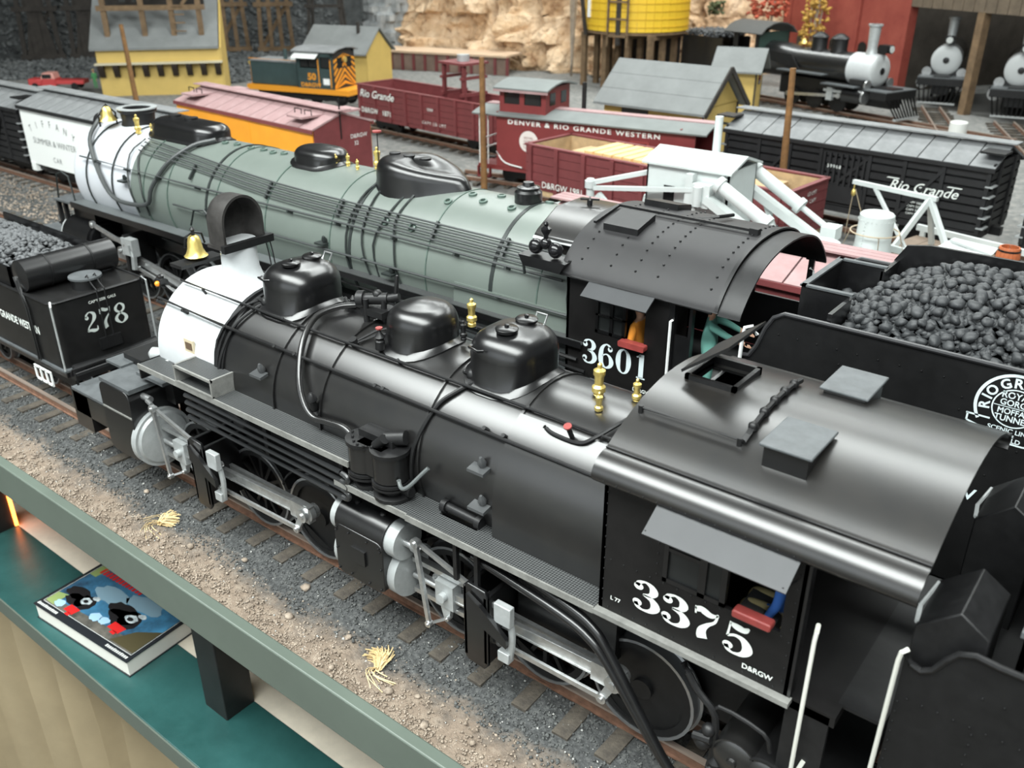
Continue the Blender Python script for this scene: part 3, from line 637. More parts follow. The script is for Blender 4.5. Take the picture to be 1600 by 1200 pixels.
def motion(pinx, pinz, xhx, yokex, cylx, cylz, steamx, n):
    v = -1.12
    rod(MB(), (pinx-.04, v+.06, pinz-.05), (pinx-3.0, v+.06, pinz-.05), .14, .14, .05, .12, .1).build('side_rod', steel, L1)
    mr = rod(MB(), (xhx, v-.08, cylz), (pinx, v-.08, pinz), .14, .2, .06, .09, .15); mr.box(pinx-.34, pinx+.1, v-.15, v-.02, pinz-.14, pinz+.14); mr.build('main_rod', steel, L1)
    rod(MB(), (pinx-.12, v-.22, pinz-.26), (yokex+.42, v-.22, cylz-.2), .07, .07, .04, .06, .05, False).build('eccentric_rod', steel, L1)
    rod(MB(), (pinx, v-.18, pinz), (pinx-.12, v-.22, pinz-.26), .12, .1, .05, .11, .07, False).build('eccentric_crank', steel, L1)
    # crosshead between the guide bars
    xh = MB().box(xhx-.16, xhx+.16, v-.16, v+.02, cylz-.2, cylz+.2).cyl((xhx, v-.24, cylz), (xhx, v, cylz), .07, n=12).prism([(xhx-.1,cylz-.18),(xhx+.1,cylz-.18),(xhx+.05,cylz-.42),(xhx-.03,cylz-.42)], v-.14, v-.06, 'y')
    xh.build('crosshead', greyst, L1)
    MB().cyl((cylx, v-.06, cylz), (xhx, v-.06, cylz), .045, n=10).build('piston_rod', steel, L1)
    for dz in (.26, -.02+.0, -.26):
        MB().bar((cylx-.02, v-.02 if dz else v+.05, cylz+dz), (yokex+.06, v-.02 if dz else v+.05, cylz+dz), .1, .075).build('guide_bar', steel, L1)
    yk = MB().prism([(yokex-.02, cylz+.62), (yokex+.05, cylz+.72), (yokex+.34, cylz+.7), (yokex+.38, cylz+.62), (yokex+.38, cylz-.5), (yokex+.32, cylz-.58), (yokex+.04, cylz-.56), (yokex-.02, cylz-.48)], v-.42, v-.36, 'y')
    yk.box(yokex-.02, yokex+.05, v-.42, v+.45, cylz-.48, cylz+.66).box(yokex+.31, yokex+.38, v-.42, v+.45, cylz-.48, cylz+.62)
    yk.build('guide_yoke', black, L1, bev=.015)
    MB().prism([(yokex+.1, cylz+.62), (yokex+.34, cylz+.5), (yokex+.74, cylz+.2), (yokex+.74, cylz+.06), (yokex+.3, cylz+.22), (yokex+.1, cylz+.36)], v-.5, v-.44, 'y').build('link_bracket', black, L1)
    lk = MB().tube([(yokex+.6, v-.34, cylz+.55), (yokex+.7, v-.34, cylz+.3), (yokex+.72, v-.34, cylz+.05), (yokex+.68, v-.34, cylz-.25)], .05, 6, 4).box(yokex+.5, yokex+.76, v-.44, v-.34, cylz+.34, cylz+.64).box(yokex+.54, yokex+.72, v-.42, v-.3, cylz-.28, cylz-.12)
    lk.build('expansion_link', greyst, L1, bev=.012)
    rod(MB(), (yokex+.66, v-.3, cylz+.38), (steamx+.12, v-.3, cylz+.83), .07, .06, .045, .05, .05, False).build('radius_rod', steel, L1)
    rod(MB(), (steamx+.12, v-.34, cylz+.85), (steamx+.3, v-.34, cylz-.42), .07, .06, .05, .07, .05, False).build('combination_lever', steel, L1)
    rod(MB(), (steamx+.3, v-.34, cylz-.42), (xhx+.05, v-.16, cylz-.36), .05, .05, .04, .04, .04, False).build('union_link', steel, L1)
# front low-pressure cylinders
lp = MB().prism(rrect(.48, .68, .16, 4, -14.15, 1.32), -1.6, -.7, 'y').build('cylinder_casing', black, L1, bev=.01)
MB().box(-14.6, -13.68, -1.615, -.75, 1.5, 1.53).build('casing_seam', edgem, lp)
MB().box(-14.62, -13.66, -1.58, -.6, 1.98, 2.06).build('casing_top', deckl, lp)
MB().cyl((-13.72, -1.14, 1.0), (-13.58, -1.14, 1.0), .55, n=40).lathe([(.5,0),(.46,.04),(.2,.06)], (-13.58,-1.14,1.0), (1,0,0), 40).build('cylinder_head', greyst, L1)
MB().cyl((-13.7, -1.32, 1.86), (-13.45, -1.32, 1.86), .06, n=10).cyl((-13.5,-1.36,1.84), (-13.3,-1.4,1.84), .04, n=8).build('valve_stem', steel, L1)
MB().prism(rrect(.48, .68, .16, 4, -14.15, 1.32), .7, 1.6, 'y').build('cylinder_casing', black, L1)
motion(-9.6, 1.08, -12.9, -12.1, -13.5, .98, -13.3, 1)
# rear high-pressure cylinders
hp = MB().prism(rrect(.48, .42, .12, 4, -8.02, 1.2), -1.6, -1.42, 'y').box(-8.48, -7.56, -1.45, -.7, .9, 1.75).cyl((-8.5, -1.28, 1.6), (-7.55, -1.28, 1.6), .31, n=28).build('cylinder_casing', black, L1, bev=.012)
MB().box(-8.15, -7.88, -1.63, -1.59, 1.12, 1.36).build('indicator_cover', black, hp)
for x in (-8.25, -7.75): MB().lathe([(.05,0),(.05,.05),(.02,.07)], (x, -1.32, 1.88), (0,-.3,1), 8).build('oil_cup', dull, hp)
tag(rivets([(x, -1.61, z) for x in (-8.45,-8.2,-7.84,-7.6) for z in (.85,1.55)]+[(x, -1.61, z) for x in (-8.46,-7.58) for z in (1.2,1.5)]).build('casing_rivets', dull, hp), kind='stuff')
for xx in ((-8.62, -8.5), (-7.55, -7.36)):
    MB().cyl((xx[0], -1.28, 1.6), (xx[1], -1.28, 1.6), .28, n=28).build('valve_chest_head', greyst, L1)
    MB().cyl((xx[0], -1.15, 1.02), (xx[1]-.04, -1.15, 1.02), .4, n=32).build('cylinder_head', greyst, L1)
MB().cyl((-7.4, -1.34, 1.62), (-7.05, -1.32, 1.62), .05, n=10).cyl((-7.2,-1.32,1.62), (-7.08,-1.34,1.62), .08, n=10).build('valve_stem', steel, L1)
MB().box(-8.48, -7.56, .7, 1.6, .8, 1.85).build('cylinder_casing', black, L1)
motion(-4.0, 1.06, -6.72, -6.12, -7.36, .98, -7.15, 2)
# pilot
MB().box(-16.15, -14.85, -1.42, -.3, .8, 1.28).build('pilot_corner', black, L1, bev=.02)
MB().box(-16.15, -14.7, -1.42, 1.42, 1.28, 1.33).build('pilot_deck', deckl, L1)
MB().box(-16.2, -15.6, -1.42, 1.42, .5, 1.28).build('pilot_beam', black, L1)
MB().box(-14.87, -14.84, -1.38, -1.22, .88, .94).box(-14.87, -14.84, -1.1, -.98, .88, .94).build('pilot_stripe', white, L1)
MB().box(-14.9, -13.4, -.9, .9, 1.6, 2.2).build('front_saddle', dull, L1)
MB().tube([(-16.1,-1.3,1.33),(-16.1,-1.3,1.55),(-16.1,1.3,1.55),(-16.1,1.3,1.33)], .025, 6).build('pilot_rail', dull, L1)
MB().box(-15.1, -14.6, -1.15, -.6, 2.05, 2.1).build('footplate', deckl, L1)
# large pipes sweeping down under the cab
for k, dv in enumerate((0, .16)):
    MB().tube([(-6.25, -1.3-dv*.4, 2.12-k*.12), (-5.6, -1.36-dv*.4, 2.12-k*.14), (-4.6, -1.5-dv*.3, 2.1-k*.14), (-4.2, -1.52-dv*.3, 1.98-k*.14), (-3.92, -1.52-dv*.2, 1.68-k*.12), (-3.2, -1.5, .62-k*.05), (-2.95, -1.48, .36)], .055, 10, 4).build('feed_pipe', black, L1)
for x in (-6.3, -5.95): MB().box(x-.03, x+.03, -1.5, -1.44, 1.6, 2.32).build('pipe_bracket', dull, L1)
MB().cyl((-3.0,-1.48,.36), (-2.6,-1.46,.34), .075, n=10).cyl((-2.85,-1.47,.36), (-2.78,-1.47,.36), .1, n=10).cyl((-2.6,-1.46,.34), (-2.5,-1.46,.34), .1, n=10).build('pipe_coupling', dull, L1)
for x, v_, z0 in ((-2.55, -1.5, .3), (-2.28, -1.62, .22)):
    MB().lathe([(.09,0),(.09,.5),(.11,.52),(.11,.6),(.07,.62),(.1,.7),(.05,.78)], (x, v_, z0), (0,0,1), 12).build('strainer', dull, L1)
for x, z_ in ((-2.35, 1.18), (-2.0, 1.12)):
    t_ = MB().cyl((x, -1.55, z_), (x, -.5, z_), .26, n=24).lathe([(.24,0),(.2,.03),(.06,.04),(.05,.07),(.0,.08)], (x,-1.55,z_), (0,-1,0), 24).build('air_reservoir', boilerp, L1)
    if x > -2.2: MB().lathe([(.26,0),(.28,0),(.28,.03),(.26,.03),(.26,0)], (x,-1.56,z_), (0,1,0), 24, cap=False).build('reservoir_rim', dull, t_)
MB().tube([(-3.05,-1.5,2.1), (-2.85,-1.52,1.85), (-2.62,-1.52,1.62), (-2.6,-1.52,1.1), (-2.62,-1.52,.85)], .04, 8, 3).build('injector_pipe', dull, L1)
MB().tube([(-2.62,-1.5,1.5), (-2.6,-1.5,1.75), (-2.1,-1.5,1.7), (-2.0,-1.5,1.5)], .025, 8, 3).build('injector_pipe', dull, L1)
MB().sphere((-2.7,-1.55,1.25), .11, 10, 8).sphere((-2.66,-1.55,1.42), .08, 10, 8).cyl((-2.8,-1.6,1.3), (-2.6,-1.6,1.35), .05, n=8).build('injector', dull, L1)
# ---- cab
VC = -1.52
cs = MB().box(-4.13, -1.93, VC, VC+.05, 2.33, 3.05).box(-4.13, -3.38, VC, VC+.05, 3.05, 4.22).box(-2.1, -1.93, VC, VC+.05, 3.05, 4.22).box(-3.38, -2.1, VC, VC+.05, 3.7, 4.22).build('cab_side', mat('cab_black', (.0075,.007,.007), .5, 0, .25, 3, spec=.3), L1)
MB().box(-4.13, -1.93, 1.47, 1.52, 2.33, 4.22).build('cab_side', MATS['cab_black'], L1)
MB().box(-4.13, -4.08, -1.52, 1.52, 2.33, 4.25).build('cab_front', black, L1)
MB().box(-4.13, -1.45, -1.5, 1.5, 2.2, 2.33).build('cab_floor', MATS['cab_black'], L1)
MB().box(-4.08, -3.3, -.95, .95, 2.33, 3.9).build('backhead', mat('backhead', (.03,.028,.026), .5, 0, .4, 6), L1)
bk = MB()
for i in range(10): bk.cyl((-3.3, -.8+.17*i, 2.7+.25*(i % 4)), (-3.2, -.8+.17*i, 2.7+.25*(i % 4)), .07, n=10)
bk.tube([(-3.22,-.8,3.5),(-3.15,0,3.6),(-3.22,.8,3.5)], .03, 6).build('gauges', brass, L1)
win = MB().box(-3.38, -3.33, VC-.01, VC+.05, 3.05, 3.66).box(-2.98, -2.9, VC-.01, VC+.05, 3.05, 3.66).box(-2.74, -2.68, VC-.01, VC+.05, 3.05, 3.66).box(-3.38, -2.68, VC-.01, VC+.05, 3.05, 3.1).box(-3.38, -2.68, VC-.01, VC+.05, 3.6, 3.66).box(-3.38, -2.98, VC-.005, VC+.05, 3.44, 3.48).build('window_sash', black, L1)
MB().box(-3.34, -2.97, VC+.02, VC+.03, 3.09, 3.61).build('pane', glass, win); MB().box(-2.91, -2.73, VC+.02, VC+.03, 3.09, 3.61).build('pane', glass, win)
MB().prism(rrect(.2, .045, .025, 3, -2.36, 3.12), VC-.11, VC+.02, 'y').build('arm_rest', red, L1, bev=.015)
MB().sheet([(-1.93, 3.84), (-1.54, 4.1)], -3.44, -1.98, .025).build('awning', mat('awning_grey', (.035,.037,.04), .5, 0, .08, 2), L1)
for x in (-3.42, -2.02): MB().tube([(x, -1.9, 3.86), (x, -1.54, 3.72)], .012, 5).build('awning_strut', dull, L1)
MB().box(-4.16, -1.88, VC-.09, VC+.03, 2.27, 2.33).build('cab_ledge', edgem, L1)
MB().tube([(-4.1, VC-.04, 4.06), (-1.98, VC-.04, 4.06)], .02, 6).build('rain_gutter', greyst, L1)
prof = [(0, 4.7), (-.3, 4.685), (-.6, 4.63), (-.9, 4.54), (-1.2, 4.415), (-1.42, 4.29)]
roll = [(-1.42, 4.3), (-1.54, 4.27), (-1.63, 4.21), (-1.68, 4.13), (-1.68, 4.06), (-1.64, 4.01)]
pc = [tuple(p) for p in catmull([Vector((a, b, 0)).to_2d() for a, b in prof], 4)]; rc = [tuple(p) for p in catmull([Vector((a, b, 0)).to_2d() for a, b in roll], 4)]
full = [(-a, b) for a, b in rc[::-1]]+[(-a, b) for a, b in pc[::-1]][:-1]+pc+rc[1:]
cr = MB(); xr0, xr1 = -4.2, -.98
def fz_(v): return next(p[1]+(q[1]-p[1])*(v-p[0])/(q[0]-p[0]) for p, q in zip(full[:-1], full[1:]) if q[0] <= v <= p[0])
cut_far = [p for p in full if p[0] > .4 or p[1] < 4.25 and p[0] > 0]+[(.4, fz_(.4))]; cut_near = [(-.17, fz_(-.17))]+[p for p in full if p[0] < -.17]
cr.sheet(full[::-1], xr0, -3.93, .035); cr.sheet(full[::-1], -3.43, xr1, .035)
cr.sheet(cut_far[::-1], -3.93, -3.43, .035); cr.sheet(cut_near[::-1], -3.93, -3.43, .035)
cr.build('cab_roof', soot, L1)
MB().bar((xr0, -1.415, 4.305), (xr1, -1.415, 4.305), .02, .012).build('roof_seam', dull, L1)
tag(rivets([(-4.05+.155*i, -1.68, 4.07) for i in range(14)], .013).build('roof_rivets', dull, L1), kind='stuff')
for s in (-1, 1):
    vb = MB().box(-2.68, -2.24, s*.76-.3, s*.76+.3, 4.3, 4.7).build('roof_vent', black, L1)
    MB().box(-2.72, -2.2, s*.76-.34, s*.76+.34, 4.7, 4.735).build('vent_lid', deckg, vb, bev=.012)
# hatch
hf = MB().box(-3.98, -3.38, -.22, -.17, 4.6, 4.75).box(-3.98, -3.38, .4, .45, 4.6, 4.75).box(-3.98, -3.93, -.22, .45, 4.6, 4.75).box(-3.43, -3.38, -.22, .45, 4.6, 4.75).build('hatch_frame', dull, L1)
c47, s47 = math.cos(.66), math.sin(.66)
MB().add([(-3.98,-.3,4.8),(-3.98,.6,4.8),(-3.98+.66*c47,.6,4.8+.66*s47),(-3.98+.66*c47,-.3,4.8+.66*s47)]+[(-3.99,-.3,4.83),(-3.99,.6,4.83),(-3.99+.66*c47,.6,4.83+.66*s47),(-3.99+.66*c47,-.3,4.83+.66*s47)], [(0,1,2,3),(7,6,5,4),(0,4,5,1),(1,5,6,2),(2,6,7,3),(3,7,4,0)]).build('hatch_lid', dull, hf)
def roofz(v):
    v = -abs(v)
    for (a, b), (c, d) in zip(pc[:-1], pc[1:]):
        if c <= v <= a: return b+(d-b)*(v-a)/(c-a)
    return 4.29
MB().tube([(-4.1, -.92, roofz(.92)+.06), (-2.95, -.92, roofz(.92)+.06)], .018, 6).cyl((-4.1,-.92,4.4), (-4.1,-.92,roofz(.92)+.08), .03, n=8).cyl((-2.98,-.92,4.4), (-2.98,-.92,roofz(.92)+.08), .03, n=8).build('roof_rail', dull, L1)
pp = [(-2.95, v_, roofz(v_)+.05) for v_ in (-.92, -.7, -.45, -.2, .05, .3, .5)]
wp = MB().tube(pp, .032, 8)
for q in pp[1:-1:1]: wp.sphere(q, .055, 8, 6)
wp.build('whistle_pipe', dull, L1)
# number and lettering
lettering(glyphs('3375', (-3.7, VC-.006, 2.55), X, Z, .39, .72, 1.1, 1.25), letter, L1, 'cab_number')
lettering(text_mb('L 77', (-3.98, VC-.006, 2.5), X, Z, .05, bold=.02), letter, L1)
lettering(text_mb('D&RGW', (-2.42, VC-.006, 2.43), X, Z, .06, bold=.02), letter, L1)
tag(rivets([(-4.08, VC-.002, 2.45+.14*i) for i in range(11)]+[(-4.0+.16*i, VC-.002, 3.02) for i in range(13)]+[(-4.0+.16*i, VC-.002, 2.38) for i in range(13)]+[(-3.45, VC-.002, 3.1+.13*i) for i in range(5)]+[(-2.0, VC-.002, 2.5+.16*i) for i in range(9)], .011).build('cab_rivets', dull, L1), kind='stuff')
# cab rear posts and grab rails
MB().box(-1.97, -1.9, VC, VC+.12, 2.33, 4.22).build('cab_post', black, L1)
MB().tube([(-1.78, -1.45, 3.27), (-1.75, -1.58, 3.27), (-1.75, -1.6, 3.2), (-1.74, -1.6, 1.3), (-1.66, -1.5, 1.62)], .022, 8).build('grab_rail', mat('pale_rail', (.55,.55,.5), .45), L1)
MB().box(-1.93, -1.5, -1.5, -1.44, 1.0, 2.3).box(-1.93, -1.2, -1.3, 1.3, .9, 1.1).box(-1.93,-1.5,-1.55,-1.1,.75,.8).build('cab_step', dull, L1)
MB().box(-2.6, -2.2, -1.44, -1.0, 2.85, 3.0).build('cab_seat', mat('seat_grey', (.05,.05,.048), .8), L1)
MB().box(-1.5, -1.06, -1.3, 1.3, 2.3, 2.34).build('apron_plate', dull, L1)
# ---------------------------------------------------------------- tender behind locomotive 3375
T1 = thing('locomotive_tender', 'black riveted tender with curled side sheet coupled behind cab 3375', 'tender', (2.5, 8.35, 0), sh=(2.5, 0, 0))
side = [(-1.0,.95),(-1.0,3.42),(-.94,3.34),(-.85,3.31),(-.76,3.37),(-.68,3.53),(-.6,3.64),(-.48,3.69),(-.3,3.67),(6,3.67),(6,.95)]
tb = mat('tender_black', (.007,.007,.0073), .48, 0, .25, 4, spec=.35)
for y0 in (-1.52, 1.47):
    sd_ = MB().prism(side, y0, y0+.05, 'y').build('tender_side', tb, T1)
    MB().tube([(a, y0 if y0 < 0 else y0+.05, b) for a, b in side[1:10]], .03, 8).build('side_beading', dull, sd_)
MB().box(-1.0, 6, -1.47, 1.47, 1.0, 2.5).build('tank_body', tb, T1)
for s in (-1, 1):
    a, b = (-1.4, -.62) if s < 0 else (.62, 1.4)
    lk = MB().prism([(-1.0,2.4),(-1.0,3.66),(-.68,3.95),(-.42,3.78),(-.42,2.4)], a, b, 'y').build('tender_locker', dull, T1, bev=.015)
    MB().tube([(-1.0, a+.05, 3.66), (-1.04, a+.3, 3.66), (-1.0, b-.05, 3.66)], .02, 6).build('locker_handle', greyst, lk)
bun = MB().box(-.2, -.14, -1.45, 1.45, 2.5, 4.15).box(-.2, 6, -1.45, -1.39, 2.5, 4.0).box(-.2, 6, 1.39, 1.45, 2.5, 4.0).build('coal_bunker', tb, T1)
MB().box(-.23, 6, -1.48, -1.36, 4.0, 4.05).box(-.23, -.11, -1.48, 1.48, 4.15, 4.2).build('bunker_rim', deckg, bun)
MB().tube([(-.98, -1.55, 3.5), (-1.02, -1.6, 3.48), (-1.03, -1.6, 3.38), (-1.05, -1.6, 1.2)], .022, 8).build('grab_rail', mat('pale_rail', (.55,.55,.5), .45), T1)
MB().tube([(-.98, 1.55, 3.34), (-1.03, 1.6, 3.2), (-1.05, 1.6, 1.2)], .022, 8).build('grab_rail', mat('pale_rail', (.55,.55,.5), .45), T1)
tag(rivets([(-.9+.13*i, -1.522, 2.95-.0*i) for i in range(26)]+[(-.35+.17*i, -1.522, 3.3) for i in range(20)]+[(-.35, -1.522, 1.2+.12*i) for i in range(15)]+[(.6, -1.522, 1.2+.12*i) for i in range(15)]+[(-.97, -1.522, 1.2+.12*i) for i in range(15)], .012).build('tender_rivets', tb, T1), kind='stuff')
MB().box(-1.0, 6, -1.3, 1.3, .75, 1.0).build('tender_frame', dull, T1)
MB().box(-1.03, -.8, -1.5, -1.0, .95, 1.0).box(-1.03, -.8, -1.5, -1.0, .6, .64).box(-1.0,-.96,-1.5,-1.0,.6,1.2).build('tender_step', deckg, T1)
MB().box(-1.04,-.9,-1.3,1.3,1.85,1.9).build('foot_plate', dull, T1)
for x in (.6, 2.2, 4.2, 5.4): wheel(T1, x, -.76, .42, solid=True); wheel(T1, x, .76, .42, side=1, solid=True)
coalm = mat('coal', (.022,.024,.026), .55, 0, c2=(.05,.053,.056), vscale=6, bump=.3, bscale=14)
lm1 = [lump_mesh('coal_lump', coalm, 50+i, .092, 2) for i in range(5)]
rr_ = random.Random(2)
# ---------------------------------------------------------------- tender 278 standing ahead of the pilot
T2 = thing('narrow_tender', 'small black tender lettered 278 with a long round tank on its deck', 'tender', (-20.5, 8.55, 0), sh=(-20.5, 0, 0))
# rails of the narrow gauge: shared far rail; body centred a little beyond the middle
bx0, bx1, w2 = -23.6, -17.62, 1.03
plan = rrect((bx1-bx0)/2, w2, .16, 4, (bx0+bx1)/2, 0)
MB().prism(plan, 1.02, 2.45, 'z').build('tank_body', mat('tank_black', (.009,.0088,.0088), .4, 0, .3, 3), T2, sharp=30)
MB().tube([(x, y, 2.45) for x, y in plan], .03, 6, closed=True).build('tank_beading', dull, T2)
MB().box(bx0, bx1+.1, -1.06, 1.06, .86, 1.0).build('tender_frame', black, T2, bev=.015)
MB().box(bx0, bx1+.1, -1.08, 1.08, .98, 1.02).build('frame_edge', deckg, T2)
MB().box(bx1+.1, bx1+.4, -1.0, 1.0, .86, .98).build('rear_beam', dull, T2)
MB().tube([(bx1+.35,-1.05,1.0),(bx1+.36,-1.05,1.12),(bx1+.36,1.05,1.12),(bx1+.35,1.05,1.0)], .03, 8).build('rear_rail', dull, T2)
MB().tube([(bx1+.22,-.95,1.1),(bx1+.22,.95,1.12)], .07, 8).build('rear_pipe', dull, T2)
MB().box(bx1+.36,bx1+.7,-.12,.12,.7,.95).build('coupler', dull, T2)
# side boards above the tank (coal space)
cb_ = MB().box(bx0, -19.2, -1.0, -.95, 2.45, 2.9).box(bx0, -19.2, .95, 1.0, 2.45, 2.9).box(-19.25, -19.2, -1.0, 1.0, 2.45, 2.9).build('coal_board', black, T2)
rt = MB().cyl((-18.75, -.98, 2.8), (-18.75, 1.0, 2.8), .33, n=32).lathe([(.31,0),(.2,.02),(.0,.04)], (-18.75,-.98,2.8), (0,-1,0), 32).build('deck_tank', mat('tank_satin', (.008,.008,.0085), .3, spec=.9), T2)
for y in (-.45, .45): MB().lathe([(.325,-.02),(.345,-.02),(.345,.02),(.325,.02)], (-18.75,y,2.8), (0,1,0), 32, cap=False).build('tank_strap', dull, rt)
MB().cyl((-18.08, .02, 2.45), (-18.08, .02, 2.66), .3, n=28).build('water_hatch', black, T2)
MB().cyl((-18.08, .02, 2.66), (-18.08, .02, 2.7), .33, n=28).build('hatch_lid', deckg, T2)
MB().tube([(-17.95,-.05,2.68),(-17.85,-.05,2.76),(-17.74,-.05,2.6),(-17.58,-.05,2.5),(-17.57,-.05,1.2)], .015, 6).build('hatch_rod', dull, T2)
MB().tube([(-17.95,.12,2.68),(-17.85,.12,2.76),(-17.74,.12,2.6),(-17.58,.12,2.5),(-17.57,.12,1.2)], .015, 6).build('hatch_rod', dull, T2)
MB().box(-17.62,-17.56,-.2,.28,1.2,1.45).build('rear_box', dull, T2)
for y in (-1.0, 1.0): MB().tube([(bx1-.02,y,2.5),(bx1+.06,y*1.05,2.42),(bx1+.06,y*1.05,1.02)], .02, 6).build('grab_rail', greyst, T2)
MB().tube([(-18.95,-1.02,2.75),(-18.72,-1.06,2.45),(-18.6,-1.07,2.2),(-18.6,-1.07,1.0)], .03, 6).tube([(-18.82,-1.02,2.75),(-18.65,-1.06,2.4),(-18.52,-1.07,2.2),(-18.52,-1.07,1.0)], .02, 6).build('air_hose_pipe', black, T2)
stp = MB()
for z in (.55, .85): stp.box(-18.75, -18.05, -1.16, -1.13, z, z+.04)
for x in (-18.75, -18.52, -18.29, -18.08): stp.box(x, x+.04, -1.16, -1.13, .55, .88)
stp.build('side_ladder', white, T2)
for x in (-22.9, -21.6, -19.4, -18.2): wheel(T2, x, -.5, .38, solid=True); wheel(T2, x, .46, .38, side=1, solid=True)
tk = MB().box(-19.7,-17.9,-.75,-.68,.4,.6).build('truck_frame', dull, T2); MB().box(-23.2,-21.3,-.75,-.68,.4,.6).build('truck_frame', dull, T2)
lettering(glyphs('278', (bx1+.006, -.42, 1.62), Y, Z, .46, .72, .85), mat('silver_lettering', (.55,.6,.57), .5), T2, 'tender_number')
lettering(text_mb("CAP'Y 2500 GALS", (bx1+.006, 0.05, 2.24), Y, Z, .055, bold=.015, align='CENTER'), letter, T2)
lettering(text_mb('DENVER & RIO GRANDE WESTERN', (-18.35, -w2-.006, 1.62), X, Z, .17, bold=.02, align='RIGHT', sx=.8), letter, T2)
rs2 = np.random.RandomState(8)
px_ = rs2.uniform(bx0, -19.2, 2600); py_ = rs2.uniform(-.95, .95, 2600)
pts_ = np.stack([px_+20.5, py_, 2.55+.45*(1-np.abs(py_)**2)*np.clip((-19.1-px_)/1.0, .25, 1)+rs2.uniform(-.03,.05,2600)], 1)
cs_ = scatter('small_coal', mat('coal_light', (.05,.053,.056), .6, 0, c2=(.13,.135,.14), vscale=10), pts_, rs2.uniform(.05,.11,2600), 3, kind='stuff'); cs_.location = [c*S for c in (-20.5, 8.55, 0)]
tag(cs_, 'heap of small grey coal in the tender numbered 278', 'coal', kind='stuff')
# ---------------------------------------------------------------- locomotive 3601
L2 = thing('steam_locomotive', 'large articulated steam locomotive with grey-green boiler, white smokebox and 3601 on cab', 'locomotive', (-15, 13.2, 0), sh=(-15, 0, 0))
Z2, R2 = 3.2, 1.39
wsm = mat('white_smokebox', (.52,.54,.57), .42, 0, .05, 1)
tubular([(-24.4, R2-.12), (-24.3, R2-.03), (-24.2, R2-.02), (-21.5, R2-.02)], Z2).build('smokebox', wsm, L2)
MB().lathe([(1.2,0),(1.1,.12),(.6,.26),(.05,.3)], (-24.38,0,Z2), (-1,0,0), 40).build('smokebox_door', wsm, L2)
MB().cyl((-24.9,0,4.45), (-24.35,0,4.45), .24, n=20).build('headlight', dull, L2)
tubular([(-21.5, R2), (-18.2, R2+.005), (-13.4, R2+.01), (-9.7, R2+.015), (-7.6, R2+.02)], Z2).build('boiler', green, L2)
dk = mat('band_dark', (.02,.025,.024), .45)
gb = mat('band_green', (.085,.125,.105), .45)
for bx, w, m_ in ((-20.9,.02,gb), (-19.87,.02,gb), (-18.3,.07,dk), (-17.95,.02,gb), (-16.15,.025,gb), (-14.05,.02,gb), (-13.45,.07,dk), (-11.35,.022,gb), (-9.75,.08,dk), (-8.72,.025,gb), (-23.6,.03,dk), (-22.35,.03,dk)):
    ring(MB(), bx, Z2, R2+.008, w, .02).build('boiler_band', m_, L2)
MB().sheet([(-1.38,3.3),(-1.41,3.0),(-1.41,2.5),(-1.38,2.1)], -10.6, -7.6, .04).build('firebox_sheet', green, L2)
MB().box(-10.6,-7.6,-1.2,1.2,1.6,2.9).build('ash_pan', dull, L2)
# casings on top
dome_mb(-20.6, 4.5, 4.98, 1.25, .5, .45, zc=Z2, R=R2, fl=.06).build('sand_box', black, L2)
for x in (-21.2,-20.5): MB().lathe([(.16,0),(.16,.05),(.1,.06)], (x,0,4.97), (0,0,1), 16).build('sand_lid', dull, L2)
dome_mb(-15.7, 4.5, 4.94, .66, .46, .45, zc=Z2, R=R2, fl=.08).build('steam_dome', black, L2)
tear = [(-13.0+(-.8*math.cos(t) if math.cos(t) > 0 else -1.45*math.cos(t))+.12, (.74 if math.cos(t) > 0 else .74-.34*math.cos(t)**2)*math.sin(t)) for t in [2*math.pi*i/40 for i in range(40)]]
dm = MB(); trg = []
for k, zz in ((1.04,None),(1.0,.12),(.99,.5),(.97,.68),(.92,.82),(.84,.92),(.7,.97),(.5,.99),(.3,1.0),(.02,1.0)):
    trg.append([(-12.9+(a+12.9)*k, b*k, (Z2+math.sqrt(R2*R2-(b*k)**2)-.03) if zz is None else (4.52+(5.06-.12*max(0,(a+12.9))-4.52)*zz if zz > .2 else Z2+math.sqrt(R2*R2-b*b)+.1)) for a, b in tear])
dm.loft(trg)
dm.build('sand_dome', black, L2)
for x in (-13.4,-13.0,-12.55): MB().lathe([(.12,0),(.12,.04),(.06,.05)], (x,.0,5.04), (0,0,1), 14).build('sand_lid', dull, L2)
MB().lathe([(.26,-.06),(.26,.24),(.22,.28),(.22,.33),(.12,.36),(.1,.42),(.02,.44)], (-10.0,.05,4.55), (0,0,1), 20).build('relief_cap', black, L2)
MB().lathe([(.55,-.1),(.5,.1),(.42,.3),(.44,.5),(.5,.55),(.5,.62),(.36,.62),(.36,.4)], (-23.2,.15,4.34), (0,0,1), 28, cap=False).build('smoke_stack', dull, L2)
MB().lathe([(.36,0),(.52,0),(.52,.03),(.36,.03),(.36,0)], (-23.2,.15,4.95), (0,0,1), 28, cap=False).build('stack_rim', greyst, L2)
# turret casing ahead of the cab
MB().prism([(-1.05,4.05),(-1.05,4.42),(-.95,4.5),(-.4,4.78),(.4,4.78),(.95,4.5),(1.05,4.42),(1.05,4.05)], -9.05, -7.85, 'x').build('turret_casing', soot, L2, bev=.03)
MB().tube([(-9.0,-1.1,4.38),(-7.9,-1.1,4.38)], .045, 8).build('casing_pipe', greyst, L2)
MB().lathe([(.05,0),(.05,.1)], (-8.6,0,4.78), (0,0,1), 8).bar((-8.75,-.08,4.88),(-8.45,.08,4.88),.03,.03).bar((-8.68,.12,4.88),(-8.52,-.12,4.88),.03,.03).build('turret_wheel', dull, L2)
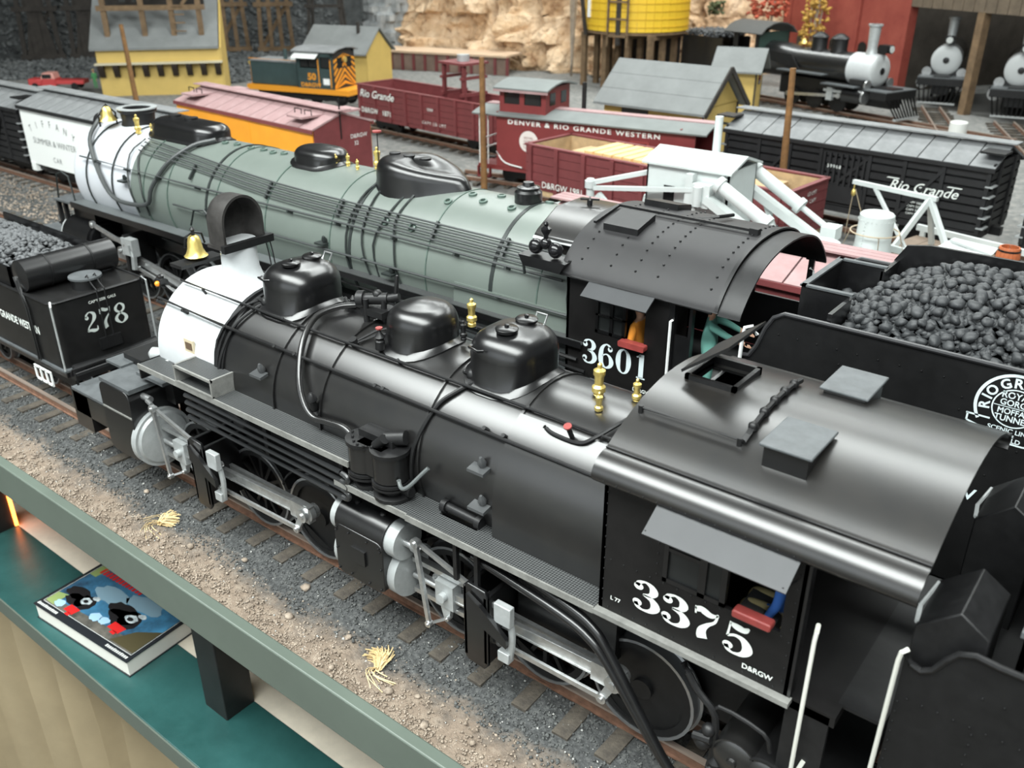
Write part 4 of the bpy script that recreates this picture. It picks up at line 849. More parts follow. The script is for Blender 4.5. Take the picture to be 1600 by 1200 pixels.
# bells, valves
bl2 = MB().lathe([(.0,.36),(.06,.36),(.11,.32),(.14,.22),(.16,.12),(.21,.03),(.24,0),(.1,.1)], (-23.6,-.5,4.68), (0,0,1), 20, cap=False).build('bell', brass, L2)
MB().tube([(-23.6,-.74,4.55),(-23.6,-.74,4.85),(-23.6,-.5,5.1),(-23.6,-.26,4.85),(-23.6,-.26,4.55)], .025, 6).build('bell_yoke', dull, bl2)
for p, k in (((-22.2,-.5,4.5),1.0), ((-15.1,-.12,4.58),.55), ((-14.85,.0,4.58),.6), ((-14.45,-.1,4.58),.5), ((-14.2,.25,4.57),1.0), ((-21.9,-.3,4.52),.5)):
    a_ = MB(); valve(a_, p, k); a_.build('safety_valve', brass, L2)
MB().cyl((-14.0,.1,4.55),(-14.0,.1,5.4), .012, n=6).build('valve_rod', dull, L2)
MB().lathe([(.1,0),(.1,.03)], (-14.0,.1,5.4), (0,0,1), 10).build('valve_wheel', red, L2)
sp2 = mat('pipe_grey', (.05,.055,.055), .45)
def arc2(lst, off): return [rpos(x, a, R2+off, Z2) for x, a in lst]
for k, a in enumerate((31, 35, 39, 43)):
    MB().tube(arc2([(-21.4, 46+k*5), (-19, a+10), (-16, a+2), (-12.7, a), (-9.3, a-1), (-8.2, a-2)], .1), .02, 6, 3).build('conduit', sp2, L2)
MB().tube(arc2([(-23.8,26),(-18.9,25),(-15.5,25.5),(-12.4,26),(-8.2,25)], .12), .024, 6).build('handrail', sp2, L2)
MB().tube(arc2([(-19.5,4),(-16,2),(-12.4,2.4),(-8,3.5)], .1), .024, 6).build('handrail', sp2, L2)
MB().tube([(x,-y,z) for x,y,z in arc2([(-23.8,26),(-8.2,25)], .12)], .024, 6).build('handrail', sp2, L2)
for x in (-23.0,-21.6,-20.2,-18.6,-17.0,-15.3,-13.8,-12.2,-10.6,-9.4):
    MB().bar(rpos(x,24,R2-.02,Z2), rpos(x,24,R2+.16,Z2), .05, .05).build('rail_post', dk, L2)
for x in (-19,-16.2,-13.9,-11.3,-9.6):
    MB().bar(rpos(x,30,R2+.07,Z2), rpos(x,45,R2+.07,Z2), .05, .06).build('conduit_clamp', dk, L2)
for x in (-16.2,-13,-9.5): MB().cyl(rpos(x,2.4,R2-.02,Z2), rpos(x,2.4,R2+.12,Z2), .03, n=8).build('rail_post', dk, L2)
MB().tube(arc2([(-24.3,78),(-24.05,66),(-23.7,45),(-23.0,22),(-22.5,2),(-22.1,-8),(-21.3,-8),(-20.6,-2),(-20.4,14),(-20.0,40),(-19.6,64),(-19.2,80)], .1), .055, 8, 4).build('feedwater_pipe', sp2, L2)
for lst in ([(-13.45,70),(-13.5,50),(-13.55,25),(-13.5,0),(-13.4,-20)], [(-13.2,68),(-13.15,45),(-13.1,20),(-12.95,0),(-12.8,-18)], [(-12.5,66),(-12.6,40),(-12.75,15),(-12.6,-18)], [(-12.3,64),(-12.35,40),(-12.2,20),(-12.1,0),(-11.95,-18)], [(-21.6,62),(-21.75,40),(-21.5,10),(-21.3,-18)], [(-21.3,58),(-21.35,40),(-20.95,10),(-20.85,-18)]):
    MB().tube(arc2(lst, .05), .022, 6, 3).build('sand_pipe', dk, L2)
for x, a in ((-11.45,66),(-11.15,82),(-10.75,75),(-10.05,74),(-11.88,36),(-9.65,100),(-12.6,36),(-18.0,84),(-17.6,86),(-17.2,84),(-16.9,87),(-19.0,84),(-18.6,86),(-10.6,90),(-9.2,88)):
    MB().lathe([(.085,0),(.085,.05),(.05,.06),(.05,.02)], rpos(x,a,R2,Z2), Vector(rpos(x,a,1,0)).to_2d().to_3d() if False else Vector((0,)+rpos(0,a,1,0)[1:]), 12, cap=False).build('washout_plug', gb, L2)
for x, a in ((-17.9,-8),(-14.2,8),(-12.25,-2),(-21.7,15)):
    c = Vector(rpos(x,a,R2,Z2)); MB().box(c.x-.14,c.x+.14,c.y-.18,c.y,c.z-.06,c.z-.02).lathe([(.05,0),(.06,.05),(.03,.12)], c+V(.05,-.05,0), (0,-.3,1), 8).build('step_bracket', dk, L2)
MB().tube([(-18.7,-1.6,2.95),(-18.65,-1.5,3.3),(-18.3,-1.45,3.35),(-17.9,-1.46,3.05)], .025, 6).build('grab_rail', dk, L2)
# lubricator beside the cab
lb = MB().prism([(-8.75,4.1),(-8.0,4.1),(-7.9,4.28),(-8.85,4.28)], -1.75, -1.4, 'y').build('lubricator_tray', black, L2)
MB().sphere((-8.6,-1.58,4.42), .13, 12, 8).sphere((-8.2,-1.58,4.42), .13, 12, 8).sphere((-8.4,-1.58,4.5), .1, 12, 8).lathe([(.05,0),(.04,.12),(.09,.2),(.09,.24),(.03,.28),(.05,.32),(.01,.36)], (-8.4,-1.58,4.52), (0,0,1), 12).build('lubricator', mat('gloss_black', (.01,.01,.011), .15), L2)
MB().tube([(-8.9,-1.5,4.25),(-8.92,-1.5,4.0),(-8.9,-1.5,3.85)], .025, 6).build('lubricator_pipe', dk, L2)
MB().tube([(-8.0,-1.48,4.1),(-7.98,-1.48,3.6),(-7.95,-1.48,3.3)], .05, 8).tube([(-7.95,-1.5,3.5),(-7.7,-1.52,3.45),(-7.68,-1.52,3.0)], .025, 6).build('injector_pipe', dk, L2)
# running boards
for s in (-1, 1):
    a, b = (-1.62, -1.1) if s < 0 else (1.1, 1.62)
    rb_ = MB().box(-24.3,-13.9,a,b,2.55,2.6).build('running_board', mat('board_grey', (.1,.11,.112), .55, 0, .1, 2), L2)
    MB().box(-24.3,-13.9,a-.03 if s<0 else b,a if s<0 else b+.03,2.46,2.61).build('board_edge', black, rb_)
    rb_ = MB().box(-14.2,-7.6,a,b,2.9,2.94).build('running_board', tread, L2)
    MB().box(-14.2,-7.6,a-.03 if s<0 else b,a if s<0 else b+.03,2.84,2.95).build('board_edge', black, rb_)
MB().tube([(-14.0,-1.6,2.72),(-12.5,-1.6,2.7),(-7.7,-1.6,2.6)], .035, 6).tube([(-12.9,-1.66,2.6),(-7.5,-1.66,2.45)], .03, 6).build('air_pipe', dull, L2)
MB().box(-12.6,-7.8,-1.5,-1.3,1.9,2.8).build('air_tank_panel', mat('panel_grey', (.07,.078,.08), .5), L2)
tag(rivets([(-12.4+.3*i, -1.505, z) for i in range(16) for z in (2.2,2.55)], .02).build('panel_rivets', greyst, L2), kind='stuff')
MB().box(-25.3,-24.3,-1.6,1.6,2.5,2.55).build('front_deck', deckg, L2)
MB().tube([(-25.2,-1.5,2.55),(-25.15,-1.45,3.2),(-24.9,-1.42,3.3),(-24.6,-1.4,3.2),(-24.5,-1.4,2.55)], .025, 6).build('grab_rail', dk, L2)
MB().box(-25.4,-25.3,-1.5,-1.4,.7,2.5).box(-25.05,-24.95,-1.5,-1.4,.7,2.5).box(-25.4,-24.95,-1.55,-1.35,1.2,1.25).box(-25.4,-24.95,-1.55,-1.35,1.8,1.85).build('front_ladder', dull, L2)
MB().box(-26.2,-25.2,-1.5,1.5,.6,1.5).build('pilot_beam', black, L2)
MB().box(-26.4,-25.2,-1.6,1.6,1.5,1.56).build('pilot_deck', deckg, L2)
for x0 in (-25.0, -14.6):
    cy_ = MB().cyl((x0,-1.2,1.55),(x0+1.3,-1.2,1.55), .52, n=28).box(x0+.1,x0+1.2,-1.3,-.6,1.4,2.3).build('cylinder_casing', black, L2)
    MB().cyl((x0-.1,-1.2,1.55),(x0,-1.2,1.55), .5, n=28).lathe([(.5,0),(.4,.08),(.1,.1)], (x0-.1,-1.2,1.55), (-1,0,0), 28).build('cylinder_head', greyst, cy_)
    MB().cyl((x0+1.3,-1.2,1.55),(x0+1.42,-1.2,1.55), .45, n=28).build('cylinder_head', black, cy_)
    MB().bar((x0+1.4,-1.3,1.75),(x0+3.0,-1.3,1.75),.1,.1).bar((x0+1.4,-1.3,1.3),(x0+3.0,-1.3,1.3),.1,.1).build('guide_bars', steel, L2)
    MB().box(x0+3.0,x0+3.12,-1.6,-.8,1.0,2.1).build('guide_yoke', dull, L2)
    MB().box(x0+3.0,x0+3.5,-1.65,-1.45,1.6,2.05).tube([(x0+3.35,-1.6,1.9),(x0+3.42,-1.6,1.6),(x0+3.35,-1.6,1.25)],.08,6).build('expansion_link', greyst, L2)
    rod(MB(), (x0+1.5,-1.55,2.1), (x0+3.1,-1.58,1.85), .1,.1,.06,.1,.1,False).build('radius_rod', steel, L2)
    rod(MB(), (x0+2.4,-1.35,1.5), (x0+5.6,-1.35,1.05), .2,.24,.08,.12,.2).build('main_rod', steel, L2)
    rod(MB(), (x0+3.35,-1.5,1.25), (x0+5.5,-1.5,.85), .08,.08,.05,.07,.08,False).build('eccentric_rod', steel, L2)
    rod(MB(), (x0+3.0,-1.2,1.0), (x0+8.2,-1.2,1.0), .18,.18,.07,.14,.14).build('side_rod', steel, L2)
for x in (-22.6,-21.0,-19.4,-17.8,-12.4,-10.8,-9.2): wheel(L2, x, -.78, .8, cw=-1.8); wheel(L2, x, .78, .8, side=1)
MB().box(-24,-8,-.55,.55,.6,2.4).build('engine_frame', dull, L2)
MB().box(-23,-16,-1.0,-.6,1.75,2.45).build('frame_plate', black, L2)
MB().tube([(-20.2,-1.5,2.35),(-18.6,-1.5,2.3),(-17.6,-1.5,1.75)], .04, 6).build('drain_pipe', sp2, L2)
# ---- cab 3601
V2 = -1.58
cs2 = MB().box(-7.95,-6.05,V2,V2+.05,2.3,3.2).box(-7.95,-7.35,V2,V2+.05,3.2,4.15).box(-6.45,-6.05,V2,V2+.05,3.2,4.15).box(-7.35,-6.45,V2,V2+.05,3.85,4.15).build('cab_side', MATS['cab_black'], L2)
MB().box(-6.0,-5.68,V2+.04,V2+.09,2.3,3.5).build('cab_rear_panel', black, L2)
MB().box(-6.05,-5.95,V2,V2+.1,2.3,4.15).box(-5.7,-5.65,V2,V2+.1,2.3,4.1).build('cab_post', black, L2)
MB().box(-7.95,-5.0,1.53,1.58,2.3,3.3).box(-7.95,-7.0,1.53,1.58,3.3,4.1).box(-5.1,-5.0,1.53,1.58,3.3,4.1).box(-6.1,-6.0,1.53,1.58,3.3,4.1).build('cab_side', black, L2)
MB().box(-7.95,-7.9,-1.58,1.58,2.3,4.3).build('cab_front', black, L2)
MB().box(-7.95,-5.0,-1.5,1.5,2.15,2.3).build('cab_floor', dull, L2)
MB().box(-7.9,-7.0,-1.0,1.0,2.3,4.0).build('backhead', MATS['backhead'], L2)
w2_ = MB().box(-7.37,-7.32,V2-.01,V2+.05,3.2,3.85).box(-7.1,-7.04,V2-.01,V2+.05,3.2,3.85).box(-6.86,-6.8,V2-.01,V2+.05,3.2,3.85).box(-7.37,-6.8,V2-.01,V2+.05,3.2,3.25).box(-7.37,-6.8,V2-.01,V2+.05,3.5,3.53).build('window_sash', black, L2)
MB().box(-7.34,-7.08,V2+.02,V2+.03,3.22,3.84).build('pane', glass, w2_); MB().box(-7.06,-6.84,V2+.02,V2+.03,3.22,3.84).build('pane', glass, w2_)
MB().prism(rrect(.24,.05,.025,3,-6.62,3.17), V2-.12, V2+.02, 'y').build('arm_rest', red, L2)
MB().sheet([(-1.95,3.92),(-1.6,4.15)], -7.45, -6.25, .025).build('awning', MATS['awning_grey'], L2)
p2 = [(0,4.88),(-.4,4.855),(-.8,4.775),(-1.15,4.63),(-1.45,4.4),(-1.64,4.19),(-1.7,4.08)]
pc2 = [tuple(p) for p in catmull([Vector(p) for p in p2], 4)]
f2 = [(-a,b) for a,b in pc2[::-1]][:-1]+pc2
MB().sheet(f2[::-1], -8.05, -5.2, .04).build('cab_roof', mat('cab_roof_grey', (.016,.0155,.0165), .55, 0, .15, 2, spec=.45), L2)
MB().sheet([(a,b+.03) for a,b in f2[::-1]], -5.26, -5.2, .06).sheet([(a*1.0,b-.03) for a,b in f2[::-1]], -5.2, -4.85, .03).build('roof_visor', dull, L2)
MB().tube([(-8.0,V2-.1,4.1),(-5.3,V2-.1,4.06)], .025, 6).build('rain_gutter', dull, L2)
def roofz2(v):
    v = -abs(v)
    for (a,b),(c,d) in zip(pc2[:-1], pc2[1:]):
        if c <= v <= a: return b+(d-b)*(v-a)/(c-a)
    return 4.1
rv = []
for x in (-7.75,-7.2,-6.75,-6.35,-5.45):
    for v_ in np.arange(-1.5, .9, .16): rv.append((x+.02, v_, roofz2(v_)+.005))
tag(rivets(rv, .022).build('roof_rivets', dull, L2), kind='stuff')
for y0,y1 in ((-.95,-.4),(.35,.85)):
    z0 = roofz2((y0+y1)/2)
    sl = (roofz2(y1)-roofz2(y0))/(y1-y0)
    hb = MB().add([(x,y,z0+(y-(y0+y1)/2)*sl+dz) for dz in (-.02,.09) for x,y in ((-7.7,y0),(-7.05,y0),(-7.05,y1),(-7.7,y1))], [(0,3,2,1),(4,5,6,7),(0,1,5,4),(1,2,6,5),(2,3,7,6),(3,0,4,7)])
    hb.build('roof_hatch', dull, L2)
MB().bar((-7.9,-.15,4.93),(-5.4,-.15,4.93),.06,.04).bar((-7.9,-.9,4.8),(-7.9,-.15,4.93),.05,.04).box(-5.5,-5.35,-.21,-.09,4.87,4.97).tube([(-6.5,-.15,4.93),(-6.2,.15,4.95),(-6.1,.5,4.92)],.03,6).build('roof_rail', dull, L2)
lettering(glyphs('3601', (-7.6, V2-.006, 2.6), X, Z, .44, .76), mat('cab_figures', (.62,.7,.72), .55), L2, 'cab_number')
lettering(text_mb('D&RGW', (-6.6, V2-.006, 2.36), X, Z, .06, bold=.02), letter, L2)
MB().tube([(-5.98,V2+.02,3.75),(-5.98,V2-.06,3.75),(-5.98,V2-.06,2.3)], .025, 6).build('grab_rail', mat('pale_grab', (.75,.77,.76), .4), L2)
MB().tube([(-5.05,1.5,3.95),(-5.0,1.55,3.9),(-5.0,1.55,2.6)], .022, 6).build('grab_rail', MATS['pale_grab'], L2)
MB().box(-7.3,-6.4,-1.45,-1.0,2.75,2.85).build('cab_seat', MATS['seat_grey'], L2)
# ---------------------------------------------------------------- tender 3601
T3 = thing('locomotive_tender', 'long black tender heaped with big coal lumps, round white emblem on its side', 'tender', (0.5, 13.2, 0), sh=(.5,0,0))
s3 = [(-4.85,1.0),(-4.85,3.55),(-4.8,3.5),(-4.7,3.52),(-4.6,3.7),(-4.5,4.0),(-4.4,4.18),(-4.25,4.27),(7,4.27),(7,1.0)]
for y0 in (-1.56, 1.51):
    q = MB().prism(s3, y0, y0+.05, 'y').build('tender_side', tb, T3)
    MB().tube([(a,y0 if y0<0 else y0+.05,b) for a,b in s3[1:9]], .035, 8).build('side_beading', mat('bead_black', (.03,.03,.032), .35), q)
MB().box(-4.8,7,-1.5,1.5,1.0,3.3).build('tank_body', tb, T3)
fb = MB().box(-4.35,-4.3,-.75,.75,3.3,4.45).box(-4.35,-3.65,-.78,-.73,3.3,4.45).box(-4.35,-3.65,.73,.78,3.3,4.45).box(-3.68,-3.62,-1.5,-.73,3.3,4.4).box(-3.68,-3.62,.73,1.5,3.3,4.4).build('coal_gate', black, T3)
MB().box(-4.37,-4.28,-.8,.8,4.45,4.48).box(-4.35,-3.6,-.8,-.72,4.45,4.48).box(-4.35,-3.6,.72,.8,4.45,4.48).build('gate_rim', deckg, fb)
far = [(-3.7,3.3),(-3.7,4.4),(-3.55,4.66),(-3.2,4.72),(7,4.72),(7,3.3)]
MB().prism(far, 1.44, 1.5, 'y').build('bunker_side', black, T3)

MB().tube([(-4.62,-1.55,3.86),(-4.68,-1.62,4.0),(-4.78,-1.64,3.96),(-4.8,-1.64,3.8),(-4.82,-1.64,2.2)], .028, 8).build('grab_rail', MATS['pale_grab'], T3)
tag(rivets([(-4.3+.28*i, -1.562, 3.95-.0*i) for i in range(24)]+[(-4.4+.28*i, -1.562, 3.2) for i in range(24)]+[(-4.4+.28*i,-1.562,2.75) for i in range(24)]+[(-3.4+1.6*k,-1.562,1.4+.18*i) for k in range(4) for i in range(14)], .013).build('tender_rivets', tb, T3), kind='stuff')
MB().box(-4.8,7,-1.3,1.3,.8,1.0).build('tender_frame', dull, T3)
for x in (-4.0,-2.4,-.8,2,3.6): wheel(T3, x, -.76, .42, solid=True); wheel(T3, x, .76, .42, side=1, solid=True)
em = mat('emblem_white', (.62,.7,.72), .55)
YS = -1.568; ec = (-1.19, 3.76)
def emb(pts): return [(p[0], YS, p[1]) for p in pts]
def annulus(r0, r1, a0=0, a1=360, n=40, cx=ec[0], cz=ec[1]):
    vs = [(cx+r*math.cos(math.radians(a0+(a1-a0)*i/n)), YS, cz+r*math.sin(math.radians(a0+(a1-a0)*i/n))) for r in (r0,r1) for i in range(n+1)]
    return vs, [(i,i+1,n+1+i+1,n+1+i) for i in range(n)]
E3 = MB(); E3.add(*annulus(.425,.465,-32,212)); E3.add(*annulus(.245,.262))
word = 'RIOGRANDE'
for ch, a in zip(word, (186,166,148,118,94,70,46,22,2)):
    ar = math.radians(a); o = V(ec[0]+.285*math.cos(ar), YS, ec[1]+.285*math.sin(ar)); uz = V(math.cos(ar),0,math.sin(ar)); ux = V(math.sin(ar),0,-math.cos(ar))
    t_ = text_mb(ch, o, ux, uz, .12, bold=.03, align='CENTER'); E3.add(t_.v, t_.f)
for w_, z_, h_ in (('ROYAL',.13,.085),('GORGE',.03,.08),('MOFFAT',-.085,.075),('TUNNEL',-.185,.08)):
    t_ = text_mb(w_, (ec[0],YS,ec[1]+z_), X, Z, h_, bold=.02, align='CENTER', sx=.9); E3.add(t_.v, t_.f)
E3.add([(ec[0]-.24,YS,ec[1]+.005),(ec[0]+.24,YS,ec[1]+.005),(ec[0]+.24,YS,ec[1]+.015),(ec[0]-.24,YS,ec[1]+.015)], [(0,1,2,3)])
def line(a, b, w=.012):
    a = V(a[0],YS,a[1]); b = V(b[0],YS,b[1]); d = (b-a).normalized(); n = V(-d.z,0,d.x)*w; E3.add([a-n,b-n,b+n,a+n], [(0,1,2,3)])
bn = [(-.5,-.2),(-.5,-.3),(-.35,-.34),(-.35,-.44),(-.2,-.48),(.2,-.48),(.35,-.44),(.35,-.34),(.5,-.3),(.5,-.2)]
for a, b in zip(bn[:-1], bn[1:]): line((ec[0]+a[0],ec[1]+a[1]), (ec[0]+b[0],ec[1]+b[1]))
line((ec[0]-.52,ec[1]-.2),(ec[0]-.24,ec[1]-.2)); line((ec[0]+.24,ec[1]-.2),(ec[0]+.52,ec[1]-.2))
for w_, z_, h_ in (('SCENIC LINE',-.335,.06),('OF THE',-.385,.03),('WORLD',-.46,.06)):
    t_ = text_mb(w_, (ec[0],YS,ec[1]+z_), X, Z, h_, bold=.02, align='CENTER'); E3.add(t_.v, t_.f)
lettering(E3, em, T3, 'emblem')
lettering(text_mb('DENVER', (-2.52, YS, 2.33), X, Z, .17, bold=.015, space=2.1, sx=1.1), em, T3)
# coal: the big lumps in view each an object, smaller filling below as one mass
fill = rs2.uniform(0, 1, (5200, 3)); fx = -4.2+fill[:,0]*6.5; fy = -1.4+fill[:,1]*2.8
def coalz(x, y): return min(3.95+.75*max(0,min(1,(x+4.1)/1.5))*(1-.25*(y/1.4)**2), 4.85) - .3*max(0,(-y-.9)/.5)
fz = np.array([coalz(a,b) for a,b in zip(fx,fy)])-.07
ok = (fx > -3.55) | (np.abs(fy) < .62)
o = scatter('coal_filling', coalm, np.stack([fx-.5,fy,fz],1)[ok], rs2.uniform(.07,.12,5200)[ok], 9); o.location = [c*S for c in (.5,13.2,0)]
tag(o, 'dark coal filling under the big lumps of the long tender', 'coal', kind='stuff')
tag(MB().box(-3.6,2.2,-1.42,1.42,3.3,3.7).build('coal_bed', coalm, T3), kind='stuff')
cnt = 0; rc_ = random.Random(12); grid_ = []
for i in range(24):
    for j in range(16):
        x = -4.2+i*.158+rc_.uniform(-.06,.06)+(.08 if j % 2 else 0); y = -1.36+j*.176+rc_.uniform(-.05,.05)
        if x > 1.4 or (x < -3.55 and abs(y) > .58): continue
        grid_.append((x,y))
for x, y in grid_[:300]:
    o = link('coal_lump', lm1[rc_.randrange(5)], None, (x, 13.2+y, coalz(x,y)+rc_.uniform(-.02,.08)))
    o.rotation_euler = (rc_.uniform(-.6,.6), rc_.uniform(-.6,.6), rc_.uniform(0,6.28)); k = rc_.uniform(.7,1.15); o.scale = (k,k,k)
    tag(o, 'rounded dark grey coal lump heaped in the long black tender', 'coal', 'coal lumps heaped in the long tender')
# ---------------------------------------------------------------- freight cars (local frame: x along the car, rail top z = 0)
pinkroof = mat('faded_pink_roof', (.31,.19,.19), .8, 0, c2=(.4,.27,.27), vscale=1.2)
greyroof = mat('weathered_grey_roof', (.15,.157,.16), .75, 0, c2=(.25,.257,.26), vscale=1.0)
slate = mat('slate_roof', (.17,.185,.18), .8, 0, .1, 1)
orange = mat('orange_side', (.8,.33,.02), .5, 0, .06, 1)
blackcar = mat('black_car', (.012,.012,.013), .6, 0, .3, 2)
tanwood = mat('tan_wood', (.48,.34,.19), .85, 0, .15, 3)
brownwood = mat('brown_post', (.2,.1,.035), .8, 0, .25, 4)
def trucks(t, xs, w=.95):
    for x in xs:
        for dx in (-.75, .75):
            for s in (-1, 1): MB().lathe([(.36,-.05),(.36,.05),(.4,.06),(.4,.09),(.1,.09)], (x+dx, s*.5, .36), (0,-s,0), 20).build('wheel', dull, t)
        for s in (-1, 1): MB().prism([(x-1.05,.3),(x-.7,.62),(x+.7,.62),(x+1.05,.3),(x+.5,.22),(x-.5,.22)], s*.62-.05, s*.62+.05, 'y').build('truck_frame', dull, t)
def coupler(t, L):
    for s in (-1, 1): MB().box(s*L/2-.05 if s > 0 else -L/2-.3, L/2+.3 if s > 0 else -L/2+.05, -.12, .12, .6, .85).build('coupler', dull, t)
def car_roof(t, L, W, ez, rz, m, rim, n=12, walk=True, gap=.02, hatch=None):
    hl, hw = L/2+.08, W/2+.1; th = .06; pw = 2*hl/n
    for s in (-1, 1):
        a = math.atan2(rz-ez, hw); ln = math.hypot(hw, rz-ez)
        me = MB().box(-pw/2+gap, pw/2-gap, 0, ln, -th, 0).mesh('roof_panel', m)
        pieces('roof_panel', me, t, [((-hl+pw*(i+.5), s*hw, ez+.02), (a if s < 0 else -a, 0, 0), (1, -s, 1)) if False else ((-hl+pw*(i+.5), s*hw, ez+.02), (a, 0, 0 if s < 0 else math.pi), (1,1,1)) for i in range(n)])
        MB().box(-hl, hl, s*hw-.03, s*hw+.03, ez-.12, ez+.0).build('eave_board', rim, t)
    if walk:
        w = MB()
        for k, y in enumerate((-.2, 0, .2)): MB().box(-hl-.15, hl+.15, y-.09, y+.09, rz+.08, rz+.12).build('walk_board', m, t)
def boxcar(name, label, loc, rz, L, W, ez, ridge, side, end, roof, rim=None, n=12, cat='freight car', lines=0, fz=.85):
    t = thing(name, label, cat, (*loc, 0), rz)
    rim = rim or side
    for s in (-1, 1): MB().box(-L/2, L/2, s*W/2-.04, s*W/2+.04, fz, ez).build('side_wall', side, t)
    for s in (-1, 1): MB().prism([(-W/2, fz), (W/2, fz), (W/2, ez), (0, ridge-.05), (-W/2, ez)], s*L/2-.04, s*L/2+.04, 'x').build('end_wall', end, t)
    MB().box(-L/2, L/2, -W/2+.1, W/2-.1, fz-.25, fz).build('underframe', dull, t)
    car_roof(t, L, W, ez, ridge, roof, rim, n)
    trucks(t, (-L/2+1.6, L/2-1.6)); coupler(t, L)
    return t
# white refrigerator car
c = boxcar('refrigerator_car', 'white-sided refrigerator car with grey roof lettered for summer and winter', (-33.6, 18.2), 0, 9.2, 2.4, 3.1, 3.55, white, white, greyroof, blackcar)
F = -1.25
mt = MB()
for ch, k in zip('TIFFANY', range(7)):
    a = math.radians(112-k*7.4); o = V(-2.35+4.2*math.cos(a)*1.0, F, -1.55+4.0*math.sin(a)); q = text_mb(ch, o, V(math.sin(a),0,-math.cos(a)), V(math.cos(a),0,math.sin(a)), .26, align='CENTER', sx=.9); mt.add(q.v, q.f)
q = text_mb('SUMMER & WINTER', (-2.3, F, 1.72), X, Z, .23, align='CENTER', sx=1.12); mt.add(q.v, q.f)
q = text_mb('CAR', (-2.3, F, 1.1), X, Z, .2, align='CENTER', space=1.3); mt.add(q.v, q.f)
lettering(mt, mat('grey_lettering', (.2,.21,.21), .6), c)
MB().box(-4.55,-4.2,-1.26,-1.0,.55,.9).build('corner_step', white, c)
# slatted stock cars
def stockcar(label, loc, rz, L=9.2, W=2.4, ez=2.85, ridge=3.35, text=True, n=12):
    t = thing('stock_car', label, 'freight car', (*loc, 0), rz)
    sl = MB().box(-L/2, L/2, -.03, .03, -.1, .1).mesh('side_slat', blackcar)
    for s in (-1, 1):
        pieces('side_slat', sl, t, [((0, s*(W/2-.02), .98+.27*k), (0,0,0), (1,1,1)) for k in range(7)])
        for x in (-L/2+.06, -3.2, -2.0, -.85, .85, 2.0, 3.2, L/2-.06): MB().box(x-.06, x+.06, s*W/2-.0 if s > 0 else s*W/2-.07, s*W/2+.07 if s > 0 else s*W/2, .8, ez-.05).build('side_post', blackcar, t)
        MB().box(-.8, .8, s*W/2+(.02 if s > 0 else -.1), s*W/2+(.1 if s > 0 else -.02), 1.0, 1.55).build('door_panel', blackcar, t)
        for x in [-.7+.2*i for i in range(8)]: MB().box(x-.04, x+.04, s*W/2+(.02 if s > 0 else -.1), s*W/2+(.1 if s > 0 else -.02), 1.55, 2.6).build('door_slat', blackcar, t)
        for x0, x1 in ((-3.2,-2.0), (2.0,3.2), (-.8,.8)): MB().bar((x0, s*W/2+s*.06, 1.0), (x1, s*W/2+s*.06, 2.6), .05, .1).build('brace', blackcar, t)
        MB().box(-L/2, L/2, s*W/2-.05, s*W/2+.05, ez-.12, ez).build('top_plate', blackcar, t)
    es = MB().box(-.03, .03, -W/2, W/2, -.1, .1).mesh('end_slat', blackcar)
    for s in (-1, 1):
        pieces('end_slat', es, t, [((s*L/2, 0, .98+.27*k), (0,0,0), (1,1,1)) for k in range(8)])
        for y in (-.6, .6): MB().box(s*L/2-.08, s*L/2+.08, y-.06, y+.06, .8, 3.0).build('end_post', blackcar, t)
        for k in range(5): MB().box(s*L/2-.1 if s > 0 else s*L/2-.12, s*L/2+.12 if s > 0 else s*L/2+.1, -W/2-.12, -W/2+.35, 1.0+.32*k, 1.04+.32*k).build('ladder_rung', greyst, t)
    for s in (-1, 1):
        MB().box(-L/2+.1, L/2-.1, s*(W/2-.11)-.02, s*(W/2-.11)+.02, .85, ez-.05).build('side_lining', blackcar, t)
        MB().box(s*(L/2-.11)-.02, s*(L/2-.11)+.02, -W/2+.11, W/2-.11, .85, ez-.05).build('end_lining', blackcar, t)
    MB().box(-L/2, L/2, -W/2, W/2, .65, .85).build('underframe', blackcar, t)
    car_roof(t, L, W, ez, ridge, greyroof, blackcar, n)
    for s in (-1, 1): MB().box(s*L/2-.5, s*L/2+.2, -1.15, -.45, ridge-.12, ridge-.06).build('roof_platform', dull, t)
    trucks(t, (-L/2+1.6, L/2-1.6)); coupler(t, L)
    if text:
        m_ = MB(); q = text_mb('Rio Grande', (1.6, -W/2-.08, 1.78), X, Z, .3, shear=.35, bold=.008, sx=1.06); m_.add(q.v, q.f)
        for x0, x1, z in ((1.5,1.9,2.1), (2.55,2.9,1.94), (3.4,3.85,2.1)): m_.add([(x0,-W/2-.08,z),(x1,-W/2-.08,z),(x1+.02,-W/2-.08,z+.035),(x0+.05,-W/2-.08,z+.035)], [(0,1,2,3)])
        for k in range(4): q = text_mb('CAPY 5000', (2.3, -W/2-.08, 1.42-.12*k), X, Z, .07); m_.add(q.v, q.f)
        q = text_mb('59968', (-.55, -W/2-.12, 2.12), X, Z, .11, space=1.3); m_.add(q.v, q.f)
        lettering(m_, letter, t)
    return t
stockcar('black slatted stock car lettered in white script with grey panelled roof', (-9.75, 31.75), math.radians(-6))
stockcar('black slatted stock car standing beside the white lettered refrigerator car', (-43.4, 18.35), 0, text=False)
stockcar('black slatted car with grey roof coupled past the script-lettered stock car', (.6, 30.3), math.radians(-10), text=False)
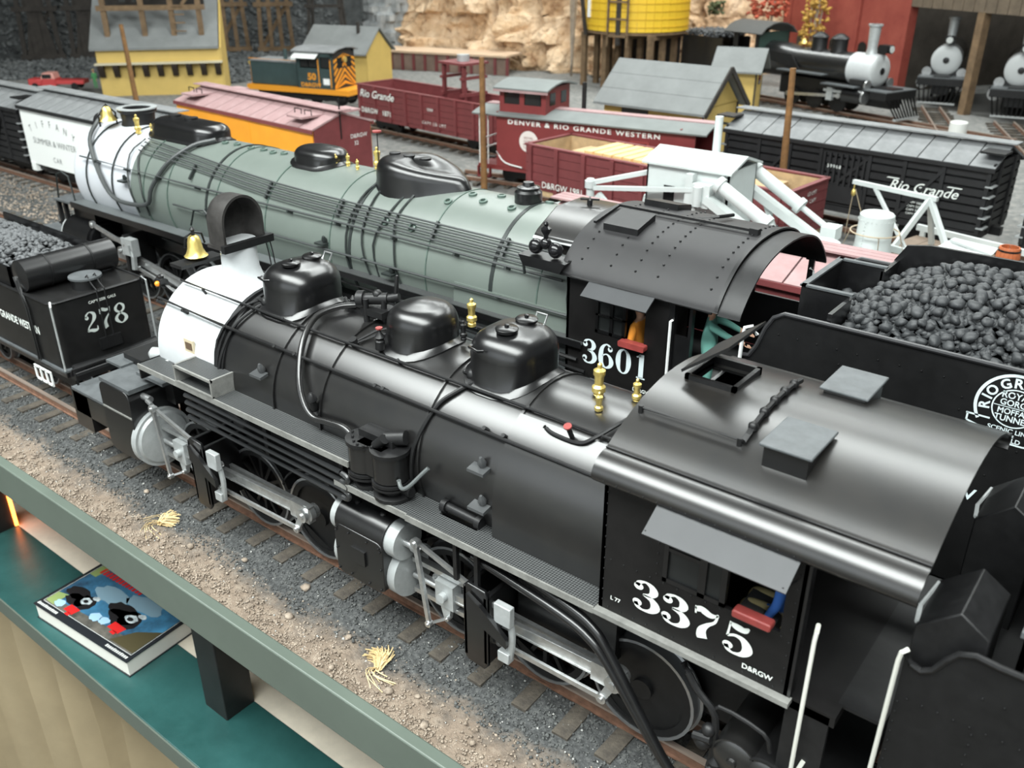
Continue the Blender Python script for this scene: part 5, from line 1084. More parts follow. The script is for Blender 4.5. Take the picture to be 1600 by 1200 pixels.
# pink-roofed boxcar behind cab 3601 and orange refrigerator car
boxcar('box_car', 'maroon boxcar with faded pink roof behind the cab numbered 3601', (-7.6, 17.5), 0, 9.0, 2.3, 3.0, 3.4, maroon, maroon, pinkroof, maroon, 9)
oc = boxcar('refrigerator_car', 'orange-sided refrigerator car with faded pink roof and maroon ends', (-29.7, 22.5), math.radians(-5), 9.4, 2.5, 3.05, 3.5, orange, maroon, pinkroof, maroon, 12)
for x in (-3.7, 3.7): MB().box(x-.45, x+.45, -1.3, 1.3, 3.35, 3.42).build('ice_platform', pinkroof, oc)
for x in (-4.0,-3.4,3.4,4.0): MB().tube([(x-.2,-.9,3.44),(x-.2,-.9,3.6),(x+.2,-.9,3.6),(x+.2,-.9,3.44)], .02, 5).build('hatch_bar', dull, oc)
MB().cyl((4.75,-.1,2.6),(4.75,-.1,4.0), .03, n=6).build('brake_staff', dull, oc)
MB().box(-.7,.7,-1.3,-1.27,1.0,2.95).build('ice_door', orange, oc)
m_ = MB(); q = text_mb('D&RGW', (4.745,.3,2.55), Y, Z, .14); lettering(q, letter, oc); lettering(text_mb('32', (4.745,.45,2.3), Y, Z, .14), letter, oc)
# gondolas
def gondola(name, label, loc, rz, L, W, top, side, inner, nposts=8, fz=.8):
    t = thing(name, label, 'freight car', (*loc, 0), rz)
    n = 5; h = (top-fz)/n
    me = MB().box(-L/2, L/2, -.04, .04, -h/2+.008, h/2-.008).mesh('side_board', side); me2 = MB().box(-.04, .04, -W/2, W/2, -h/2+.008, h/2-.008).mesh('end_board', side)
    mi = MB().box(-L/2+.06, L/2-.06, -.02, .02, fz-.0, top-.02).mesh('side_lining', inner)
    for s in (-1, 1):
        pieces('side_board', me, t, [((0, s*W/2, fz+h*(k+.5)), (0,0,0), (1,1,1)) for k in range(n)])
        pieces('end_board', me2, t, [((s*L/2, 0, fz+h*(k+.5)), (0,0,0), (1,1,1)) for k in range(n)])
        pieces('side_lining', mi, t, [((0, s*(W/2-.07), 0), (0,0,0), (1,1,1))])
        MB().box(s*(L/2-.07)-.02, s*(L/2-.07)+.02, -W/2, W/2, fz, top-.02).build('end_lining', inner, t)
        for i in range(nposts):
            x = -L/2+.25+(L-.5)*i/(nposts-1); MB().box(x-.08, x+.08, s*W/2+(.03 if s > 0 else -.13), s*W/2+(.13 if s > 0 else -.03), fz-.15, top).build('side_stake', side, t)
        MB().box(-L/2-.05, L/2+.05, s*W/2-.09, s*W/2+.09, top-.0, top+.05).build('top_cap', side, t)
        MB().box(s*L/2-.08, s*L/2+.08, -W/2, W/2, top, top+.05).build('end_cap', side, t)
    MB().box(-L/2, L/2, -W/2, W/2, fz-.2, fz).build('car_floor', inner, t)
    trucks(t, (-L/2+1.6, L/2-1.6)); coupler(t, L)
    return t
g1 = gondola('gondola_car', 'maroon high-sided gondola with tan wooden inside and stacked lumber', (-14.7, 27.1), math.radians(-5), 10.3, 2.5, 2.35, maroon, tanwood, 9)
FG = -1.39
m_ = MB(); q = text_mb('Rio Grande', (.4,FG,1.35), X, Z, .42, shear=.35, bold=.02, sx=1.25); m_.add(q.v,q.f); q = text_mb('D&RGW 1981', (-4.3,FG,.95), X, Z, .22); m_.add(q.v,q.f); lettering(m_, letter, g1)
m_ = MB(); q = text_mb('LD LMT', (5.2,-.1,2.05), Y, Z, .12); lettering(q, letter, g1); lettering(text_mb('CAPY', (5.2,.1,1.8), Y, Z, .12), letter, g1)
rl = random.Random(5)
for k in range(2):
    for j in range(9):
        mb = MB().box(-.17,.17,-.95,.95,0,.14)
        x = -2.75+.42*j+k*.1
        w = Matrix.Rotation(math.radians(-5),4,'Z')@Vector((x,.1,0))
        single(mb, 'lumber_plank', mat('fresh_lumber', (.72,.5,.24), .7, 0, .1, 3), 'pale sawn plank laid across the tan-lined gondola', 'plank', (-14.7+w.x, 27.1+w.y, 2.12+k*.145), math.radians(-5+rl.uniform(-1.5,1.5)), 'lumber stacked across the gondola')
blk = MB().box(-4.0,4.0,-1.0,1.0,.8,2.12); blk.build('lumber_blocking', tanwood, g1)
g2 = gondola('gondola_car', 'maroon gondola with white script lettering beside the timber frame', (-31.1, 34.0), math.radians(-7), 10.4, 2.4, 2.25, maroon, maroon, 9)
FG = -1.34
m_ = MB(); q = text_mb('Rio Grande', (-4.9,FG,1.72), X, Z, .36, shear=.3, bold=.012, sx=1.15); m_.add(q.v,q.f); q = text_mb('D&RGW   1871', (-4.8,FG,.95), X, Z, .24, bold=.02, space=1.1); m_.add(q.v,q.f); q = text_mb('CAPY LD LMT', (.1,FG,.95), X, Z, .14, space=1.5); m_.add(q.v,q.f); q = text_mb('25000', (.5,FG,1.6), X, Z, .12); m_.add(q.v,q.f); lettering(m_, letter, g2)
for x in (1.0, 2.4):
    for y in (-.6, .6): MB().box(x-.08,x+.08,y-.08,y+.08,.8,3.75).build('frame_post', maroon, g2)
    MB().box(x-.1,x+.1,-.8,.8,2.35,2.5).build('frame_beam', maroon, g2); MB().box(x-.1,x+.1,-.8,.8,3.1,3.22).build('frame_beam', maroon, g2)
MB().box(.8,2.6,-.8,.8,3.75,3.85).build('frame_deck', maroon, g2)
MB().cyl((1.7,0,3.85),(1.7,0,4.15), .3, n=14).build('winch_drum', greyst, g2)
# caboose
cb = thing('caboose', 'red caboose with cupola, white railroad lettering and round herald', 'caboose', (-19.4, 30.2, 0), math.radians(8.5))
cred = mat('caboose_red', (.19,.03,.03), .5, 0, .08, 1.5)
L, W = 8.6, 2.3
wl = MB().box(-3.9,L/2,-W/2-.03,-W/2+.03,.75,2.75).build('side_wall', cred, cb)
MB().box(-3.9,L/2,W/2-.03,W/2+.03,.75,2.75).build('side_wall', cred, cb)
MB().box(-3.93,-3.87,-W/2,W/2,.75,2.9).build('end_wall', cred, cb); MB().box(L/2-.6,L/2-.54,-W/2,W/2,.75,2.9).build('end_wall', cred, cb)
MB().box(-4.8,L/2+.3,-W/2,W/2,.6,.78).build('platform_floor', cred, cb)
rp = [(-1.35,2.75),(-1.0,2.84),(-.5,2.93),(0,2.97),(.5,2.93),(1.0,2.84),(1.35,2.75)]
MB().sheet(rp[::-1], -4.95, L/2+.45, .06).build('car_roof', slate, cb)
MB().box(-4.9,L/2+.4,-.25,.25,3.0,3.05).build('walk_board', pinkroof, cb)
cp = MB().box(-3.85,-3.8,-1.0,1.0,2.8,3.85).box(-1.85,-1.8,-1.0,1.0,2.8,3.85).box(-3.85,-1.8,-1.03,-.98,2.8,3.2).box(-3.85,-1.8,-1.03,-.98,3.65,3.85).box(-3.85,-1.8,.98,1.03,2.8,3.85)
for x in (-3.85,-2.95,-2.0): cp.box(x,x+.2,-1.03,-.98,3.2,3.65)
cu = cp.build('cupola', cred, cb)
for x in (-3.65,-2.75): MB().box(x,x+.7,-.99,-.98,3.2,3.65).build('cupola_window', glass, cu)
MB().box(-1.81,-1.78,-.7,-.25,3.2,3.65).build('cupola_window', glass, cu); MB().box(-1.81,-1.78,.25,.7,3.2,3.65).build('cupola_window', glass, cu)
MB().sheet([(a*.95,b+1.02) for a,b in rp[::-1]], -4.0, -1.6, .06).build('cupola_roof', slate, cu)
MB().box(-4.0,-1.6,-1.28,-1.24,3.68,3.8).build('cupola_fascia', pinkroof, cu)
for x in (.05, 1.9, 3.0):
    if x > 3.3: continue
    fr = MB().box(x-.08,x+.68,-W/2-.07,-W/2-.03,1.65,2.32).build('window_frame', mat('window_red', (.3,.05,.045), .5), cb); MB().box(x,x+.6,-W/2-.075,-W/2-.065,1.73,2.25).build('pane', glass, fr)
MB().cyl((-.9,.5,2.9),(-.9,.5,4.0), .09, n=12).build('stove_pipe', dull, cb)
m_ = MB(); q = text_mb('DENVER & RIO GRANDE WESTERN', (-3.4,-W/2-.036,2.47), X, Z, .17, bold=.02, space=1.26, sx=1.36); m_.add(q.v,q.f)
lettering(m_, letter, cb)
hd = MB().add([(-2.45+.42*math.cos(t*.2618), -W/2-.035, 1.85+.42*math.sin(t*.2618)) for t in range(24)], [tuple(range(24))]).build('herald', mat('herald_white', (.72,.66,.62), .6), cb, fix=False)
m_ = MB()
for w_, z_ in (('ROYAL',1.95),('GORGE',1.82),('MOFFAT',1.69),('TUNNEL',1.57)): q = text_mb(w_, (-2.45,-W/2-.04,z_), X, Z, .09, align='CENTER'); m_.add(q.v,q.f)
lettering(m_, cred, hd)
for y in (-1.1, -.45, .45, 1.1): MB().cyl((-4.75,y,.78),(-4.75,y,2.75), .025, n=6).build('platform_post', white, cb)
for x in (-4.55,-4.35): MB().cyl((x,-1.1,.78),(x,-1.1,2.7), .02, n=6).build('platform_post', white, cb)
for z in (1.3,1.7): MB().box(-4.77,-4.73,-1.1,1.1,z,z+.05).build('platform_rail', white, cb)
MB().tube([(-3.9,-1.22,1.35),(-3.5,-1.24,.95),(-2.7,-1.24,.82)], .025, 6, 3).build('grab_rail', white, cb)
MB().tube([(3.6,-1.22,2.2),(3.75,-1.24,2.1),(3.75,-1.24,1.3)], .025, 6).build('grab_rail', white, cb)
MB().box(-4.8,-4.2,-1.25,-1.1,.25,.32).box(-4.8,-4.75,-1.25,-1.1,.25,.7).box(-4.25,-4.2,-1.25,-1.1,.25,.7).build('platform_step', cred, cb)
trucks(cb, (-2.9, 2.7)); coupler(cb, 9.4)
# small diesel switcher
ds = thing('diesel_switcher', 'small dark green and orange diesel switcher numbered 50 with striped end', 'locomotive', (-45.2, 37.6, 0), math.radians(14))
dg = mat('diesel_green', (.035,.06,.06), .45, 0, .1, 2); yo = mat('diesel_orange', (.75,.3,.02), .45)
MB().box(-3.8,3.6,-1.2,1.2,.7,1.0).build('frame', yo, ds)
MB().box(-3.6,0,-.95,.95,1.0,2.35).build('hood', dg, ds, bev=.06)
MB().box(-3.63,-3.58,-.9,.9,1.0,2.3).build('radiator', yo, ds)
MB().box(-3.6,0,-.97,.97,2.35,2.42).build('hood_top', greyroof, ds)
cbm = MB().box(0,.05,-1.15,1.15,1.0,3.1).box(2.55,2.6,-1.15,1.15,1.0,1.9).box(0,2.6,-1.15,-1.1,1.0,2.15).box(0,2.6,1.1,1.15,1.0,3.1).box(0,.25,-1.15,-1.1,2.15,3.1).box(1.5,1.7,-1.15,-1.1,2.15,3.1).box(2.4,2.6,-1.15,-1.1,2.15,3.1).box(0,2.6,-1.15,-1.1,2.8,3.1).build('cab', dg, ds)
endp = MB().prism([(-1.12,1.0),(1.12,1.0),(1.12,2.9),(.7,3.15),(-.7,3.15),(-1.12,2.9)], 2.56, 2.62, 'x').build('cab_end', mat('end_black', (.02,.02,.022), .5), ds)
for k in range(7):
    z = .75+.36*k
    for s in (-1,1):
        pts = [(0,z+.5),(s*1.1,z-.45),(s*1.1,z-.27),(0,z+.68)]
        pts = [(a,min(max(b,1.0),2.95)) for a,b in pts]
        if max(b for a,b in pts)-min(b for a,b in pts) > .2: MB().prism(pts, 2.62, 2.635, 'x').build('stripe', yo, endp)
MB().box(2.62,2.64,-.75,-.2,2.15,2.75).box(2.62,2.64,.2,.75,2.15,2.75).build('end_window', glass, endp)
MB().lathe([(.16,0),(.16,.1),(.1,.12)], (2.64,0,2.6), (1,0,0), 14).build('headlight', brass, endp)
for x0,x1 in ((.28,.82),(.88,1.48),(1.75,2.35)): MB().box(x0,x1,-1.12,-1.11,2.2,2.78).build('cab_window', glass, cbm)
MB().sheet([(1.3,3.05),(.8,3.2),(0,3.26),(-.8,3.2),(-1.3,3.05)], -.2, 2.8, .06).build('cab_roof', greyroof, ds)
MB().sheet([(-1.6,2.75),(-1.15,3.0)], -.05, 1.65, .03).build('awning', white, ds)
MB().cyl((-1.6,0,2.4),(-1.6,0,3.0), .12, n=12).build('exhaust_stack', dg, ds)
MB().box(-1.0,-.3,-.3,.3,2.42,2.6).build('hood_box', white, ds)
MB().tube([(-3.6,-1.0,2.5),(0,-1.0,2.5)], .025, 6).build('hood_rail', yo, ds)
MB().cyl((-3.9,-.6,2.2),(-3.6,-.6,2.2), .12, n=10).build('end_light', brass, ds)
for x in (1.6, 2.45): MB().tube([(x,-1.2,2.7),(x,-1.22,2.6),(x,-1.22,1.1)], .03, 6).build('grab_rail', yo, ds)
lettering(text_mb('50', (1.05,-1.156,1.5), X, Z, .36, bold=.04, align='CENTER', sx=1.15), yo, ds, 'cab_number')
lettering(text_mb('D&RGW', (.95,-1.156,1.1), X, Z, .22, bold=.03, align='CENTER', sx=1.2), yo, ds)
MB().box(1.85,2.3,-1.16,-1.15,1.25,1.6).build('data_panel', white, ds)
for x in (-2.8,-1.0,.8,2.6):
    for s in (-1,1): MB().lathe([(.45,-.05),(.45,.05),(.1,.06)], (x,s*.5,.45), (0,-s,0), 20).build('wheel', dull, ds)
MB().box(-3.2,3.0,-.9,.9,.3,.7).build('side_frame', dull, ds)
# ---------------------------------------------------------------- white spreader
sp = thing('track_spreader', 'white track spreader with cabin, hinged wings and thick inclined cylinders', 'spreader', (-10.4, 22.4, 0))
wsp = mat('spreader_white', (.56,.6,.59), .45, 0, .06, 1)
MB().box(-4.2,4.6,-1.1,1.1,.75,1.2).build('frame', wsp, sp)
hs = MB().box(-1.75,.65,-1.0,-.95,1.2,3.65).box(-1.75,.65,.6,.65,1.2,3.65).box(-1.75,-1.7,-1.0,.65,1.2,3.65).box(.6,.65,-1.0,.65,1.2,3.65).build('cabin', wsp, sp)
MB().prism([(-1.12,3.62),(-.2,3.9),(.78,3.62),(.78,3.68),(-.2,3.97),(-1.12,3.68)], -1.85, .75, 'x').build('cabin_roof', wsp, sp)
MB().box(-1.2,-.88,-1.015,-1.0,2.35,3.1).build('cabin_window', glass, hs)
MB().box(-.6,.1,-1.02,-1.0,1.3,3.1).build('cabin_door', wsp, hs)
MB().cyl((-.5,.5,3.6),(-.5,.5,4.75), .11, n=12).build('stack', wsp, sp)
MB().box(-.45,-.25,-1.25,-1.0,1.2,3.55).build('mast', wsp, sp)
MB().box(-.2,.3,-1.35,-1.05,2.75,3.35).cyl((0,-1.4,2.8),(0,-1.4,3.3), .12, n=10).build('hinge_block', wsp, sp)
MB().cyl((-3.35,-1.3,1.6),(-3.35,-1.3,3.0), .11, n=12).cyl((-3.35,-1.3,2.75),(-3.35,-1.3,2.95), .16, n=12).build('wing_mast', wsp, sp)
for a, b, w in (((-3.3,-1.3,2.75),(-.2,-1.2,3.15),.14), ((-3.3,-1.3,2.9),(-1.8,-.6,3.3),.14), ((-3.1,-1.3,2.6),(-1.9,-1.2,1.5),.2), ((-2.4,-.3,1.2),(-2.0,-.5,2.6),.12), ((-5.6,-1.2,1.7),(-3.4,-1.3,2.4),.18), ((-1.0,-1.25,1.6),(-.1,-1.25,2.7),.12)):
    MB().bar(a,b,w,w*.8).build('brace', wsp, sp)
# inclined beams and cylinders to the right
for y0, nm in ((-1.25,'near'), (.9,'far')):
    MB().bar((.2,y0,3.0),(2.6,y0,1.75), .34,.2, up=(0,0,1)).build('wing_beam', wsp, sp)
    MB().cyl((.5,y0,3.4),(1.9,y0,2.62), .17, n=16).build('lift_cylinder', wsp, sp)
    MB().cyl((.45,y0,3.43),(.58,y0,3.36), .22, n=16).build('cylinder_flange', wsp, sp); MB().cyl((1.8,y0,2.68),(1.93,y0,2.6), .22, n=16).build('cylinder_flange', wsp, sp)
    MB().cyl((1.9,y0,2.62),(2.9,y0,2.06), .08, n=10).box(2.6,3.0,y0-.25,y0+.25,1.9,2.25).build('piston_rod', wsp, sp)
    MB().bar((.9,y0,2.6),(1.5,y0,1.3), .1,.14).build('strut', wsp, sp)
MB().lathe([(.42,-.6),(.42,.0),(.46,.02),(.46,.1),(.3,.14),(.0,.15)], (3.0,-.3,2.05), (0,0,1), 24).build('drum', wsp, sp)
MB().cyl((-.6,-1.5,1.8),(-.6,-1.5,2.55), .015, n=6).build('brake_staff', dull, sp)
MB().lathe([(.18,-.01),(.22,-.01),(.22,.02),(.18,.02),(.18,-.01)], (-.6,-1.5,2.55), (0,0,1), 18, cap=False).bar((-.8,-1.5,2.555),(-.4,-1.5,2.555),.02,.02).bar((-.6,-1.7,2.555),(-.6,-1.3,2.555),.02,.02).build('brake_wheel', mat('pink_wheel', (.5,.2,.18), .5), sp)
trucks(sp, (-2.8, 2.8)); coupler(sp, 9.2)
# ---------------------------------------------------------------- white tank on the spreader's tail and the derrick flat
tk_ = thing('water_tank', 'white riveted cylindrical tank with wire ring beside the derrick car', 'tank', (-6.75, 24.2, 0))
MB().lathe([(.62,.9),(.6,1.1),(.46,1.7),(.44,2.42),(.44,2.5),(.4,2.54),(.02,2.56)], (0,0,0), (0,0,1), 32).build('tank_shell', wsp, tk_)
MB().box(-.8,.8,-.6,.6,-.2,.92).build('tank_base', wsp, tk_)
MB().tube([(.62*math.cos(t*.2618), .62*math.sin(t*.2618), 2.05) for t in range(24)], .02, 5, closed=True).build('wire_ring', mat('old_wire', (.45,.36,.25), .6), tk_)
for a in (.4, 2.0, 3.6, 5.2): MB().tube([(.62*math.cos(a),.62*math.sin(a),2.05),(1.0*math.cos(a),1.0*math.sin(a),.9)], .018, 5).build('guy_wire', MATS['old_wire'], tk_)
tag(rivets([(.47*math.cos(-1.9),.47*math.sin(-1.9),1.25+.09*i) for i in range(13)]+[(.46*math.cos(a*.25),.46*math.sin(a*.25),2.38) for a in range(26)], .015).build('tank_rivets', wsp, tk_), kind='stuff')
dk_ = thing('derrick_car', 'white flat car carrying a tripod derrick with boom and hanging block', 'freight car', (-3.6, 25.9, 0), math.radians(-14))
bw = mat('deck_brown', (.2,.15,.11), .8, 0, .2, 2)
MB().box(-3.4,5,-1.3,1.3,.75,1.05).build('frame', wsp, dk_)
pieces('deck_plank', MB().box(-.24,.24,-1.2,1.2,0,.05).mesh('deck_plank', bw), dk_, [((-3.1+.5*i,0,1.05),(0,0,0),(1,1,1)) for i in range(16)])
for s in (-1,1):
    MB().box(-3.4,5,s*1.25-.06,s*1.25+.06,1.25,1.42).build('side_rail', wsp, dk_)
    for x in (-3.2,-1.2,.8,2.8): MB().box(x-.07,x+.07,s*1.25-.05,s*1.25+.05,.9,1.3).build('rail_post', wsp, dk_)
for s in (-.5,0,.5): MB().box(-2,5,s-.06,s+.06,1.1,1.18).build('deck_beam', greyroof, dk_)
top = (-2.5,-.1,2.58)
for b in ((-2.95,-.85,1.1),(-2.6,.7,1.1),(-1.35,-.5,1.1)): MB().bar(top,b,.13,.13).build('derrick_leg', wsp, dk_)
MB().bar((-2.3,-.1,2.6),(-4.9,-.1,2.6),.12,.12).build('boom', wsp, dk_); MB().bar((-4.2,-.1,2.57),(-2.7,-.5,1.15),.09,.09).build('boom_strut', wsp, dk_)
MB().sphere((-4.85,-.1,2.28),.09,10,8,(.8,.6,1.2)).cyl((-4.85,-.1,2.3),(-4.85,-.1,2.6),.02,n=6).build('pulley_block', brass, dk_)
MB().cyl((-4.85,-.1,2.4),(-4.9,-.1,1.0),.014,n=5).cyl((-4.8,-.1,2.4),(-4.0,-.4,1.2),.014,n=5).build('hoist_rope', mat('rope', (.3,.24,.16), .9), dk_)
pnl = thing('ribbed_panel', 'sloping white panel with raised ribs leaning beside the derrick', 'panel', (-4.9,24.35,.06), math.radians(-14))
MB().add([(-1.0,-.5,1.15),(.75,-.5,.95),(1.0,.45,2.0),(-.15,.45,2.0),(-1.0,-.45,1.15),(.75,-.45,.95),(1.0,.5,2.0),(-.15,.5,2.0)], [(0,1,2,3),(7,6,5,4),(0,4,5,1),(1,5,6,2),(2,6,7,3),(3,7,4,0)]).build('panel_sheet', wsp, pnl)
for k in range(4): MB().bar((-.75+.2*k,-.42+.24*k,1.25+.24*k),(.78+.06*k,-.42+.24*k,1.12+.24*k),.05,.06).build('panel_rib', wsp, pnl)
MB().box(-.6,.6,-.4,.6,1.05,1.1).build('panel_foot', wsp, pnl)
br = thing('wooden_barrel', 'orange-brown wooden barrel standing on the derrick flat car', 'barrel', (-3.75, 25.9, 1.1))
st_me = None; n_=18
for i in range(n_):
    a0 = 2*math.pi*i/n_; a1 = 2*math.pi*(i+.93)/n_; rings=[]
    for z,r in ((0,.25),(.18,.29),(.36,.3),(.54,.29),(.68,.25)):
        rings.append([(r*math.cos(a0),r*math.sin(a0),z),(r*math.cos(a1),r*math.sin(a1),z),((r-.03)*math.cos(a1),(r-.03)*math.sin(a1),z),((r-.03)*math.cos(a0),(r-.03)*math.sin(a0),z)])
    MB().loft(rings).build('stave', mat('barrel_wood', (.5,.14,.05), .6, 0, .15, 6), br)
for z,r in ((.1,.275),(.36,.302),(.6,.272)): MB().lathe([(r,-.025),(r+.012,-.025),(r+.012,.025),(r,.025)], (0,0,z), (0,0,1), 24, cap=False).build('hoop', dull, br)
MB().cyl((0,0,.0),(0,0,.05),.24,n=18).build('barrel_bottom', MATS['barrel_wood'], br)
# ---------------------------------------------------------------- terrain behind the yard
def patch(fn, nu, nv):
    mb = MB(); mb.add([fn(i/(nu-1), j/(nv-1)) for j in range(nv) for i in range(nu)], [(j*nu+i, j*nu+i+1, (j+1)*nu+i+1, (j+1)*nu+i) for j in range(nv-1) for i in range(nu-1)]); return mb
def polyat(pl, t):
    k = t*(len(pl)-1); i = min(int(k), len(pl)-2); f = k-i; return [a+(b-a)*f for a, b in zip(pl[i], pl[i+1])]
cliff_line = [(-58.5,58.5),(-53,58),(-47,59),(-42,60.5),(-37,61.5),(-32,65),(-28.5,70),(-26,75)]
def cliff(u, v):
    x, y = polyat(cliff_line, u); z = v*15-.4
    b = mnoise.hetero_terrain(Vector((x*.22, y*.22, z*.3)), .9, 2.2, 6, .6)
    st = mnoise.cell(Vector((x*.5, z*.55, y*.3)))
    crack = abs(mnoise.noise(Vector((x*.5, y*.5, z*.22))))
    k = b*1.2+st*1.0-1.6*max(0, .12-crack)*6+.35*mnoise.noise(Vector((x*1.6,y*1.6,z*1.6)))
    return (x-.35*k+.2*z*.6*-.5, y-.9*k+z*.16, z+.35*mnoise.noise(Vector((x,y,z*.7))))
rockm = mat('tan_rock', (.28,.15,.075), .95, 0, c2=(.85,.66,.46), vscale=.55, bump=1.0, bscale=1.5)
for n_ in rockm.node_tree.nodes:
    if n_.type == 'BUMP': n_.inputs['Distance'].default_value = .55*S
    if n_.type == 'VALTORGB': n_.color_ramp.elements[0].position = .3; e_ = n_.color_ramp.elements.new(.42); e_.color = (.62,.42,.25,1)
struct(patch(cliff, 240, 120), 'rock_cliff', rockm, fix=False, sharp=24)
def scree_h(x, y):
    d = ((x+84)*(-26)+(y-34)*9)/27.5   # distance beyond a line running away along the back left
    return (min(max(0, d)*1.1, 24) if d > 0 else 0)-.22+.5*fbm(x*.3, y*.3, 7)*min(1, max(0, d)/3)
struct(grid([-130+i*1.1 for i in range(70)], [14+i*1.1 for i in range(64)], lambda x, y: scree_h(x, y)+.03 if x < -60-max(0, 44-y)*.9 and y < 83 else -.6), 'dark_slope', mat('dark_scree', (.025,.027,.028), .95, 0, c2=(.08,.085,.085), vscale=.8, bump=.9, bscale=3), fix=False)
r9 = np.random.RandomState(21); N9 = 22000
xx = r9.uniform(-106, -57, N9); yy = r9.uniform(24, 66, N9); hh = np.array([scree_h(a, b) for a, b in zip(xx, yy)]); okk = ((hh > .3) | (xx < -60-np.maximum(0, 44-yy)*.9) | ((xx > -64) & (yy > 40) & (yy < 50))) & (hh < 22)
tag(scatter('dark_stones', mat('slate_stone', (.03,.033,.035), .9, 0, c2=(.17,.18,.18), vscale=1.2), np.stack([xx,yy,hh+.05],1)[okk], r9.uniform(.14,.42,N9)[okk], 22), 'dark slate rubble covering the slope under the trestle', 'rubble', kind='stuff')
def column(u, v):
    a = u*2*math.pi; z = v*13-.3; r = 1.9+.35*mnoise.cell(Vector((math.cos(a)*3, math.sin(a)*3, z*1.4)))
    return (-58.2+r*math.cos(a), 57.2+r*math.sin(a), z)
struct(patch(column, 40, 60), 'stone_buttress', mat('grey_stone', (.2,.215,.22), .95, 0, c2=(.42,.43,.43), vscale=1.0, bump=.8, bscale=4), fix=False, sharp=20)
rw = thing('retaining_wall', 'low tan-capped retaining wall of upright posts below the cliff', 'wall', (-50, 54.4, 0), math.radians(14))
MB().box(-6,6,-.3,.3,-.3,1.05).build('wall_face', mat('wall_brown', (.2,.14,.11), .9, 0, .2, 1), rw); MB().box(-6.1,6.1,-.5,2.5,1.05,1.2).build('wall_cap', mat('cap_tan', (.62,.45,.31), .9, 0, .1, 1), rw)
for i in range(13): MB().box(-6+i,-5.8+i,-.42,-.3,-.3,1.05).build('wall_post', maroon, rw)
# small growth
leaf_y = mat('yellow_leaves', (.5,.3,.06), .8, 0, .3, 4); leaf_r = mat('red_leaves', (.42,.08,.04), .8, 0, .3, 4); leaf_g = mat('dark_leaves', (.09,.11,.05), .9, 0, .3, 4)
bark = mat('grey_bark', (.4,.33,.26), .9, 0, .2, 3)
def tree(name, label, loc, h, spread, m, seed, leaves=260, size=.16, zb=.35):
    t = thing(name, label, 'tree' if h > 2 else 'bush', loc); r = random.Random(seed); mb = MB()
    for k in range(7 if h > 2 else 4):
        a = r.uniform(0,6.28); l = r.uniform(.6,1)*h; d = spread*.6*r.random()
        mb.tube([(0,0,-.1),(d*.3*math.cos(a),d*.3*math.sin(a),l*.4),(d*math.cos(a),d*math.sin(a),l)], .03*h**.5, 5, 3)
    mb.build('stem', bark, t)
    if leaves:
        pts = []
        while len(pts) < leaves:
            a = r.uniform(0,6.28); q = r.random()**.5*spread; z = zb*h+(1-zb)*h*r.random(); pts.append((q*math.cos(a),q*math.sin(a),z))
        o = scatter('foliage', m, np.array(pts), np.array([size*r.uniform(.6,1.3) for _ in pts]), seed, t)
tree('aspen_tree', 'bare-stemmed tree with yellow autumn leaves beside the red wall', (-23.9,63.2,0), 5.8, .9, leaf_y, 3, 220, .2, .35)
tree('red_bush', 'slender tree with red autumn leaves at the foot of the cliff', (-27.4,63.4,0), 5.6, 1.4, leaf_r, 4, 170, .2, .76)
tree('dead_tree', 'bare grey dead tree standing before the tan cliff', (-39.6,57.6,0), 7.5, .5, leaf_y, 5, 0)
for i,(p,l) in enumerate((((-54.5,56.1,6.6),'dark green tuft of brush high on the tan cliff'),((-41.8,58.6,7.8),'dark green brush clump near the water tower cliff'),((-46.5,57.0,5.0),'small olive shrub halfway up the tan cliff'),((-30.9,62.6,4.2),'low dark shrub on the cliff beside the red leaved bush'))): tree('cliff_shrub', l, p, .9, .55, leaf_g, 10+i, 90, .16, .05)
# ---------------------------------------------------------------- buildings
yel = mat('yellow_wall', (.58,.41,.12), .6, 0, .06, 1); ydk = mat('dark_bracket', (.025,.016,.01), .7); slroof = mat('grey_shingle', (.19,.2,.198), .85, 0, .1, 1)
dw = mat('dark_timber', (.035,.03,.026), .9, 0, .3, 2); bw2 = mat('brown_timber', (.17,.11,.06), .85, 0, .25, 2)
b1 = thing('coal_chute_building', 'long yellow shed with grey roof, dark brackets and timber tower on top', 'building', (-56.0,34.6,0), math.radians(50))
MB().box(-4.0,3.7,-.0,4.0,-.3,2.65).build('wall', yel, b1)
MB().prism([(-.25,2.6),(-.25,2.75),(3.9,5.7),(4.3,5.4),(4.3,2.6)], -4.3, 3.6, 'x').build('roof', slroof, b1)
MB().box(-4.1,3.75,-.55,.02,1.75,1.85).build('ledge', mat('ledge_pale', (.55,.5,.36), .7), b1)
for k in range(9): MB().prism([(0,1.75),(-.55,1.75),(-.52,1.5),(-.2,1.0),(0,.95)], -3.95+.9*k, -3.6+.9*k, 'x').build('bracket', ydk, b1)
MB().prism([(0,-.3),(4.0,-.3),(4.0,5.4),(0,2.65)], 3.65, 3.75, 'x').build('gable_wall', yel, b1)
for x in (-3.2,-.9,.9,2.6):
    MB().box(x-.16,x+.16,.6,.92,2.9,9.5).build('tower_post', bw2, b1)
for z in (4.9,6.6): MB().box(-3.6,3.0,.55,.95,z,z+.3).build('tower_beam', bw2, b1)
MB().box(-3.4,2.8,2.6,3.0,5.0,10).build('tower_back', dw, b1)
for k in range(9): MB().box(1.0,1.7,.5,.6,3.1+.5*k,3.18+.5*k).build('ladder_rung', bw2, b1)
MB().bar((1.6,.7,5.2),(3.0,.7,6.8),.2,.2).build('tower_brace', bw2, b1)
for x in (-2.2,-1.4): MB().box(x,x+.4,.9,.95,5.4,6.2).build('window', glass, b1)
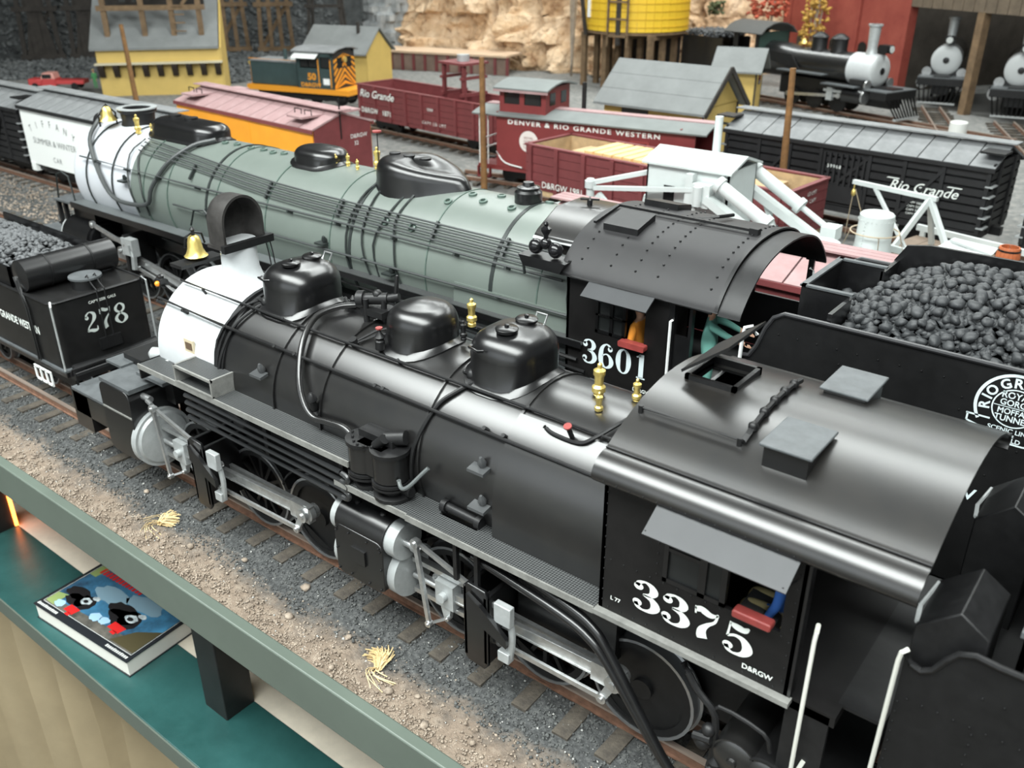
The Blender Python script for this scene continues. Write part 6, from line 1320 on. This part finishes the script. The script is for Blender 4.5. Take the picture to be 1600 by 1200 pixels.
b2 = thing('yellow_station_house', 'yellow house with wide grey roof behind the striped diesel', 'building', (-50.1,44.2,0), math.radians(16))
MB().box(-2.5,2.4,0,3.4,-.3,2.0).build('wall', yel, b2); MB().prism([(-.4,1.9),(-.4,2.0),(1.7,3.6),(3.8,2.0),(3.8,1.9),(1.7,3.5)], -2.7, 2.6, 'x').build('roof', slroof, b2)
MB().prism([(0,-.3),(3.4,-.3),(3.4,2.0),(1.7,3.4),(0,2.0)], 2.35, 2.45, 'x').build('gable_wall', yel, b2)
MB().cyl((1.2,1.2,2.9),(1.2,1.2,3.9),.12,n=10).build('chimney', dw, b2)
b3 = thing('yellow_section_house', 'small yellow gabled house with grey roof right behind the caboose', 'building', (-20.6,38.1,0), math.radians(-2))
MB().box(-2.6,2.5,-1.6,1.6,-.3,2.45).build('wall', yel, b3)
for s in (-1,1): 
    for k in range(3):
        a0,a1 = k/3,(k+1)/3; f=lambda t:(s*2.0*(1-t), 2.25+1.75*t)
        (y0,z0),(y1,z1) = f(a0),f(a1-.01); MB().prism([(y0,z0+.04),(y1,z1+.04),(y1,z1-.06),(y0,z0-.06)], -2.95, 2.85, 'x').build('roof_course', slroof, b3)
MB().prism([(-1.6,2.4),(1.6,2.4),(0,3.8)], 2.4, 2.5, 'x').build('gable_wall', yel, b3); MB().prism([(-1.6,2.4),(1.6,2.4),(0,3.8)], -2.6, -2.5, 'x').build('gable_wall', yel, b3)
for s in (-1,1): MB().bar((2.88,s*2.0,2.2),(2.88,0,3.98),.08,.22).build('barge_board', dw, b3)
for y in (-1.58,1.5): MB().box(2.5,2.56,y,y+.1,-.3,2.4).build('corner_board', dw, b3)
MB().box(-1.6,-.2,-1.66,-1.6,1.7,2.1).build('window', glass, b3)
b4 = thing('yellow_tool_shed', 'narrow yellow shed with grey roof beside the outdoor steam engine', 'building', (-24.0,52.6,0), math.radians(14))
MB().box(-1.15,1.15,-.95,.95,-.3,2.2).build('wall', yel, b4)
for s in (-1,1): MB().prism([(s*1.45,2.0),(s*1.45,2.1),(0,3.3),(0,3.2)], -1.5, 1.5, 'x').build('roof', slroof, b4)
MB().prism([(-.95,2.15),(.95,2.15),(0,3.1)], 1.05, 1.15, 'x').build('gable_wall', yel, b4)
for x,y in ((-1.17,-.97),(1.07,-.97),(1.07,.87)): MB().box(x,x+.1,y,y+.1,-.3,2.2).build('corner_board', dw, b4)
MB().box(1.15,1.19,-.3,.35,1.3,2.3).build('window', glass, b4); MB().box(-.1,0,-.99,-.95,-.3,2.2).build('wall_batten', dw, b4)
# water tower
wt = thing('water_tower', 'yellow plank-sided railroad water tower on heavy timber legs', 'water tower', (-34.3,57.6,0))
ytk = mat('tower_yellow', (.78,.5,.03), .55, 0, .05, 1); n_=40

me = MB().prism([(3.55*math.cos(a),3.55*math.sin(a)) for a in (-math.pi/n_*.96,0,math.pi/n_*.96)]+[(3.4*math.cos(a),3.4*math.sin(a)) for a in (math.pi/n_*.96,-math.pi/n_*.96)], 3.5, 9.5, 'z').mesh('tank_stave', ytk)
pieces('tank_stave', me, wt, [((0,0,0),(0,0,2*math.pi*i/n_),(1,1,1)) for i in range(n_)])
for k in range(12): MB().lathe([(3.55,-.02),(3.585,-.02),(3.585,.02),(3.55,.02)], (0,0,3.8+.48*k), (0,0,1), 48, cap=False).build('tank_hoop', mat('hoop_yellow', (.55,.34,.02), .55), wt)
MB().cyl((0,0,3.3),(0,0,3.55),3.5,n=40).build('tank_floor', bw2, wt)
for x in (-2.6,-.9,.9,2.6):
    MB().box(x-.18,x+.18,-2.6,2.6,3.0,3.3).build('joist', bw2, wt)
    for y in (-2.4,-.8,.8,2.4): MB().box(x-.17,x+.17,y-.17,y+.17,-.3,3.0).build('tower_leg', bw2, wt)
MB().box(-2.6,2.6,1.6,1.75,-.2,3.0).build('back_planking', dw, wt)
MB().bar((-2.0,-3.2,3.2),(-2.0,-3.9,6.0),.2,.2).build('spout_strut', dw, wt)
a_=math.radians(-78)
q0=V(3.65*math.cos(a_),3.65*math.sin(a_),0)
MB().box(q0.x-.12,q0.x+.12,q0.y-.12,q0.y+.12,2.7,9.5).build('stand_pipe', dw, wt)
for s in (-1,1): MB().box(q0.x+s*.75-.06,q0.x+s*.75+.06,q0.y-.15,q0.y-.03,2.6,9.5).build('ladder_rail', bw2, wt)
for k in range(6): MB().box(q0.x-.75,q0.x+.75,q0.y-.15,q0.y-.06,3.2+1.05*k,3.32+1.05*k).build('ladder_rung', bw2, wt)
MB().box(3.62*math.cos(-2.09)-.1,3.62*math.cos(-2.09)+.1,3.62*math.sin(-2.09)-.1,3.62*math.sin(-2.09)+.1,4.3,9.5).build('level_gauge', white, wt)
# roundhouse
fa = math.atan2(-.53,.845)
rh = thing('roundhouse', 'red brick roundhouse with open dark engine stalls and wooden door posts', 'building', (-17.55,62.2,0), fa)
brick = mat('red_brick', (.22,.036,.025), .85, 0, c2=(.3,.065,.043), vscale=.6, bump=.3, bscale=4)
MB().box(-13,0,0,.5,-.3,9.5).build('brick_wall', brick, rh)
for x in (-12.4,-8.6,-4.9,-.35): MB().box(x,x+.35,-.12,0,-.3,9.5).build('pilaster', brick, rh)
for x in (-10.6,-6.9,-3.9,-2.0):
    arch = [(x-.4,1.4),(x+.4,1.4),(x+.4,2.6)]+[(x+.4*math.cos(t*.314),2.6+.3*math.sin(t*.314)) for t in range(11)]+[(x-.4,2.6)]
    w_ = MB().prism(arch, -.06, -.02, 'y').build('arched_window', glass, rh)
    MB().box(x-.55,x+.55,-.15,-.02,1.2,1.4).build('window_sill', brick, w_)
dkin = mat('stall_boards', (.1,.085,.07), .9, 0, .2, 1)
MB().box(-3,30,13,13.3,-.3,9).build('stall_back', dkin, rh); MB().box(-3.2,-2.9,.5,13,-.3,9).build('stall_side', dkin, rh); MB().box(0,30,0,13.3,8.2,8.6).build('stall_roof', dkin, rh)
MB().box(0,30,.5,13,-.28,-.2).build('stall_floor', mat('stall_floor', (.1,.098,.092), .95), rh)
MB().box(0,30,-.1,.3,5.3,8.4).build('lintel', mat('lintel_wood', (.13,.1,.07), .9, 0, .2, 2), rh)
for x in (5.6,11.2,16.8): MB().box(x-.25,x+.25,-.15,.35,-.3,5.4).build('door_post', bw2, rh); 
for k in range(12): MB().box(.2+.8*k,.95+.8*k,-.16,-.1,5.3,8.4).build('lintel_board', MATS['lintel_wood'], rh)
# ---------------------------------------------------------------- small narrow-gauge engines
def small_engine(label, loc, rz, tender=True, detail=True):
    t = thing('small_steam_locomotive', label, 'locomotive', (*loc,0), rz)     # faces +x, front beam at x=0
    zc, r = 2.1, .72
    if detail:
        tubular([(-2.6,r),(-5.6,r),(-6.4,r+.12),(-7.4,r+.14)], zc, 32).build('boiler', boilerp, t)
        for x in (-3.6,-4.7): MB().lathe([(.42,-.1),(.4,.0),(.36,.1),(.36,.6),(.42,.62),(.36,.7),(.15,.85),(.02,.87)], (x,0,2.75), (0,0,1), 20).build('dome', dull, t)
        for s in (-1,1):
            MB().box(-6.0,-3.4,s*1.1-.25,s*1.1+.25,1.72,1.78).build('running_board', deckg, t); MB().box(-3.4,-1.6,s*1.1-.25,s*1.1+.25,1.35,1.41).build('running_board', deckg, t)
            MB().prism([(-7.4,2.2),(-5.0,1.75),(-5.6,2.5),(-7.4,2.6)], s*.85-.03, s*.85+.03, 'y').build('side_sheet', dull, t)
        for s in (-1,1): MB().box(-9.0,-7.4,s*1.15-.03,s*1.15+.03,1.3,2.2).box(-9.0,-8.7,s*1.15-.03,s*1.15+.03,2.2,3.4).box(-7.6,-7.4,s*1.15-.03,s*1.15+.03,2.2,3.4).build('cab_side', dull, t)
        MB().box(-7.45,-7.4,-1.15,1.15,1.3,3.4).build('cab_front', mat('cab_front_green', (.03,.06,.05), .5), t)
        MB().sheet([(1.35,3.3),(1.0,3.6),(.5,3.78),(0,3.84),(-.5,3.78),(-1.0,3.6),(-1.35,3.3)], -9.5, -7.1, .06).build('cab_roof', mat('engine_roof', (.06,.06,.058), .7), t)
        MB().lathe([(.12,.0),(.18,.02),(.1,.2),(.05,.26)], (-5.6,0,2.95), (0,0,1), 14).build('bell', brass, t)
    else: tubular([(-2.6,r),(-6.4,r)], zc, 32).build('boiler', boilerp, t)
    for s in (-1,1):
        for x in (-2.9,-4.2,-5.5): MB().lathe([(.35,-.05),(.45,-.05),(.45,.05),(.35,.05)], (x,s*.5,.45), (0,-s,0), 24, cap=False).cyl((x,s*.55,.45),(x,s*.45,.45),.36,n=20).build('driving_wheel', dull, t)
        MB().cyl((-2.3,s*.95,.95),(-1.3,s*.95,.95),.34,n=20).box(-2.2,-1.4,s*.6-.3,s*.6+.3,.9,1.7).build('cylinder', black, t)
        MB().cyl((-1.32,s*.95,.95),(-1.22,s*.95,.95),.32,n=20).cyl((-1.32,s*.85,1.5),(-1.25,s*.85,1.5),.24,n=16).build('cylinder_cover', steel, t)
        rod(MB(), (-2.6,s*.98,.85),(-5.4,s*.98,.6),.14,.14,.06,.12,.12,False).build('main_rod', steel, t)
        MB().bar((-2.3,s*.98,1.05),(-3.4,s*.98,1.05),.12,.12).box(-3.2,-2.9,s*.98-.1,s*.98+.1,.6,1.2).build('crosshead', greyst, t)
    MB().box(-6.4,-.3,-.4,.4,.5,1.4).build('engine_frame', dull, t)
    tubular([(-1.35,r+.03),(-2.6,r+.03)], zc, 36).build('smokebox', silver, t)
    d_ = MB().lathe([(r+.03,0),(r,.04),(.5,.1),(.05,.13)], (-1.35,0,zc), (1,0,0), 36).build('smokebox_front', mat('graphite_front', (.5,.52,.52), .5), t)
    MB().lathe([(.16,0),(.16,.03),(.1,.04)], (-1.22,0,zc), (1,0,0), 16).build('number_plate', black, d_)
    for k in range(14):
        a = k*.449; MB().sphere((-1.32,(r-.06)*math.cos(a),zc+(r-.06)*math.sin(a)),.03,6,4).build('door_lug', greyst, d_)
    MB().lathe([(.3,-.05),(.24,.1),(.21,.3),(.25,1.25),(.31,1.3),(.31,1.38),(.2,1.38)], (-1.9,0,2.8), (0,0,1), 20, cap=False).build('smoke_stack', greyst, t)
    hl = MB().box(-1.45,-1.0,-.22,.22,2.95,3.3).cyl((-1.0,0,3.12),(-.92,0,3.12),.2,n=16).build('headlight', dull, t)
    MB().cyl((-.93,0,3.12),(-.9,0,3.12),.16,n=16).build('lens', mat('lamp_glass', (.6,.62,.6), .1), hl)
    MB().box(-.9,-.1,-1.15,1.15,.95,1.3).build('pilot_beam', dull, t); MB().box(-1.3,-.1,-1.15,1.15,1.3,1.35).build('pilot_deck', deckg, t)
    for k in range(9): MB().bar((-.1,-1.0+.25*k,.95),(.35,(-1.0+.25*k)*.8,.15),.06,.06).build('pilot_bar', mat('pilot_black', (.004,.004,.004), .8, spec=.1), t)
    MB().box(.25,.4,-.9,.9,.1,.18).build('pilot_foot', greyst, t)
    if tender:
        MB().box(-12.6,-9.8,-1.1,1.1,.9,2.3).box(-12.6,-9.8,-1.1,-1.05,2.3,2.9).box(-12.6,-9.8,1.05,1.1,2.3,2.9).build('tender_body', black, t)
        rr = np.random.RandomState(5); pp = np.stack([rr.uniform(-12.5,-10,700),rr.uniform(-1,1,700),2.9+rr.uniform(0,.3,700)],1)
        scatter('coal', MATS['coal_light'], pp, rr.uniform(.08,.15,700), 6, t)
        for x in (-12.2,-11.4,-10.6):
            for s in (-1,1): MB().cyl((x,s*.5,.36),(x,s*.6,.36),.36,n=16).build('wheel', dull, t)
    return t
se_ = small_engine('small black steam engine with silver smokebox outside the red wall', (-14.7,53.4), math.radians(-19)); se_.scale = (1.3,1.15,1.15)
u = V(math.cos(fa),math.sin(fa),0); nrm = V(u.y,-u.x,0)
for k,l in ((2.85,'small steam engine with grey front in the stall beside the brick corner'),(8.4,'small steam engine with grey front in the second stall past the door post')):
    p = V(-17.55,62.2,0)+u*(k+(.35 if k<5 else 0))+nrm*(1.2 if k<5 else .8)
    small_engine(l, (p.x+.9,p.y+.6), math.radians(-80), False, False).scale = (1.15,)*3
track('narrow track under the outdoor steam engine', -19.0, 55.0, 22, math.radians(-19), 'narrow', sp=.8)
for k,l in ((2.85,'narrow track leading out of the first engine stall'),(8.4,'narrow track leading out of the second engine stall')):
    p = V(-17.55,62.2,0)+u*k+V(.36,-.93,0)*5.5; track(l, p.x,p.y,9,math.radians(-69),'narrow',sp=.8)
track('track under the script-lettered stock car', -6.3, 31.39, 16, math.radians(-6), 'narrow', ties=(-7,-4))
track('track under the red caboose', -19.4, 30.2, 13, math.radians(8.5), 'narrow')
track('track under the gondola with the timber frame', -33, 34.24, 16, math.radians(-7), 'narrow')
track('track under the tan-lined gondola', -14.7, 27.1, 13, math.radians(-5), 'narrow', ties=(-6,-4))
# ---------------------------------------------------------------- trestle bents, poles, timber frame
for i,(x,y,l) in enumerate(((-88.7,39.4,'dark timber trestle bent standing highest on the rubble slope'),(-80.1,38.6,'dark timber trestle bent on the rubble above the red truck'),(-78.2,41.8,'dark timber trestle bent just beside the yellow shed roof'),(-72.6,52.0,'weathered trestle bent right behind the yellow shed gable'),(-69.6,54.6,'weathered trestle bent standing between shed and timber frame'))):
    t = thing('trestle_bent', l, 'trestle', (x,y,0), math.radians(55)); zb = scree_h(x,y)-.3; m_ = dw if i < 3 else bw2
    for dx in (-.75,-.25,.25,.75): MB().bar((dx*1.9,0,zb),(dx*.9,0,15),.34,.34).build('trestle_post', m_, t)
    if i < 3:
        for z0,z1,w0,w1 in ((zb,zb+4.2,1.3,.5),(zb+4.2,15,.8,.5)): MB().prism([(-w0,z0),(w0,z0),(w1,z1),(-w1,z1)], -.12, .12, 'y').build('trestle_web', dw, t)
    for z in (zb+.5,zb+4.2): MB().box(-1.7,1.7,-.25,.25,z,z+.35).build('trestle_sill', m_, t)
    MB().bar((-1.4,.2,zb+.6),(1.1,.2,zb+4.2),.12,.3).build('trestle_brace', m_, t)
tf = thing('timber_frame', 'dark timber scaffold tower with white top rail before the grey roof', 'tower', (-59.2,51.6,0), math.radians(40))
for x in (-1.2,1.2):
    for y in (-1,1): MB().bar((x*1.25,y,-.3),(x*.8,y*.8,7.6),.22,.22).build('frame_leg', dw, tf)
for z in (2.2,4.2,6.2): MB().box(-1.5,1.5,-1.1,-.9,z,z+.22).build('frame_beam', dw, tf)
MB().bar((-1.5,-1,0),(1.4,-1,2.3),.16,.16).build('frame_brace', dw, tf)
MB().box(-2.4,1.4,-1.3,-1.0,6.4,6.6).build('top_rail', greyst, tf)
def pole(label, x, y, h, lean=(0,0), r=.14):
    single(MB().cyl((0,0,-.3),(lean[0],lean[1],h), r, r*.7, n=12), 'wooden_pole', brownwood, label, 'pole', (x,y,0))
pole('slender brown wooden pole standing before the yellow shed', -50.6, 29.2, 4.7, (-.25,0), .16)
pole('brown wooden pole standing in front of the red caboose', -23.35, 27.95, 4.95, (-.05,0))
pole('leaning brown pole between the tan-lined gondola and black stock car', -11.4, 29.35, 5.3, (-.2,0))
single(MB().lathe([(.0,-.25),(.42,-.25),(.42,.9),(.38,.95),(.1,1.0),(.0,1.0)], (0,0,0), (0,0,1), 20, cap=False), 'standpipe_drum', mat('drum_white', (.7,.71,.68), .5), 'small white drum standing near the engine house tracks', 'drum', (-10.7,49.3,0))
# red truck and figures
trk = thing('pickup_truck', 'small red pickup truck with long bed by the rubble slope', 'truck', (-62.6,30.6,0), math.radians(42)); trk.scale = (.62,)*3
tr = mat('truck_red', (.55,.06,.06), .4)
MB().box(-2.6,-1.0,-.85,.85,.45,1.15).build('hood', tr, trk, bev=.12); 
MB().prism([(-1.3,1.1),(-1.0,1.75),(.1,1.75),(.25,1.1)], -.8, .8, 'y').build('cab', mat('truck_pink', (.72,.35,.3), .4), trk, bev=.08)
MB().box(-1.05,-.1,-.82,-.8,1.2,1.62).build('side_window', glass, trk); MB().box(.2,3.2,-.85,.85,.6,1.0).build('bed', tr, trk, bev=.03); MB().box(-1.2,.3,-.85,.85,.45,1.12).build('door', tr, trk)
for x in (-1.9,2.2):
    for s in (-1,1): MB().cyl((x,s*.72,.38),(x,s*.9,.38),.38,n=16).build('tire', dull, trk)
# ---------------------------------------------------------------- figures (miniature people)
skin = mat('skin', (.62,.36,.24), .6)
def person(label, loc, rz, joints, edges, mats, zones, size=1.0, name='person'):
    """joints {name:(x,y,z,r)}; skin-modifier body, colours by zone function"""
    me = bpy.data.meshes.new('body'); keys = list(joints); idx = {k: i for i, k in enumerate(keys)}
    me.from_pydata([Vector(joints[k][:3])*S*size for k in keys], [(idx[a], idx[b]) for a, b in edges], [])
    o = bpy.data.objects.new('body_src', me); col.objects.link(o)
    md = o.modifiers.new('skin', 'SKIN'); md.use_smooth_shade = True
    for i, k in enumerate(keys):
        sv = me.skin_vertices[0].data[i]; rr = joints[k][3]*S*size; rx = joints[k][4]*S*size if len(joints[k]) > 4 else rr; sv.radius = (rx, rr); sv.use_root = (k == 'pelvis')
    o.modifiers.new('sub', 'SUBSURF').levels = 2
    bpy.context.view_layer.update(); dg = bpy.context.evaluated_depsgraph_get()
    nm = bpy.data.meshes.new_from_object(o.evaluated_get(dg)); nm.name = 'person_body'
    bpy.data.objects.remove(o)
    nm.materials.clear()
    for m in mats: nm.materials.append(m)
    for p in nm.polygons: p.material_index = zones(p.center/(S*size)); p.use_smooth = True
    b = link(name, nm, None, loc, rz); return tag(b, label, 'person')
def std(pose=None):
    j = {'pelvis':(0,0,.95,.13,.17),'waist':(0,0,1.1,.12,.15),'chest':(0,0,1.35,.13,.19),'neck':(.0,0,1.52,.055),'head0':(.02,0,1.62,.085),'head1':(.03,0,1.74,.1),'head2':(.02,0,1.82,.06),
     'sl':(0,-.2,1.43,.075),'el':(.02,-.27,1.15,.055),'wl':(.12,-.26,.92,.04),'hl':(.16,-.26,.84,.045),'sr':(0,.2,1.43,.075),'er':(.02,.27,1.15,.055),'wr':(.12,.26,.92,.04),'hr':(.16,.26,.84,.045),
     'kl':(.02,-.11,.5,.075),'al':(0,-.11,.09,.05),'tl':(.14,-.12,.04,.045),'kr':(.02,.11,.5,.075),'ar':(0,.11,.09,.05),'tr':(.14,.12,.04,.045),'pl':(0,-.1,.88,.1),'pr':(0,.1,.88,.1)}
    for k, v in (pose or {}).items(): j[k] = v
    e = [('pelvis','waist'),('waist','chest'),('chest','neck'),('neck','head0'),('head0','head1'),('head1','head2'),('chest','sl'),('sl','el'),('el','wl'),('wl','hl'),('chest','sr'),('sr','er'),('er','wr'),('wr','hr'),
         ('pelvis','pl'),('pl','kl'),('kl','al'),('al','tl'),('pelvis','pr'),('pr','kr'),('kr','ar'),('ar','tr')]
    return j, e
def feats(o, hat=None, head=(.03,0,1.74)):
    """face and cap as small children of a figure"""
    h = V(*head)
    f = MB().sphere(h+V(.115,0,-.01), .025, 6, 5); f.build('nose', skin, o)
    for s in (-1,1): MB().sphere(h+V(.095,s*.04,.02), .016, 6, 5).build('eye', dull, o); MB().sphere(h+V(0,s*.1,0), .025, 6, 5).build('ear', skin, o)
    MB().box(h.x+.085,h.x+.105,-.03,.03,h.z-.065,h.z-.05).build('mouth', mat('lips', (.4,.15,.12), .6), o)
    for hand in ():
        pass
    if hat: MB().lathe([(.115,.03),(.12,.08),(.1,.13),(.02,.15)], h, (0,0,1), 14).prism([(h.x+.08+.1*math.cos(t), .1*math.sin(t)) for t in [-1.5+.3*i for i in range(11)]], h.z+.03, h.z+.045, 'z').build('cap', hat, o)
def fingers(o, w, d, m=skin):
    """five short curled fingers leaving the hand"""
    w, d = V(*w), V(*d).normalized(); side = d.cross(Z).normalized() if abs(d.z) < .9 else Y
    for k, l in enumerate((.055,.065,.06,.05)):
        b = w+side*(.03-.02*k); MB().tube([b, b+d*l*.6, b+d*l-Z*.02], .0095, 5).build('finger', m, o)
    MB().tube([w-d*.03+side*.04, w+side*.065+d*.01, w+side*.06+d*.04], .011, 5).build('thumb', m, o)
teal_c = mat('teal_cloth', (.13,.33,.28), .9); bluec = mat('blue_cloth', (.03,.12,.42), .9); greenc = mat('green_cloth', (.1,.36,.14), .9); tanc = mat('tan_cloth', (.5,.42,.2), .9); orangec = mat('orange_cloth', (.75,.28,.03), .9)
j, e = std({'er':(.28,.2,1.32,.055),'wr':(.5,.12,1.25,.04),'hr':(.57,.1,1.24,.045),'el':(.26,-.24,1.3,.055),'wl':(.48,-.2,1.2,.04),'hl':(.55,-.19,1.18,.045)})
zn = lambda c: 0 if c.z > 1.5 or (c.x > .44) else 1
p = person('figure in teal work clothes reaching forward in the rear of cab 3601', (-5.52,12.02,2.3), math.radians(20), j, e, [skin, teal_c], zn); feats(p, mat('red_cap', (.5,.1,.08), .8)); fingers(p,(.6,.1,1.24),(1,0,-.2)); fingers(p,(.58,-.19,1.17),(1,0,-.2))
j, e = std({'kl':(.4,-.11,.9,.075),'al':(.42,-.11,.5,.05),'tl':(.55,-.12,.46,.045),'kr':(.4,.11,.9,.075),'ar':(.42,.11,.5,.05),'tr':(.55,.12,.46,.045)})
zs = lambda c: 0 if c.z > 1.5 or c.z < .9 and abs(c.y) > .2 else (1 if c.z > .98 else 2)
p = person('seated figure in orange shirt behind the window of cab 3601', (-6.72,11.95,1.98), math.pi, j, e, [skin, orangec, bluec], zs); feats(p, bluec)
p = person('seated figure in blue shirt at the open window of cab 3375', (-2.2,7.28,2.05), math.pi, j, e, [skin, bluec, tanc], zs); feats(p, bluec)
j, e = std(); p = person('figure in blue overalls standing in the rear of cab 3375', (-2.35,8.1,2.33), math.radians(200), j, e, [skin, bluec, bluec], lambda c: 0 if c.z > 1.5 or c.z < .93 and abs(c.y) > .2 else 1); feats(p, bluec); fingers(p,(.18,-.26,.82),(.3,0,-1)); fingers(p,(.18,.26,.82),(.3,0,-1))
p = person('tiny figure in green clothes standing beside the red truck', (-60.9,32.4,0), math.radians(-60), j, e, [skin, greenc, greenc], lambda c: 0 if c.z > 1.5 or c.z < .93 and abs(c.y) > .2 else 1); p.scale = (.66,)*3; feats(p, tanc); fingers(p,(.18,-.26,.82),(.3,0,-1)); fingers(p,(.18,.26,.82),(.3,0,-1))
# ---------------------------------------------------------------- the book on the shelf
bk_ = thing('paperback_book', 'thick white-paged book with two steam engines pictured on its cover', 'book', (-18.59,6.01,-5.0), math.atan2(.0787,.9969))
BW, BD, BH = 3.41, 2.4, .42
MB().box(.03,BW-.03,.03,BD-.03,.02,BH-.02).build('page_block', mat('paper', (.78,.76,.7), .8, 0, .03, 1), bk_)
cov = MB().box(0,BW,0,BD,BH-.02,BH).build('front_cover', mat('cover_black', (.015,.018,.022), .3), bk_)
MB().box(0,BW,0,BD,0,.02).build('back_cover', MATS['cover_black'], bk_)
def pic(pts, m, k=1): return MB().add([(a,b,BH+.002+.0012*k) for a,b in pts], [tuple(range(len(pts)))]).build('cover_print', m, cov, smooth=False, fix=False)
def blob(cx, cy, rx, ry, m, k, seed, n=16):
    r = random.Random(seed); pic([(cx+rx*(.75+.35*r.random())*math.cos(2*math.pi*i/n), cy+ry*(.75+.35*r.random())*math.sin(2*math.pi*i/n)) for i in range(n)], m, k)
sky = mat('print_blue', (.06,.24,.42), .35, 0, c2=(.02,.05,.09), vscale=1.2); ctrack = mat('print_grey', (.16,.15,.13), .35, 0, c2=(.05,.05,.045), vscale=3)
pic([(.12,.2),(BW-.12,.2),(BW-.12,BD-.1),(.12,BD-.1)], sky)
pic([(.12,.2),(BW-.12,.2),(BW-.12,.5),(1.3,.42),(.12,.36)], ctrack, 2)
pic([(.12,.24),(.42,.22),(.42,.62),(.12,.56)], mat('print_green', (.25,.33,.12), .35), 3)
pic([(.12,1.35),(.35,1.35),(.4,1.75),(.12,1.75)], MATS['print_green'], 3)
pic([(2.5,.24),(BW-.12,.24),(BW-.12,1.0),(2.8,.7)], mat('print_olive', (.07,.06,.03), .35), 3)
kb = mat('print_black', (.012,.012,.014), .35); rd = mat('print_red', (.6,.02,.02), .35); wv = mat('print_white', (.62,.7,.72), .35, 0, c2=(.2,.24,.26), vscale=8); lb_ = mat('print_pale_blue', (.35,.55,.75), .35)
for x, y, s, d in ((.93,.36,.85,1), (2.3,.55,1.0,2)):
    blob(x-.2,y+.25,.42*s,.24*s,kb,4,d); blob(x-.35,y+.42,.5*s,.22*s,kb,4,d+5); blob(x+.05,y+.3,.35*s,.3*s,kb,4,d+6)
    pic([(x-.2*s,y-.1),(x+.2*s,y-.12),(x+.24*s,y+.08),(x-.18*s,y+.1)], rd, 6); pic([(x-.02*s,y-.18),(x+.14*s,y-.19),(x+.16*s,y-.1),(x,y-.1)], rd, 6)
    blob(x+.04,y+.34,.19*s,.13*s,wv,7,d+9); blob(x+.03,y+.33,.1*s,.06*s,kb,8,d+11); blob(x+.2*s,y+.52,.12,.07,wv,7,d+13); blob(x-.42,y-.02,.16,.12,lb_,6,d+15)
blob(1.62,.5,.18,.13,lb_,6,40); blob(1.3,1.15,.6,.25,mat('print_smoke', (.2,.32,.4), .35),3,41); blob(2.2,1.35,.6,.25,MATS['print_smoke'],3,42)
for i in range(13): pic([(.28+.12*i,1.5),(.36+.12*i,1.5),(.37+.12*i,1.66+.04*(i%3==0)),(.29+.12*i,1.66)], rd, 6)
for x0, n in ((.06,12),(BW-.82,12)):
    for i in range(n): pic([(x0+.062*i,.06),(x0+.044+.062*i,.06),(x0+.047+.062*i,.125+.015*(i%4==0)),(x0+.003+.062*i,.125)], mat('print_letters', (.6,.62,.6), .4), 3)
for a,b in (((.1,.185),(BW-.1,.185)),((BW-.1,.185),(BW-.1,BD-.1)),((.1,.185),(.1,BD-.1))):
    dx,dy = (0,.012) if a[1]==b[1] else (.012,0); pic([a,(b[0],b[1]) if dy else (a[0]+dx,a[1]),(b[0]+dx,b[1]+dy),(a[0]+dx,a[1]+dy) if dy else b], MATS['print_letters'], 5)
